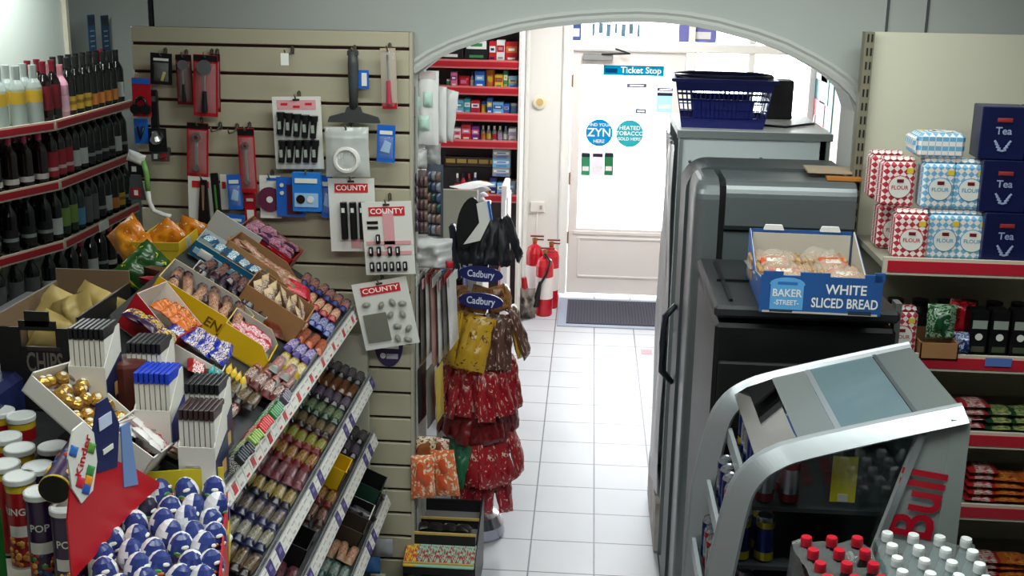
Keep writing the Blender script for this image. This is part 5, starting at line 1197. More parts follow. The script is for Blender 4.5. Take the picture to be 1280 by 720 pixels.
# white paper fan / display mirror on its top
p = PY(586, 278, 4.86)
t = thing('display_card', 'black and white oval display card leaning at the top of the sweet tower', 'display card', T(p.x, 4.86, p.z, .1, .22, -.15))
MB().prism([(.05 * math.cos(a), .12 * math.sin(a)) for a in [k * PI / 12 for k in range(24)]], .012, blk_c, FRONT).build('black_face', t)
MB().prism([(-.02, -.1), (.05, -.06), (.075, .05), (.045, .125), (.0, .10), (.03, .02)], .006, W_, T(.02, -.014, 0) @ FRONT).prism([(.075, .05), (.085, .05), (.055, .13), (.045, .125)], .008, BL, T(.02, -.016, 0) @ FRONT).build('white_face', t)
tag(MB().box((0, 0, 0), (.03, .05, .26), M('post_grey_blue', (44, 50, 66), .4), None, .008).build('stand_post', None, T(PY(572, 315, 5.0).x - .01, 5.0, PY(572, 315, 5.0).z, 0, -.12, 0)), 'dark grey-blue post behind the oval display card', 'post')
# ================================================================== DRINKS SHELVING BEHIND, LEFT OF THE SLATTED PANEL
red_rail = M('rail_red', (170, 22, 38), .4); rail_c = M('rail_cream', (206, 198, 180), .45); hdr = M('header_pale', (214, 222, 216), .5)
SHZ = [1.873, 1.573, 1.263, .955]
DIRA = (Vector((-.12, -.35, 0))).normalized()
def shelf_unit(label, P, ang, L, depth, zs, mat_back, header=True, zt=2.46):
    """local: x along the front edge, y into the unit"""
    t = thing('shelf_unit', label, 'shelving', T(P[0], P[1], 0, 0, 0, ang))
    mb = MB().box((L / 2, depth + .01, zt / 2), (L, .02, zt), mat_back)
    for x in (0.01, L - .01): mb.box((x, depth - .01, zt / 2), (.03, .03, zt), rail_c)
    mb.box((L / 2, depth / 2, .06), (L, depth, .12), shelf_d); mb.build('back_panel', t)
    for z in zs:
        MB().box((L / 2, depth / 2, z - .012), (L - .01, depth, .02), rail_c).build('shelf', t)
        mb = MB().box((L / 2, -.004, z - .012), (L - .004, .012, .05), rail_c).box((L / 2, -.012, z - .012), (L - .03, .006, .032), red_rail); mb.build('price_rail', t)
    return t
angB = PI / 2
LB = .98
PB = (-2.66, 5.5)
# bay B: front edge runs away from the camera; unit extends to -X
tB = shelf_unit('drinks shelving bay running away from the camera, red price rails', PB, angB, LB, .36, SHZ, hdr)
angA = math.atan2(-DIRA.y, -DIRA.x)
LA = 1.0
PA = Vector((PB[0], PB[1], 0)) + DIRA * LA
tA = shelf_unit('drinks shelving bay at the left edge, set at a slight angle', (PA.x, PA.y), angA, LA, .36, SHZ, hdr)
# price slip on the third rail
MB().box((.46, -.017, SHZ[2] - .012), (.12, .004, .05), W_).build('price_slip', tB)
# two blue posters on the header
for k, (x, c) in enumerate(((114, (40, 84, 130)), (131, (36, 70, 116)))):
    p = PX(x, 45, -3.0); mb = MB().box((0, 0, 0), (.004, .10 if k == 0 else .11, .25), M('poster_blue%d' % k, c, .5)).box((.003, 0, .09), (.002, .09, .05), M('poster_dark', (36, 46, 66), .5))
    for j in range(4): mb.box((.003, 0, .03 - j * .03), (.002, .06 - .01 * (j % 2), .008), M('poster_line', (150, 180, 205), .5))
    tag(mb.build('blue_poster', None, T(-2.995, p.y, p.z)), ['blue notice on the pale header above the bottles, nearer of the two', 'blue notice with dark heading above the bottles, further of the two'][k], 'notice')
# seam strips of the header
for x in (3, 52):
    pass
# bottles
def wine(name, glass_c, foil_c, label_c, H=.30, R=.037, shoulder=.62, lab=(.12, .42), neck=.014, ink=None):
    key = name
    gm = M('bottle_' + name, glass_c, .08, coat=.3); fm = M('foil_' + name, foil_c, .35); lm = M('label_' + name, label_c, .5)
    o = MB().lathe([(R * .9, 0), (R, .006), (R, H * shoulder), (R * .85, H * (shoulder + .06)), (neck * 1.15, H * (shoulder + .16)), (neck, H * .82)], gm, 16).build('drinks_bottle')
    tag(o, '', 'bottle')
    MB().lathe([(neck * 1.05, H * .78), (neck * 1.08, H * .95), (neck * 1.15, H * .96), (neck * 1.15, H), (0, H)], fm, 12).build('cap', o)
    mb = MB().lathe([(R * 1.012, H * lab[0]), (R * 1.012, H * lab[1])], lm, 16)
    if ink: mb.lathe([(R * 1.02, H * (lab[0] + .1)), (R * 1.02, H * (lab[0] + .16))], M('ink_' + name, ink, .5), 16)
    mb.build('label', o)
    return Placer(o)
gin = None
def clear_bottle():
    gm = film('bottle_clear', (206, 216, 214), .55, .06); H, R = .30, .038
    o = MB().lathe([(R * .9, 0), (R, .006), (R, H * .6), (R * .8, H * .68), (.016, H * .76), (.015, H * .8)], gm, 16).build('drinks_bottle'); tag(o, '', 'bottle')
    MB().lathe([(.019, H * .74), (.02, H * .96), (0, H * .96)], M('cap_silver', (186, 192, 190), .3, .6), 12).build('cap', o)
    MB().lathe([(R * 1.01, H * .36), (R * 1.01, H * .56)], M('label_gold', (196, 160, 50), .45), 16).build('label', o); return Placer(o)
BT = {'clear': (clear_bottle(), 'clear spirit bottle with silver cap and gold label'),
      'redlabel': (wine('redlabel', (22, 14, 16), (110, 20, 34), (112, 18, 32), lab=(.2, .6)), 'dark wine bottle with large red label'),
      'redfoil': (wine('redfoil', (20, 16, 18), (140, 24, 44), (40, 20, 26)), 'dark wine bottle with red foil'),
      'pink': (wine('pink', (206, 150, 170), (190, 120, 130), (226, 180, 196), H=.27), 'pink bottle with pale pink label'),
      'yellow': (wine('yellow', (14, 15, 14), (26, 28, 26), (206, 166, 60), lab=(.1, .34), ink=(150, 110, 30)), 'black wine bottle with square yellow label'),
      'orange': (wine('orange', (16, 15, 14), (22, 22, 24), (216, 130, 60), lab=(.1, .3)), 'black wine bottle with orange label'),
      'rose': (wine('rose', (34, 18, 20), (196, 60, 90), (206, 200, 196), lab=(.1, .2), H=.27), 'dark bottle with rose cap and white strip label'),
      'diag': (wine('diag', (30, 12, 18), (40, 18, 22), (170, 30, 50), lab=(.08, .5), ink=(220, 190, 190)), 'dark bottle with a crimson wrap label'),
      'whitel': (wine('whitel', (14, 15, 16), (20, 20, 22), (206, 210, 210), lab=(.12, .4)), 'dark wine bottle with white label'),
      'greenl': (wine('greenl', (20, 40, 26), (24, 44, 30), (120, 150, 70), lab=(.2, .52)), 'green wine bottle with lime label'),
      'bluel': (wine('bluel', (30, 50, 46), (30, 36, 40), (90, 150, 190), lab=(.1, .4)), 'dark green bottle with blue and white label'),
      'dot': (wine('dot', (12, 13, 14), (14, 14, 16), (30, 30, 32), lab=(.1, .4), ink=(150, 156, 156)), 'black bottle with a small grey mark'),
      'grey': (wine('grey', (16, 17, 19), (30, 30, 32), (96, 98, 100), lab=(.08, .55)), 'black bottle with tall grey label')}
WHERE = ['on the top drinks shelf', 'on the second drinks shelf', 'on the third drinks shelf', 'on the lowest drinks shelf']
def stock(unit, ang, P, L, level, kinds, depth=.055, note=''):
    n = len(kinds); base = T(P[0], P[1], SHZ[level], 0, 0, ang)
    for i, k in enumerate(kinds):
        if not k: continue
        for row in range(2 if level < 3 else 1):
            X = base @ T((i + .5) * L / n + RN.uniform(-.006, .006) + row * .02, depth + row * .085, 0, 0, 0, RN.uniform(0, 6))
            bay = 'angled bay' if unit == 'A' else 'straight bay'
            lb = '%s %s, %s' % (BT[k][1], WHERE[level], bay)
            BT[k][0](X, lb, '%ss, %s, %s' % (BT[k][1].split(' with')[0], WHERE[level][7:], bay + ' ' + k))
# order: A runs from the far left edge of the photo towards the joint; B from the joint to the far end
stock('A', angA, (PA.x, PA.y), LA, 0, [None, None, None, None, 'clear', 'clear', 'clear', 'clear', 'clear'])
stock('B', angB, PB, LB, 0, ['redlabel', 'redlabel', 'pink', 'yellow', 'yellow', 'yellow', 'orange', 'orange', 'orange', 'orange', 'whitel'])
stock('A', angA, (PA.x, PA.y), LA, 1, [None, None, None, None, 'rose', 'rose', 'rose', 'rose', 'rose', 'rose'])
stock('B', angB, PB, LB, 1, ['diag', 'diag', 'diag', 'whitel', 'whitel', 'dot', 'dot', 'dot', 'dot', 'whitel', 'dot'])
stock('A', angA, (PA.x, PA.y), LA, 2, [None, None, None, None, 'dot', 'dot', 'dot', 'dot', 'dot'])
stock('B', angB, PB, LB, 2, ['whitel', 'greenl', 'greenl', 'bluel', 'grey', 'grey', 'dot', 'whitel', 'orange', 'yellow', 'dot'])
stock('A', angA, (PA.x, PA.y), LA, 3, [None, None, None, None, 'grey', 'grey', 'grey', 'grey', 'whitel'])
stock('B', angB, PB, LB, 3, ['whitel', 'whitel', 'rose', 'whitel', 'dot', 'rose', 'dot', 'grey'])
# tall dark bottle standing on the far end
p = PX(158, 62, -2.8)
BT['redfoil'][0](T(-2.82, 6.42, 2.06) if False else T(-2.79, 6.40, SHZ[0]), 'dark wine bottle with red foil at the far end of the top drinks shelf')
# ================================================================== FRONT ROOM: wall shelving, low counter, extinguishers, mat
YP = 8.2
xl, xr = PY(536, 78, YP).x - .25, PY(649, 78, YP).x
rail_y = [(78, 548), (111, 555), (144, 563), (178, 566), (245, 560)]
zsP = [PY(600, y, YP).z for y, _ in rail_y]
unit = thing('shelf_unit', 'tall wall shelving of small packaged goods with red price rails behind the arch', 'shelving', T(0, 0, 0))
pegm = M('peg_dark', (58, 40, 44), .5)
mb = MB().box(((xl + xr) / 2, YP + .33, 1.3), (xr - xl, .02, 2.6), pegm)
mb.box((xr + .01, YP + .16, 1.3), (.02, .36, 2.6), M('shelf_side_white', (216, 212, 206), .5)).box((xl - .01, YP + .16, 1.3), (.02, .36, 2.6), shelf_l); mb.build('back_panel', unit)
for z in zsP:
    MB().box(((xl + xr) / 2, YP + .16, z - .012), (xr - xl, .32, .02), rail_c).build('shelf', unit)
    MB().box(((xl + xr) / 2, YP - .004, z - .012), (xr - xl, .012, .062), M('rail_pink', (206, 110, 110), .4)).box(((xl + xr) / 2, YP - .012, z - .012), (xr - xl, .006, .036), red_rail).build('price_rail', unit)
# goods: each one a box or tub with a printed band
def pbox(w, h, d, c1, c2, c3, style):
    m1, m2, m3 = M('pc%d%d%d' % c1, c1, .35), M('pc%d%d%d' % c2, c2, .35), M('pc%d%d%d' % c3, c3, .35)
    mb = MB()
    if style == 'tub': mb.lathe([(w * .45, 0), (w * .5, .005), (w * .48, h * .75), (w * .5, h * .78), (w * .5, h), (0, h)], [m1, m2, m1, m3, m3], 12)
    elif style == 'bottle': mb.lathe([(w * .45, 0), (w * .46, h * .6), (w * .2, h * .78), (w * .2, h), (0, h)], [m1, m1, m3, m3], 12).lathe([(w * .47, h * .15), (w * .47, h * .5)], m2, 12)
    elif style == 'bag': mb.pillow(w, h, d * .6, m1, T(0, 0, h / 2) @ FRONT, int(w * 1e4), 6, 8, .4).box((0, -d * .32, h * .5), (w * .5, .003, h * .3), m2)
    else:
        mb.box((0, 0, h / 2), (w, d, h), m1, None, .003).box((0, -d / 2 - .001, h * .62), (w * .86, .002, h * .3), m2).box((0, -d / 2 - .002, h * .62), (w * .5, .002, h * .12), m3).box((0, -d / 2 - .001, h * .2), (w * .6, .002, h * .1), m3)
    return mb
CN = {'navy': (30, 40, 96), 'blue': (40, 96, 190), 'sky': (120, 180, 220), 'red': (190, 30, 44), 'pink': (214, 110, 150), 'purple': (110, 40, 130), 'green': (60, 140, 80), 'yellow': (222, 190, 60), 'white': (228, 228, 226), 'teal': (40, 150, 160), 'grey': (150, 152, 156), 'black': (26, 26, 30), 'orange': (220, 120, 50), 'lilac': (180, 160, 206)}
rowsP = [
    [('navy', 'sky', 'white', 'box', .12, .17), ('black', 'blue', 'white', 'box', .2, .22), ('black', 'white', 'green', 'box', .17, .21), ('red', 'white', 'navy', 'box', .05, .16), ('white', 'red', 'grey', 'box', .06, .17), ('red', 'orange', 'white', 'box', .09, .16)],
    [('navy', 'green', 'white', 'tub', .05, .06), ('pink', 'purple', 'white', 'box', .07, .12), ('red', 'pink', 'white', 'bag', .13, .09), ('grey', 'white', 'navy', 'bottle', .05, .12), ('blue', 'sky', 'white', 'box', .11, .13), ('orange', 'yellow', 'red', 'bag', .1, .14), ('yellow', 'red', 'green', 'box', .09, .11), ('green', 'white', 'yellow', 'box', .05, .14), ('sky', 'yellow', 'blue', 'box', .1, .1)],
    [('navy', 'grey', 'white', 'box', .05, .08), ('sky', 'teal', 'white', 'box', .11, .11), ('teal', 'white', 'sky', 'box', .07, .12), ('red', 'white', 'purple', 'box', .1, .11), ('sky', 'yellow', 'blue', 'tub', .07, .1), ('blue', 'yellow', 'white', 'box', .06, .13), ('sky', 'blue', 'white', 'box', .12, .1), ('blue', 'sky', 'red', 'box', .06, .09), ('red', 'sky', 'white', 'tub', .08, .09)],
    [('white', 'pink', 'red', 'box', .07, .1), ('red', 'pink', 'white', 'box', .1, .13), ('purple', 'pink', 'white', 'box', .08, .12), ('grey', 'orange', 'white', 'bottle', .055, .12), ('grey', 'yellow', 'white', 'bottle', .055, .12), ('grey', 'red', 'white', 'bottle', .055, .12), ('grey', 'lilac', 'white', 'bottle', .055, .12), ('grey', 'white', 'sky', 'bottle', .055, .12), ('white', 'lilac', 'grey', 'box', .08, .11)],
    [('black', 'red', 'white', 'bottle', .06, .16), ('red', 'white', 'black', 'bottle', .06, .16), ('black', 'grey', 'red', 'bottle', .06, .16), ('navy', 'red', 'white', 'bottle', .06, .17), ('orange', 'red', 'black', 'box', .12, .1), ('navy', 'sky', 'white', 'box', .07, .14), ('sky', 'white', 'blue', 'box', .1, .1), ('grey', 'sky', 'white', 'box', .09, .12)]]
RNAME = ['on the top rail', 'on the second rail', 'on the third rail', 'on the fourth rail', 'on the lowest rail']
for k, row in enumerate(rowsP):
    x = PY([512, 556, 560, 566, 566][k], rail_y[k][0], YP).x
    tot = sum(r[4] for r in row); avail = xr - .012 - x; sc = min(1.05, avail / tot)
    if sc > 1: x = xr - .012 - tot * sc
    seen = {}
    for i, (a, b, c, stl, w, h) in enumerate(row):
        o = pbox(w * sc * .94, h * .92, .09, CN[a], CN[b], CN[c], stl).build({'box': 'goods_box', 'tub': 'goods_tub', 'bottle': 'goods_bottle', 'bag': 'goods_bag'}[stl], None, T(x + w * sc / 2, YP + .09, zsP[k]))
        tag(o, '%s %s with %s band %s, %s' % (a, {'box': 'carton', 'tub': 'tub', 'bottle': 'bottle', 'bag': 'packet'}[stl], b, RNAME[k], 'of the shelving behind the arch' if k < 4 else 'behind the arch'), {'box': 'box', 'tub': 'tub', 'bottle': 'bottle', 'bag': 'packet'}[stl])
        x += w * sc
# stacked boxes between the fourth and lowest rails
bx = PY(617, 240, YP).x; z = zsP[4] + .14
for i in range(3):
    tag(pbox(.13, .065, .1, CN['sky'] if i % 2 else CN['grey'], CN['white'], CN['blue'], 'box').build('goods_box', None, T(bx + .05, YP + .1, z + i * .066)), ['bottom pale box of the stack under the fourth rail', 'middle blue box of the stack under the fourth rail', 'top pale box of the stack under the fourth rail'][i], 'box')
tag(MB().box((0, 0, .07), (.13, .1, .14), M('pcx', (120, 130, 150), .4)).box((0, -.051, .08), (.1, .002, .05), W_).build('goods_box', None, T(bx + .05, YP + .1, zsP[4] + .0)), 'grey-blue box under the stack of pale boxes on the lowest rail', 'box') if False else None
cw_ = Placer(tag(MB().box((0, 0, .035), (.09, .09, .07), M('pc_brown', (70, 50, 44), .4)).box((0, -.046, .04), (.07, .002, .03), M('pc_gold', (190, 160, 70), .4)).build('goods_box'), '', 'box'))
for i in range(5): cw_(T(PY(560 + i * 14, 215, YP).x, YP + .2, zsP[4] + .19), 'dark brown box with gold band high in the lowest bay', 'dark boxes in the lowest bay')
tag(MB().box(((PY(590, 230, YP).x), YP + .24, zsP[4] + .09), (.55, .12, .18), M('pc_crate', (40, 34, 40), .5)).build('goods_crate'), 'dark crate under the brown and gold boxes on the lowest rail', 'crate')

# wall behind this shelving
struct('wall_shelving', MB().box((-1.35, 8.62, 1.5), (1.52, .1, 3), white))
# low white counter running towards the arch
cx1 = -.555
ctop = PX(634, 232, cx1); zc_ = ctop.z; print('counter', ctop, PX(650, 195, cx1))
cnt = thing('low_counter', 'white panelled counter along the left of the aisle, newspapers at its near end', 'counter', T(0, 0, 0))
cm = M('counter_side_white', (216, 212, 214), .4)
y0c, y1c = ctop.y, 8.1
zl = PY(612, 272, 6.45).z
MB().box((cx1 - .02, (y0c + y1c) / 2, zc_ / 2), (.04, y1c - y0c, zc_), cm, None, .006).build('side_panel', cnt)
MB().box((cx1 - .22, 6.65, zl / 2), (.36, .4, zl), cm, None, .006).build('cabinet', cnt)
dl = (y1c - y0c) / 3
for k in range(3): MB().box((cx1 + .004, y0c + dl * (k + .5), zc_ * .5), (.01, dl * .92, zc_ * .86), M('counter_door_white', (224, 220, 222), .35), None, .004).build('door', cnt)
MB().box((cx1 - .22, 6.65, zl + .012), (.38, .42, .024), M('counter_top_pale', (200, 200, 200), .3), None, .006).build('worktop', cnt)
for k, (y, z, c) in enumerate(((7.0, .62, (170, 60, 60)), (7.5, .9, (190, 200, 230)), (7.2, .85, (230, 230, 240)))):
    tag(MB().box((cx1 + .012, y, z * zc_), (.003, .1, .14), M('slip%d' % k, c, .4)).build('counter_notice'), ['small red notice low on the white counter side', 'pale blue notice on the white counter side', 'white notice near the camera end of the white counter side'][k], 'notice')
pap = PY(618, 262, 6.35)
for k in range(6):
    tag(MB().grid(lambda u, v, k=k: ((u - .5) * .2, (v - .5) * .2, .012 * math.sin(u * 3 + k) + .006 * math.sin(v * 5)), 8, 6, M('paper_white', (226, 226, 228), .5)).grid(lambda u, v, k=k: ((.5 - u) * .2, (v - .5) * .2, -.002 + .012 * math.sin((1 - u) * 3 + k) + .006 * math.sin(v * 5)), 8, 6, M('paper_white', (226, 226, 228), .5)).build('newspaper', None, T(cx1 - .17 + .008 * k, 6.62, zl + .045 + k * .022, 0, 0, .1 * k)), 'white newspaper in the curling pile at the near end of the white counter', 'newspaper', 'newspaper pile')

# fire extinguishers
er = M('extinguisher_red', (186, 14, 34), .25, coat=.4)
def extinguisher(label, x, y, s=1, horn=True, h=.44):
    t = thing('fire_extinguisher', label, 'fire extinguisher', T(x, y, 0, 0, 0, 0, s))
    R = .075
    MB().lathe([(R * .9, 0), (R, .01), (R, h), (R * .8, h + .05), (R * .35, h + .075), (.02, h + .08), (.02, h + .11)], er, 20).build('cylinder', t)
    MB().lathe([(R * 1.01, h * .35), (R * 1.01, h * .78)], M('ext_label', (228, 220, 220), .4), 20).build('label', t)
    MB().lathe([(.022, h + .1), (.026, h + .13), (.0, h + .14)], M('brass_valve', (170, 110, 60), .3, .7), 12).box((.02, 0, h + .15), (.12, .02, .012), M('ext_lever', (120, 30, 34), .4)).box((.03, 0, h + .12), (.1, .02, .01), M('ext_lever', (120, 30, 34), .4)).build('valve', t)
    if horn:
        MB().tube([(.0, -.02, h + .1), (.05, -.09, h + .06), (.02, -.1, h - .05), (-.03, -.1, h - .14)], .011, BK).cyl((-.03, -.1, h - .12), (-.07, -.1, h - .34), .014, BK, .034, 14).build('discharge_horn', t)
    return t
extinguisher('red fire extinguisher in front with a black discharge horn, on the floor by the door', PZ(679, 396, 0).x, 8.72, .92)
extinguisher('taller red fire extinguisher standing behind the one with the horn', PZ(668, 384, 0).x - .01, 8.95, .9, False, .5)
extinguisher('red fire extinguisher nearest the door frame beside the one with the horn', PZ(688, 380, 0).x + .0, 8.94, .86, False, .5)
p = PZ(658, 400, 0)
t = thing('cloth_bag', 'grey crumpled cloth bag slumped on the floor left of the fire extinguishers', 'bag', T(p.x, 8.62, 0))
MB().pillow(.13, .24, .16, M('cloth_grey', (120, 112, 108), .9, bump=(40, .8)), T(0, 0, .12) @ FRONT, 7, 10, 12, 1.2).build('sack', t)
MB().cyl((-.02, .02, .2), (-.03, .02, .32), .03, RD, .02).build('red_cap', t)
# door mat
m0, m1 = PZ(697, 408, 0), PZ(702, 371, 0)
mx0 = -.20; mt = thing('door_mat', 'dark grey ribbed door mat with pale blue border inside the shop door', 'mat', T(mx0 + .47, (m0.y + 9.2) / 2, 0))
ml = 9.2 - m0.y
MB().box((0, 0, .004), (.94, ml, .008), M('mat_border', (156, 166, 186), .7), None, .003).build('border', mt)
mb = MB().box((0, 0, .009), (.80, ml - .12, .006), M('mat_grey', (66, 66, 78), .9))
for k in range(34): mb.box((-.39 + k * .0236, 0, .013), (.012, ml - .13, .006), M('mat_rib', (78, 78, 92), .9))
mb.build('ribbed_pile', mt)
# sticker on the floor near the chiller
p = PZ(808, 440, 0)
tag(MB().box((p.x, p.y, .0015), (.08, .1, .002), M('floor_pink', (226, 150, 165), .5)).build('floor_sticker'), 'pink mark stuck on the floor tiles beside the white chiller', 'sticker')
# ================================================================== RIGHT SIDE: chillers, bread tray, drinks cooler, grocery shelving
# ---- white chiller in the arch
X0, X1, Y0, Y1, ZT = .385, 1.02, 4.9, 5.52, 1.985
gpan = M('chiller_panel', (202, 212, 214), .35, mottle=((188, 199, 201), 2, .5)); gedge = M('chiller_edge', (120, 128, 128), .4)
t = thing('white_chiller', 'long pale grey open chiller standing in the right half of the arch', 'chiller', T(0, 0, 0))
mb = MB().box(((X0 + X1) / 2, Y0 + .02, ZT / 2 + .02), (X1 - X0, .04, ZT - .04), gpan)
mb.box((X1 - .02, (Y0 + Y1) / 2, ZT / 2), (.04, Y1 - Y0, ZT), gpan).box(((X0 + X1) / 2, Y1 - .02, ZT / 2), (X1 - X0, .04, ZT), gpan).box(((X0 + X1) / 2, (Y0 + Y1) / 2, .1), (X1 - X0, Y1 - Y0, .2), gedge)
mb.build('cabinet', t)
MB().box(((X0 + X1) / 2, (Y0 + Y1) / 2, ZT), (X1 - X0 + .01, Y1 - Y0, .03), M('chiller_top_lit', (236, 238, 238), .35)).box(((X0 + X1) / 2, Y0 - .004, ZT - .002), (X1 - X0 + .02, .02, .03), gedge).build('top', t)  # top coloured whiter to stand in for window light
for x in (X0 + .008, X1 - .008): MB().box((x, Y0 - .006, ZT / 2), (.016, .014, ZT - .04), gedge).build('corner_strip', t)
for x, z in ((X0 + .05, ZT - .12), (X1 - .06, ZT - .14), (X0 + .03, .9), (X0 + .35, ZT - .1)): MB().lathe([(.008, 0), (.006, .004), (0, .005)], chrome, 10, T(x, Y0, z) @ FRONT).build('screw', t)
for z in (.55, .9, 1.25, 1.6): MB().box(((X0 + X1) / 2 + .05, (Y0 + Y1) / 2, z), (X1 - X0 - .14, Y1 - Y0 - .1, .025), M('chiller_shelf', (190, 194, 192), .4)).build('shelf', t)
curt = film('strip_curtain', (240, 242, 246), .22, .3)
for k in range(4):
    yy = Y0 + .06 + k * (Y1 - Y0 - .1) / 4; wv = (Y1 - Y0 - .06) / 4
    MB().grid(lambda u, v, yy=yy, wv=wv, k=k: (X0 - .012 - .012 * math.sin(u * PI) * (1 + .5 * math.sin(k * 2 + v * 7)) - .006 * math.sin(v * 9 + k), yy + u * wv * 1.08, .28 + v * (ZT - .34)), 5, 14, M('curtain_milky', (228, 228, 232), .25, mottle=((206, 206, 210), 5, .5))).build('strip_curtain', t)
MB().box((X0 - .01, (Y0 + Y1) / 2, .14), (.02, Y1 - Y0, .24), M('kick_white', (206, 202, 198), .5, mottle=((130, 110, 96), 9, .7))).build('kick_plate', t)
# ---- blue shopping basket
bcx, bcy, bz = (PY(901, 155, 5.1).x), 5.1, ZT + .016
t = thing('shopping_basket', 'dark blue plastic shopping basket standing on top of the white chiller', 'basket', T(bcx, bcy, bz, 0, 0, -.06))
bm = M('basket_blue', (22, 32, 112), .3)
bw, bd, bh, tw_, td = .345, .24, .205, .415, .30
def ring(z): k = z / bh; return bw + (tw_ - bw) * k, bd + (td - bd) * k
MB().box((0, 0, .006), (bw, bd, .012), bm, None, .004).build('base', t)
for nm, ax, sg in (('front_wall', 0, -1), ('back_wall', 0, 1), ('side_wall', 1, -1), ('side_wall', 1, 1)):
    mb = MB()
    def pt(u, z, o=0):
        w, d = ring(z)
        return (u * w, sg * (d / 2 + o), z) if ax == 0 else (sg * (w / 2 + o), u * d, z)
    def slab(u0, u1, z0, z1, th=.004):
        vs = [pt(u, z, o) for o in (-th / 2, th / 2) for u, z in ((u0, z0), (u1, z0), (u1, z1), (u0, z1))]
        mb.add(vs, [(0, 1, 2, 3), (7, 6, 5, 4), (0, 4, 5, 1), (1, 5, 6, 2), (2, 6, 7, 3), (3, 7, 4, 0)], bm)
    slab(-.5, .5, 0, .045); slab(-.5, .5, bh - .045, bh)
    if ax == 0: slab(-.34, .34, .04, bh - .085); slab(-.5, .5, bh - .09, bh - .082)
    else: slab(-.3, .3, .06, bh - .09)
    n = 20 if ax == 0 else 14
    for k in range(n + 1):
        u = -.5 + k / n; slab(u - .006, u + .006, .03, bh - .02)
    slab(-.5, .5, .075, .08); slab(-.5, .5, .12, .125)
    mb.build(nm, t)
mb = MB()
for a in range(4):
    pass
mb.box((0, -td / 2 - .006, bh), (tw_ + .04, .024, .014), bm, None, .004).box((0, td / 2 + .006, bh), (tw_ + .04, .024, .014), bm, None, .004).box((-tw_ / 2 - .008, 0, bh), (.024, td + .02, .014), bm, None, .004).box((tw_ / 2 + .008, 0, bh), (.024, td + .02, .014), bm, None, .004)
mb.build('rim', t)
hm = M('basket_handle_navy', (16, 22, 62), .35)
for s in (-1, 1): MB().tube([(-tw_ / 2 + .0, s * .03, bh + .012), (-tw_ / 2 + .06, s * .1, bh + .014), (0, s * .12, bh + .014), (tw_ / 2 - .06, s * .1, bh + .014), (tw_ / 2, s * .03, bh + .012)], .007, hm).build('handle', t)
# black screen behind it, loose cable
p0, p1 = PY(957, 100, 5.38), PY(989, 146, 5.38)
t = thing('black_box', 'plain black upright box behind the blue basket on the white chiller', 'box', T((p0.x + p1.x) / 2, 5.42, ZT + .016))
hh = p0.z - ZT - .016
MB().box((0, 0, hh / 2), (p1.x - p0.x, .12, hh), M('box_black', (44, 40, 44), .5), None, .004).build('case', t)
tag(MB().tube([(p0.x - .05, 5.1, ZT + .02), (p0.x + .05, 5.05, ZT + .02), (p0.x + .2, 5.2, ZT + .02), (p0.x + .26, 5.5, ZT + .02)], .005, BK).build('loose_cable'), 'thin black cable lying on the white chiller beside the basket', 'cable')

# ---- silver chiller in front of it
SX0, SX1, SY0, SY1, SZ = .398, .99, 4.2, 4.7, 1.905
sil = M('silver_grey', (108, 114, 116), .34, .45); sild = M('gasket_grey', (70, 76, 78), .45, .2); sil2 = M('silver_panel', (88, 96, 99), .4, .3)
t = thing('silver_chiller', 'tall silver-grey chiller with rounded corner posts in front of the white one', 'chiller', T(0, 0, 0))
def rr(x0, x1, z1, r, z0=0, n=8):
    return [(x1, z0), (x1, z1)] + [(x0 + r - r * math.sin(a), z1 - r + r * math.cos(a)) for a in [k * PI / 2 / n for k in range(n + 1)]] + [(x0, z0)]
def frontprism(mb, poly, y0, y1, m_): mb.prism(poly, y1 - y0, m_, T(0, y1, 0) @ FRONT)
mb = MB(); frontprism(mb, rr(SX0 - .012, SX1, SZ + .012, .10), 4.46, SY1, sild); mb.build('body', t)
# corner post: rounded towards the camera
def post():
    mb = MB(); w = .092; prof = []
    for k in range(9):
        a = PI / 2 * k / 8; prof.append((SX0 + .05 - .05 * math.sin(a) if k else SX0 + .05, SY0 + .05 - .05 * math.cos(a)))
    pl = [(SX0 + w, SY0)] + [(SX0 + .05 - .05 * math.sin(PI / 2 * k / 8), SY0 + .05 - .05 * math.cos(PI / 2 * k / 8)) for k in range(9)] + [(SX0, 4.46), (SX0 + w, 4.46)]
    n = len(pl); levels = [(0, 0)] + [(SZ - .07 + .07 * math.sin(PI / 2 * k / 6), k) for k in range(7)]
    vs = []
    for z, k in levels:
        s_ = 1 - math.cos(PI / 2 * k / 6) if k else 0
        for x, y in pl: vs.append((x + (SX0 + w - x) * s_ * .45, y + (4.46 - y) * s_ * .35, z))
    fs = [(j * n + i, j * n + (i + 1) % n, (j + 1) * n + (i + 1) % n, (j + 1) * n + i) for j in range(len(levels) - 1) for i in range(n)]
    fs += [tuple(range((len(levels) - 1) * n, len(levels) * n))]
    mb.add([Vector(v) for v in vs], fs, sil, None, False); return mb
post().build('corner_post', t)
MB().box((SX0 + .104, SY0 + .055, SZ / 2 - .01), (.026, .06, SZ - .02), M('gap_black', (12, 12, 13), .6)).build('seam', t)
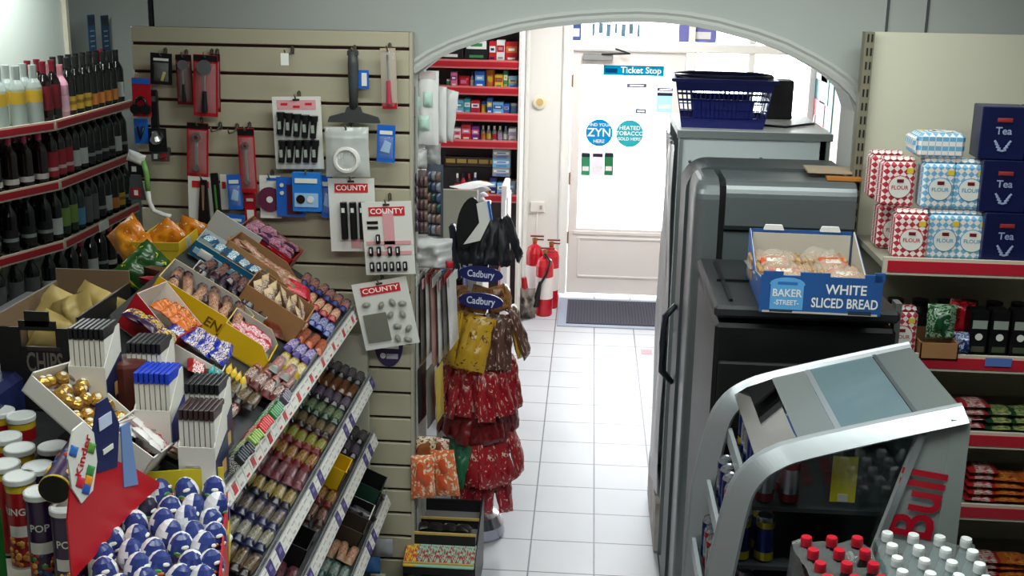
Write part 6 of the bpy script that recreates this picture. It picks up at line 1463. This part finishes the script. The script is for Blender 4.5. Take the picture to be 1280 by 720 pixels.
# hood with a rounded upper edge
z0h, hx0, hx1 = PY(960, 290, SY0).z, SX0 + .116, SX1
pl = [(SY0 + .02, z0h), (SY0, z0h + .02), (SY0, SZ - .06)] + [(SY0 + .06 - .06 * math.cos(a), SZ - .06 + .06 * math.sin(a)) for a in [k * PI / 12 for k in range(1, 7)]] + [(4.46, SZ), (4.46, z0h)]
YZX = Matrix(((0, 0, 1, 0), (1, 0, 0, 0), (0, 1, 0, 0), (0, 0, 0, 1)))
mb = MB().prism(pl, hx1 - hx0, sil, Matrix.Translation((hx0, 0, 0)) @ YZX); mb.build('hood', t)
z1h = PY(960, 333, SY0).z
MB().box(((hx0 + hx1) / 2, SY0 + .04, (z0h + z1h) / 2 - .15), (hx1 - hx0, .05, z0h - z1h + .28), sil2).build('front_panel', t)
p = PY(838, 430, 4.5)
MB().tube([(SX0 - .016, 4.56, 1.32), (SX0 - .06, 4.56, 1.27), (SX0 - .062, 4.56, 1.15), (SX0 - .06, 4.56, 1.03), (SX0 - .016, 4.56, .98)], [.012, .016, .016, .016, .012], M('handle_dark', (34, 38, 46), .35), 10).build('door_handle', t)
# cardboard on top
for k, (x0, y0, x1, y1, c, nm) in enumerate(((1000, 209, 1078, 222, (172, 154, 130), 'flattened pale brown cardboard on top of the silver chiller'), (1030, 219, 1080, 226, (176, 110, 40), 'orange-brown strip under the flattened cardboard on the silver chiller'))):
    a, b = PZ(x0, y0, SZ + .01), PZ(x1, y1, SZ + .01)
    tag(MB().box((0, 0, 0), (abs(b.x - a.x), .14 if k == 0 else .05, .008 if k == 0 else .01), M('flatcard%d' % k, c, .7)).build('cardboard_sheet', None, T((a.x + b.x) / 2, 4.40 if k == 0 else 4.29, SZ + (.022 if k == 0 else .008), 0, 0, -.05)), nm, 'cardboard')

# ---- black freezer with the bread tray
BX0, BX1, BY0, BY1, BZ = .42, .985, 3.5, 4.12, 1.63
t = thing('black_cooler', 'black upright cooler in front of the silver chiller carrying the bread tray', 'cooler', T(0, 0, 0))
kb = M('cooler_black', (14, 15, 16), .4); kb2 = M('cooler_top_dark', (34, 37, 39), .45)
MB().box(((BX0 + BX1) / 2, (BY0 + BY1) / 2, BZ / 2 - .03), (BX1 - BX0, BY1 - BY0, BZ - .06), kb, None, .012).build('cabinet', t)
MB().box(((BX0 + BX1) / 2, (BY0 + BY1) / 2, BZ - .02), (BX1 - BX0 + .012, BY1 - BY0 + .01, .04), kb2, None, .01).box((BX0 + .1, BY0 + .3, BZ + .004), (.14, .012, .01), kb).box((BX0 + .05, BY0 + .3, BZ + .004), (.012, .5, .01), kb).build('top', t)
MB().box(((BX0 + BX1) / 2, BY0 - .012, BZ * .46), (BX1 - BX0 - .03, .024, BZ * .86), M('cooler_door_black', (8, 9, 10), .6), None, .006).build('door', t)
MB().box((BX1 + .025, BY0 + .12, BZ * .5), (.02, .05, BZ), M('upright_grey', (96, 98, 94), .5)).build('side_strut', t)

# bread tray
tb = M('tray_blue', (34, 82, 146), .5, mottle=((30, 72, 132), 6, .5)); ti = M('tray_inside', (186, 178, 166), .7); tw2 = M('tray_white', (226, 228, 226), .4)
tx0, tx1 = PY(955, 340, 3.44).x, PY(1107, 342, 3.44).x; tw_ = tx1 - tx0; tc = (tx0 + tx1) / 2
fz0, fz1 = BZ + .004, PY(1030, 337, 3.44).z
fh = .118
t = thing('bread_tray', 'blue cardboard tray printed BAKER STREET WHITE SLICED BREAD on the black cooler', 'bread tray', T(tc, 3.66, BZ + .002, 0, 0, -.03))
yl, yb = -.22, .23
bh2 = .165
mb = MB().box((0, yl, fh / 2), (tw_, .008, fh), tb)
for x, w in ((-tw_ * .4, .06), (-.02, .09), (tw_ * .42, .05)): mb.box((x, yl, fh + .006), (w, .008, .012), tb)
mb.box((tw_ * .5 - .01, yl, fh + .004), (.03, .008, .03), tb)
for x in (-tw_ * .32, tw_ * .33): mb.box((x, yl - .0045, .008), (.07, .002, .012), M('tray_slot', (30, 44, 66), .6))
mb.text('WHITE', .043, tw2, T(tw_ * .205, yl - .0055, fh * .67) @ FRONT, .92).text('SLICED BREAD', .043, tw2, T(tw_ * .2, yl - .0055, fh * .3) @ FRONT, .72)
lo = M('logo_blue', (92, 160, 214), .4); L0 = -tw_ * .28
loaf = [(-.05, -.048), (.05, -.048), (.05, .03)] + [(.054 * math.cos(a), .032 + .022 * math.sin(a)) for a in [k * PI / 8 for k in range(9)]] + [(-.05, .03)]
mb.prism(loaf, .002, lo, T(L0, yl - .004, fh * .5) @ FRONT)
mb.text('BAKER', .034, tw2, T(L0, yl - .0075, fh * .5 + .004) @ FRONT, .88).text('-STREET-', .022, tw2, T(L0, yl - .0075, fh * .5 - .026) @ FRONT, .88).box((L0, yl - .0065, fh * .5 + .036), (.06, .001, .009), M('logo_deep', (50, 110, 180), .4))
mb.build('front_panel', t)
mb = MB().box((0, yb, bh2 / 2), (tw_ * .92, .006, bh2), tb).box((0, yb - .004, bh2 / 2 - .006), (tw_ * .9, .003, bh2 - .012), ti)
for x in (-tw_ * .26, tw_ * .26): mb.prism([(-.035, 0), (.035, 0), (.028, .018), (-.028, .018)], .012, tw2, T(x, yb + .006, bh2 - .002) @ FRONT)
mb.build('back_panel', t)
for s in (-1, 1):
    pol = [(yl, 0), (yb, 0), (yb, bh2), (yb - .05, bh2 - .02), (0, fh * .62), (yl + .05, fh * .8), (yl, fh)]
    mb = MB().prism(pol, .004, tb if s < 0 else ti, Matrix.Translation((s * tw_ * .48 - .002, 0, 0)) @ YZX).prism(pol, .002, ti if s < 0 else tb, Matrix.Translation((s * tw_ * .48 + (.002 if s < 0 else .002), 0, 0)) @ YZX); mb.build('side_panel', t)
MB().box((0, 0, .003), (tw_ * .95, yb - yl, .006), ti).build('tray_base', t)
lab = M('bread_label_red', (176, 70, 40), .4); crumb = M('bread_crust', (150, 106, 60), .6, mottle=((200, 168, 120), 18, .7)); bagf = film('bread_bag', (240, 236, 228), .8, .1)
for i, (x, y, z, rz) in enumerate(((-.12, .12, .05, 0), (.07, .12, .05, .05), (-.11, -.02, .05, .02), (.08, -.03, .05, -.05), (-.1, -.13, .045, .03), (.09, -.13, .045, 0))):
    lf = thing('bread_loaf', ['bagged loaf at the back left of the blue bread tray', 'bagged loaf at the back right of the blue bread tray', 'bagged loaf in the middle left of the blue bread tray', 'bagged loaf in the middle right of the blue bread tray', 'bagged loaf behind the logo of the bread tray', 'bagged loaf behind the word BREAD of the tray'][i], 'bread', T(tc + x * tw_ / .46, 3.66 + y, BZ + .012 + z, 0, 0, rz))
    mb = MB()
    for s in range(9): mb.box((-.075 + s * .0185, 0, 0), (.016, .10, .085), crumb, T(0, 0, 0, 0, RN.uniform(-.06, .06), 0), .012)
    mb.build('slices', lf)
    MB().pillow(.19, .115, .1, bagf, T(0, 0, .005), i, 9, 8, .6).build('bag', lf)
    MB().box((.03 if i % 2 else -.01, -.03, .05), (.09, .045, .003), lab, T(0, 0, 0, .4, 0, 0)).box((.03 if i % 2 else -.01, -.03, .052), (.05, .02, .002), W_, T(0, 0, 0, .4, 0, 0)).build('label', lf)

# ---- open front drinks cooler
CY0, CY1 = 2.80, 3.36
hp = [PY(x, y, CY0) for x, y in ((884, 720), (892, 690), (905, 640), (918, 607), (940, 582), (966, 567), (1000, 556), (1100, 534), (1209, 512))]
outer = [(p.x, p.z) for p in hp]
def smooth_line(P, n=5):
    out = []
    for i in range(len(P) - 1):
        p0, p1, p2, p3 = (Vector(P[max(0, i - 1)]), Vector(P[i]), Vector(P[i + 1]), Vector(P[min(len(P) - 1, i + 2)]))
        for k in range(n):
            t = k / n; v = .5 * ((2 * p1) + (p2 - p0) * t + (2 * p0 - 5 * p1 + 4 * p2 - p3) * t * t + (3 * p1 - p0 - 3 * p2 + p3) * t ** 3); out.append((v.x, v.y))
    return out + [P[-1]]
xb, zb = PY(1214, 523, CY0).x, PY(1214, 523, CY0).z
coarse = [(outer[0][0] - .03, .12)] + outer
outer = [coarse[0]] + smooth_line(coarse[1:])
alu = M('cooler_aluminium', (160, 166, 170), .3, .5); alud = M('cooler_grey_side', (150, 158, 156), .45)
t = thing('drinks_cooler', 'open fronted drinks cooler with curved silver frames and red Bull lettering', 'drinks cooler', T(0, 0, 0))
def hoop(y0, y1):
    mb = MB(); W0 = .075; inn = []
    n = len(outer)
    for i, (x, z) in enumerate(outer):
        a = Vector(outer[max(0, i - 1)]); b = Vector(outer[min(n - 1, i + 1)]); d = (b - a).normalized(); nrm = Vector((d.y, -d.x))
        w = W0 * (1 - .45 * i / n); inn.append((x + nrm.x * w, z + nrm.y * w))
    for (o1, o2) in ((0, 0),):
        rows = []
        for i in range(n):
            (x, z), (xi, zi) = outer[i], inn[i]
            bx = .012; dx, dz = (xi - x), (zi - z)
            rows.append([(x, y1, z), (x, y0 + .046, z), (x + dx * .1, y0 + .036, z + dz * .1), (xi - dx * .12, y0, zi - dz * .12), (xi, y0 + .006, zi), (xi, y1, zi)])
        vs = [p for r in rows for p in r]; w = 6
        fs = [(i * w + j, i * w + (j + 1) % w, (i + 1) * w + (j + 1) % w, (i + 1) * w + j) for i in range(n - 1) for j in range(w)]
        fs += [tuple(range(w)), tuple(range((n - 1) * w, n * w))]
        mb.add(vs, fs, alu, None, False)
    return mb, inn
h1, inn = hoop(CY0, CY0 + .05); h1.build('side_frame', t)
h2, _ = hoop(CY1 - .05, CY1); h2.build('side_frame', t)
# base, back, deck
xf = outer[0][0]
kbk = M('cooler_inside_black', (16, 18, 19), .4)
MB().box(((xf + xb) / 2, (CY0 + CY1) / 2, .3), (xb - xf, CY1 - CY0, .6), kbk, None, .01).build('base', t)
MB().box((xb - .02, (CY0 + CY1) / 2, zb / 2), (.05, CY1 - CY0 - .02, zb - .02), alud).build('back', t)
# side pillar that widens downwards, both sides
zA = PY(1150, 540, CY0); zB = PY(1092, 690, CY0)
pil = [(zA.x, zA.z - .01), (xb, zb - .02), (xb + .005, .6), (zB.x - .13, .6), (zB.x, zB.z)]
for y in (CY0 + .012, CY1 - .03):
    mb = MB().prism(pil, .018, alud, T(0, y + .018, 0) @ FRONT)
    if y < CY0 + .1:
        c = PY(1160, 622, CY0)
        mb.prism([(zA.x, zA.z - .01), (zA.x + .018, zA.z - .01), (zB.x + .018, zB.z), (zB.x, zB.z)], .006, alu, T(0, y, 0) @ FRONT)
        ang = PI / 2 - math.atan2(.03, .22)
        mb.text('Red Bull', .165, M('bull_red', (190, 12, 40), .4), T(c.x - .035, y - .004, c.z - .15) @ FRONT @ Matrix.Rotation(1.43, 4, 'Z'), .82)
    mb.build('side_pillar', t)
gl1 = glass('cooler_glass', (236, 242, 242), 0)
# side glass sheets follow the frame
for y in (CY0 + .03, CY1 - .03):
    pol = [inn[0]] + inn[1:-1] + [(zA.x, zA.z), (zB.x, zB.z), (zB.x - .13, .6), (xf + .05, .6)]
    mb = MB(); n = len(pol); vs = [(x, y, z) for x, z in pol]; mb.add(vs, [tuple(range(n))], gl1); mb.build('side_glass', t)
# top: glass with grey bands
def top_strip(i0, f0, i1, f1, mat, lift=0, nm='top_panel'):
    def at(i, f): a, b = coarse[i], coarse[i + 1]; return (a[0] + (b[0] - a[0]) * f, a[1] + (b[1] - a[1]) * f)
    pts = [at(i0, f0)] + [coarse[i] for i in range(i0 + 1, i1 + 1)] + [at(i1, f1)]
    mb = MB(); vs = []
    for x, z in pts: vs += [(x, CY0 + .045, z + lift - .008), (x, CY1 - .045, z + lift - .008)]
    m_ = len(pts); mb.add(vs, [(2 * k, 2 * k + 1, 2 * k + 3, 2 * k + 2) for k in range(m_ - 1)], mat, None, False)
    vs2 = [(x, y, z - .006) for x, y, z in vs]; mb.add(vs2, [(2 * k + 2, 2 * k + 3, 2 * k + 1, 2 * k) for k in range(m_ - 1)], mat, None, False)
    mb.build(nm, t)
top_strip(5, .3, 8, .86, glass('cooler_top_glass', (226, 236, 238), .04), 0, 'top_glass')
top_strip(7, .02, 7, .5, film('panel_smoke', (140, 146, 146), .4, .2), .003)
top_strip(7, .5, 7, .58, alu, .004, 'top_bar')
top_strip(7, .58, 8, .45, film('panel_blueglass', (130, 154, 162), .5, .08), .003)
top_strip(8, .45, 8, .5, sild, .006, 'top_bar')
top_strip(8, .5, 8, .97, M('panel_grey_solid', (88, 96, 96), .35), .004)
# shelves with front rails and cans
canb = M('can_blue', (28, 44, 110), .25, .6); cans = M('can_silver', (170, 174, 182), .25, .8); cany = M('can_yellow', (190, 170, 40), .25, .4); canr = M('can_red', (150, 24, 36), .3, .4)
def can_proto(a, b, nm): return Placer(tag(MB().lathe([(.022, 0), (.0265, .006), (.0265, .118), (.022, .128), (.022, .131), (.019, .128), (0, .128)], [cans, a, cans, cans, cans, cans], 14).lathe([(.0268, .03), (.0268, .1)], b, 14).build('drink_can'), '', 'can')), nm
CANS = [can_proto(canb, cans, 'blue and silver'), can_proto(cany, canb, 'yellow'), can_proto(canr, cans, 'red and silver'), can_proto(canb, canb, 'deep blue')]
lv = [(.88, xf + .05, 'lowest'), (1.08, xf + .085, 'middle'), (1.255, xf + .14, 'upper')]
for k, (z, x0, nm) in enumerate(lv):
    MB().box(((x0 + xb - .06) / 2, (CY0 + CY1) / 2, z), (xb - .06 - x0, CY1 - CY0 - .1, .012), M('cooler_shelf', (60, 64, 66), .4)).build('shelf', t)
    MB().box((x0 - .004, (CY0 + CY1) / 2, z + .012), (.012, CY1 - CY0 - .08, .05), M('shelf_rail_grey', (150, 156, 160), .3), T(0, 0, 0, 0, 0, 0)).build('shelf_rail', t)
    for i in range(7):
        for r in range(2 if k < 2 else 2):
            pl, cn = CANS[(i // 2 + k) % 4]
            pl(T(x0 + .04 + r * .065, CY0 + .09 + i * .062, z + .007), '%s can on the %s shelf inside the drinks cooler' % (cn, nm), '%s cans on the %s cooler shelf' % (cn, nm))
p0, p1 = PY(1042, 570, 2.85), PY(1068, 628, 2.85)
t2 = tag(MB().box((0, 0, 0), (p1.x - p0.x, .004, p0.z - p1.z), M('sign_yellow', (226, 212, 40), .4)).box((0, -.003, -(p0.z - p1.z) * .4), ((p1.x - p0.x) * .4, .002, .02), W_).build('yellow_sign', None, T((p0.x + p1.x) / 2, 2.85, (p0.z + p1.z) / 2)), 'tall yellow price sign inside the drinks cooler', 'sign')
MB().box((zB.x - .14, (CY0 + CY1) / 2, 1.0), (.3, .03, .05), M('cooler_beam', (112, 122, 120), .4)).build('cross_beam', t)

# ---- shrink wrapped packs of bottles in front
wrap = film('shrink_wrap', (226, 232, 232), .88, .06)
def bottle_pack(label, cx, cy, z, nx, ny, capm, body, sp=.064, H=.22, rz=0):
    t = thing('bottle_pack', label, 'bottle pack', T(cx, cy, z, 0, 0, rz))
    src = None
    for i in range(nx):
        for j in range(ny):
            X = T((i - (nx - 1) / 2) * sp, (j - (ny - 1) / 2) * sp, 0)
            if src is None:
                src = MB().lathe([(.026, 0), (.03, .008), (.03, H * .55), (.027, H * .62), (.014, H * .86), (.0125, H * .9)], body, 14).build('bottle', t, X)
                cap = MB().lathe([(.0145, H * .9), (.0145, H * .97), (.013, H), (0, H)], capm, 14).build('cap', src)
            else:
                b = src.copy(); COL.objects.link(b); b.parent = t; b.matrix_basis = X
                c = cap.copy(); COL.objects.link(c); c.parent = b
    w, d = nx * sp + .006, ny * sp + .006
    def sh(u, v):
        a = 2 * PI * u; k = max(abs(math.cos(a)), abs(math.sin(a))); x, y = math.cos(a) / k * w / 2, math.sin(a) / k * d / 2
        s = 1 - .06 * v; nz = noise.noise(Vector((u * 9, v * 4, cx * 10))) * .008
        return (x * s + nz, y * s + nz, v * H * .84 + nz)
    MB().grid(sh, 40, 8, wrap).grid(lambda u, v: ((u - .5) * w * .94, (v - .5) * d * .94, H * .86 + .02 * noise.noise(Vector((u * 5, v * 5, cx * 7)))), 10, 10, wrap).build('shrink_wrap', t)
    return t
PZT = 1.06
capz = PZT + .22
ctr3 = struct('trim_stock_plinth', MB().box((.83, 2.2, PZT / 2 - .002), (.66, .62, PZT - .004), M('plinth_dark', (40, 40, 42), .6)))
c1 = PZ(1052, 690, capz); c2 = PZ(1165, 695, capz)
cola = M('bottle_cola', (30, 14, 12), .08, coat=.4); water = film('bottle_water', (214, 226, 228), .6, .05)
bottle_pack('shrink wrapped pack of dark cola bottles with red caps in front of the cooler', c1.x, c1.y - .02, PZT, 3, 4, M('cap_red', (186, 24, 46), .3), cola, rz=.08)
bottle_pack('shrink wrapped pack of clear water bottles with white caps in front of the cooler', c2.x + .01, c2.y - .02, PZT, 4, 5, M('cap_white2', (226, 230, 230), .3), water, rz=-.06)

# ---- grocery shelving on the right
GX0, GX1, GYF, GYB = 1.03, 2.1, 3.92, 4.34
zG = [1.69, 1.345, 1.06, .78, .45]
t = thing('grocery_shelving', 'cream backed grocery shelving with red price rails at the right edge', 'shelving', T(0, 0, 0))
zt_ = PY(1095, 40, GYB).z
MB().box(((GX0 + GX1) / 2, GYB + .02, zt_ / 2), (GX1 - GX0, .02, zt_), M('grocery_back', (206, 204, 184), .5)).box(((GX0 + GX1) / 2, (GYF + GYB) / 2, .06), (GX1 - GX0, GYB - GYF, .12), shelf_d).build('back_panel', t)
mb = MB().box((GX0 - .02, GYB, zt_ / 2), (.034, .05, zt_), M('upright_olive', (120, 116, 98), .45))
for k in range(int(zt_ / .05)): mb.box((GX0 - .012, GYB - .026, k * .05 + .03), (.006, .003, .028), M('slot_dark', (22, 22, 20), .6)).box((GX0 - .026, GYB - .026, k * .05 + .03), (.006, .003, .028), M('slot_dark', (22, 22, 20), .6))
mb.build('upright', t)
for z in zG:
    MB().box(((GX0 + GX1) / 2, (GYF + GYB) / 2, z - .012), (GX1 - GX0, GYB - GYF, .022), M('grocery_shelf', (150, 146, 130), .5)).build('shelf', t)
    MB().box(((GX0 + GX1) / 2, GYF - .004, z - .014), (GX1 - GX0, .012, .062), rail_c).box(((GX0 + GX1) / 2, GYF - .011, z - .014), (GX1 - GX0 - .03, .006, .04), M('rail_crimson', (186, 34, 52), .35)).build('price_rail', t)
def gingham(name, c):
    m = bpy.data.materials.new(name); m.use_nodes = True; nt = m.node_tree; L = nt.links; b = nt.nodes['Principled BSDF']
    tc = nt.nodes.new('ShaderNodeTexCoord'); mp = nt.nodes.new('ShaderNodeMapping'); mp.inputs['Rotation'].default_value = (0, .785, 0) ; mp.inputs['Scale'].default_value = (62, 62, 62)
    L.new(tc.outputs['Object'], mp.inputs[0]); ck = nt.nodes.new('ShaderNodeTexChecker'); ck.inputs['Scale'].default_value = 1; ck.inputs[1].default_value = lin(c); ck.inputs[2].default_value = lin((232, 224, 220))
    L.new(mp.outputs[0], ck.inputs[0]); L.new(ck.outputs[0], b.inputs['Base Color']); b.inputs['Roughness'].default_value = .5; return m
gr, gb_ = gingham('gingham_red', (176, 40, 60)), gingham('gingham_blue', (110, 170, 206))
def flour(m_, c2):
    o = tag(MB().box((0, 0, .08), (.116, .085, .16), m_, None, .012).build('flour_bag'), '', 'flour bag')
    mb = MB().box((0, 0, .165), (.108, .06, .012), m_, None, .005).box((0, -.01, .172), (.104, .03, .006), m_, None, .002); mb.build('folded_top', o)
    mb = MB().lathe([(.041, 0), (.041, .0015)], c2, 24, T(.002, -.0425, .072) @ FRONT).lathe([(.038, .0015), (.038, .0025)], W_, 24, T(.002, -.0425, .072) @ FRONT)
    mb.text('FLOUR', .019, c2, T(.002, -.0455, .07) @ FRONT).pillow(.024, .012, .002, M('logo_dark_red', (110, 20, 26), .4), T(.002, -.0455, .094) @ FRONT).box((.034, -.0425, .13), (.022, .002, .018), M('flour_yellow', (222, 190, 60), .4), None)
    mb.build('label', o); return Placer(o)
fr_, fb_ = flour(gr, M('flour_red', (180, 50, 60), .4)), flour(gb_, M('flour_blue', (90, 150, 190), .4))
Zs = zG[0] + .001
def gx(x, y=290): return PY(x, y, 3.99).x
fr_(T(gx(1136), 3.99, Zs, 0, 0, -.06), 'red gingham flour bag at the bottom left of the top grocery shelf')
fb_(T(gx(1177), 4.0, Zs, 0, 0, .03), 'blue flour bag in the bottom row between the red bag and another blue one')
fb_(T(gx(1213), 4.0, Zs, 0, 0, -.08), 'blue flour bag in the bottom row beside the dark blue tea boxes')
H1 = Zs + .177
fr_(T(gx(1124, 220), 4.03, H1, 0, 0, .05), 'red gingham flour bag stacked on top at the left of the flour')
fb_(T(gx(1172, 230), 4.01, H1, 0, 0, .02), 'blue flour bag in the middle of the second row of flour')
fb_(T(gx(1211, 230), 4.01, H1, 0, 0, -.05), 'blue flour bag in the second row against the dark blue tea boxes')
fb_(T(gx(1205, 186) + .0, 4.03, H1 + .177 + .043, -PI / 2, 0, PI / 2) , 'blue flour bag lying on its side on top of the stacked flour')
fr_(T(gx(1128, 290), 4.15, Zs), 'red gingham flour bag behind the front red one on the grocery shelf')
fr_(T(gx(1122, 220), 4.17, H1), 'red gingham flour bag behind the upper red one in the stack')
# tea boxes
tn = M('tea_navy', (14, 20, 62), .35, mottle=((20, 30, 84), 5, .5)); ts = M('tea_silver', (150, 164, 200), .4); tr_ = M('tea_red', (150, 50, 50), .4)
o = tag(MB().box((0, 0, .09), (.15, .11, .178), tn, None, .003).text('Tea', .035, ts, T(0, -.0565, .098) @ FRONT).pillow(.05, .014, .003, tr_, T(0, -.057, .135) @ FRONT).build('tea_box'), '', 'tea box')
mb = MB()
for s in (-1, 1):
    for k in range(4): mb.pillow(.016, .007, .002, ts, T(s * (.022 - k * .005), -.057, .06 - k * .009, 0, 0, 0) @ FRONT @ Matrix.Rotation(s * (.9 - k * .2), 4, 'Z'))
mb.build('leaf_print', o)
tp = Placer(o)
for i, (c, r, lb) in enumerate(((0, 0, 'dark blue Tea box at the bottom left of the tea stack'), (0, 1, 'dark blue Tea box in the middle left of the tea stack'), (0, 2, 'dark blue Tea box at the top left of the tea stack'), (1, 0, 'dark blue Tea box at the bottom right of the tea stack, cut by the edge'), (1, 1, 'dark blue Tea box in the middle right of the stack, cut by the edge'), (1, 2, 'dark blue Tea box at the top right of the stack, cut by the edge'))):
    tp(T(gx(1250) + c * .156 - r * .022, 3.985 + r * .005, Zs + r * .180, 0, 0, -.04 if r else 0), lb)
# second shelf
Z2 = zG[1] + .001
fr_(T(PY(1123, 400, 3.97).x, 3.97, Z2, 0, 0, .03), 'lone red gingham flour bag on the second grocery shelf')
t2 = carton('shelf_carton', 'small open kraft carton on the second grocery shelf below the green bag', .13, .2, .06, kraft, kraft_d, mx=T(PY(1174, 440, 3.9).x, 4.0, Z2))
def sbag(label, x, y, Y, w, h, c, seed, rz=0):
    p = PY(x, y, Y); tag(MB().pillow(w, h, .07, WR('sb%d%d%d' % c[0], *c, axis=1, scale=5), FRONT, seed, 9, 10, .8).build('coffee_bag', None, Matrix.Translation(p) @ T(0, 0, 0, 0, rz, 0)), label, 'bag')
sbag('shiny green bag standing in the kraft carton on the second grocery shelf', 1176, 402, 3.98, .1, .13, ((20, 70, 40), (30, 90, 50), (170, 200, 170)), 3)
sbag('shiny red bag beside the green one on the second grocery shelf', 1196, 400, 4.06, .09, .15, ((170, 24, 34), (190, 30, 40), (90, 10, 16)), 4, .2)
sbag('small blue packet between the red bag and the black coffee packs', 1201, 428, 3.96, .05, .08, ((24, 40, 90), (40, 60, 120), (180, 190, 210)), 5)
kp = M('coffee_black', (14, 14, 16), .3)
for i, x in enumerate((1219, 1245, 1271)):
    p = PY(x, 420, 3.98)
    o = tag(MB().box((0, 0, .085), (.066, .07, .17), kp, None, .006).box((0, -.036, .12), (.05, .002, .03), M('coffee_pale', (150, 160, 150), .4)).lathe([(.013, 0), (.013, .001)], W_, 16, T(0, -.036, .075) @ FRONT).box((0, -.036, .03), (.044, .002, .02), M('coffee_olive', (70, 80, 60), .4)).build('coffee_pack', None, T(p.x, 3.98, Z2)), ['black coffee pack with a white dot, first from the red bag', 'black coffee pack with a white dot, second from the red bag', 'black coffee pack with a white dot, cut by the photo edge'][i], 'coffee pack')
mb = MB(); dk = M('jar_dark', (20, 22, 22), .3)
dj = Placer(tag(MB().lathe([(.035, 0), (.037, .1), (.03, .12), (.03, .14), (0, .14)], dk, 12).build('dark_jar'), '', 'jar'))
for i in range(6): dj(T(1.16 + i * .09, 4.18, Z2), 'dark jar at the back of the second grocery shelf', 'dark jars')
tag(MB().box((0, 0, 0), (.09, .003, .03), M('ticket_blue', (90, 120, 190), .4)).build('shelf_ticket', None, PY(1248, 453, GYF - .02).to_4d().to_3d() and Matrix.Translation(PY(1248, 453, GYF - .02))), 'small blue ticket on the red rail of the second grocery shelf', 'ticket')
# third and lower shelves
def noodles(label, x, y, Y, n, c, w=.11, h=.025, grp=None):
    p = PY(x, y, Y); pl = Placer(tag(MB().pillow(w, .09, h, WR('nd%d%d%d' % c[0], *c, axis=0, scale=6), T(0, 0, h / 2), 3, 8, 8, .4).build('noodle_pack'), '', 'noodle pack'))
    return pl, p
RDW = ((176, 40, 44), (222, 212, 206), (170, 30, 40)); GRN = ((24, 70, 44), (60, 100, 60), (190, 190, 120)); ORG = ((190, 96, 36), (214, 150, 60), (160, 30, 30))
for (lv_, x, n, c, nm) in ((2, 1212, 4, RDW, 'red and white'), (2, 1246, 3, GRN, 'dark green'), (2, 1275, 3, GRN, 'dark green'), (3, 1225, 5, RDW, 'red and white'), (3, 1258, 4, ORG, 'orange and red'), (3, 1290, 4, ORG, 'orange and red'), (4, 1235, 4, RDW, 'red and white'), (4, 1270, 4, ORG, 'orange and red')):
    pl, p = noodles('', x, 500, 4.0, n, c)
    px_ = PY(x, 520 + (lv_ - 2) * 70, 4.0).x
    for i in range(n): pl(T(px_, 4.0 + RN.uniform(-.01, .01), zG[lv_] + .002 + i * .027, 0, 0, RN.uniform(-.1, .1)), '%s food packet in the stack at x %s of grocery shelf' % (nm, x) if False else '%s food packet stacked on the %s grocery shelf, %s pile' % (nm, ['third', 'fourth', 'fifth'][lv_ - 2], 'first' if x < 1240 else ('middle' if x < 1270 else 'edge')), '%s packets %s %d' % (nm, ['third', 'fourth', 'fifth'][lv_ - 2], x))
carton('shelf_carton', 'kraft carton at the left end of the third grocery shelf', .12, .2, .07, kraft, kraft_d, mx=T(1.14, 4.02, zG[2] + .001))
carton('shelf_carton', 'low kraft carton at the left end of the fourth grocery shelf', .12, .2, .06, kraft, kraft_d, mx=T(1.18, 4.02, zG[3] + .001))
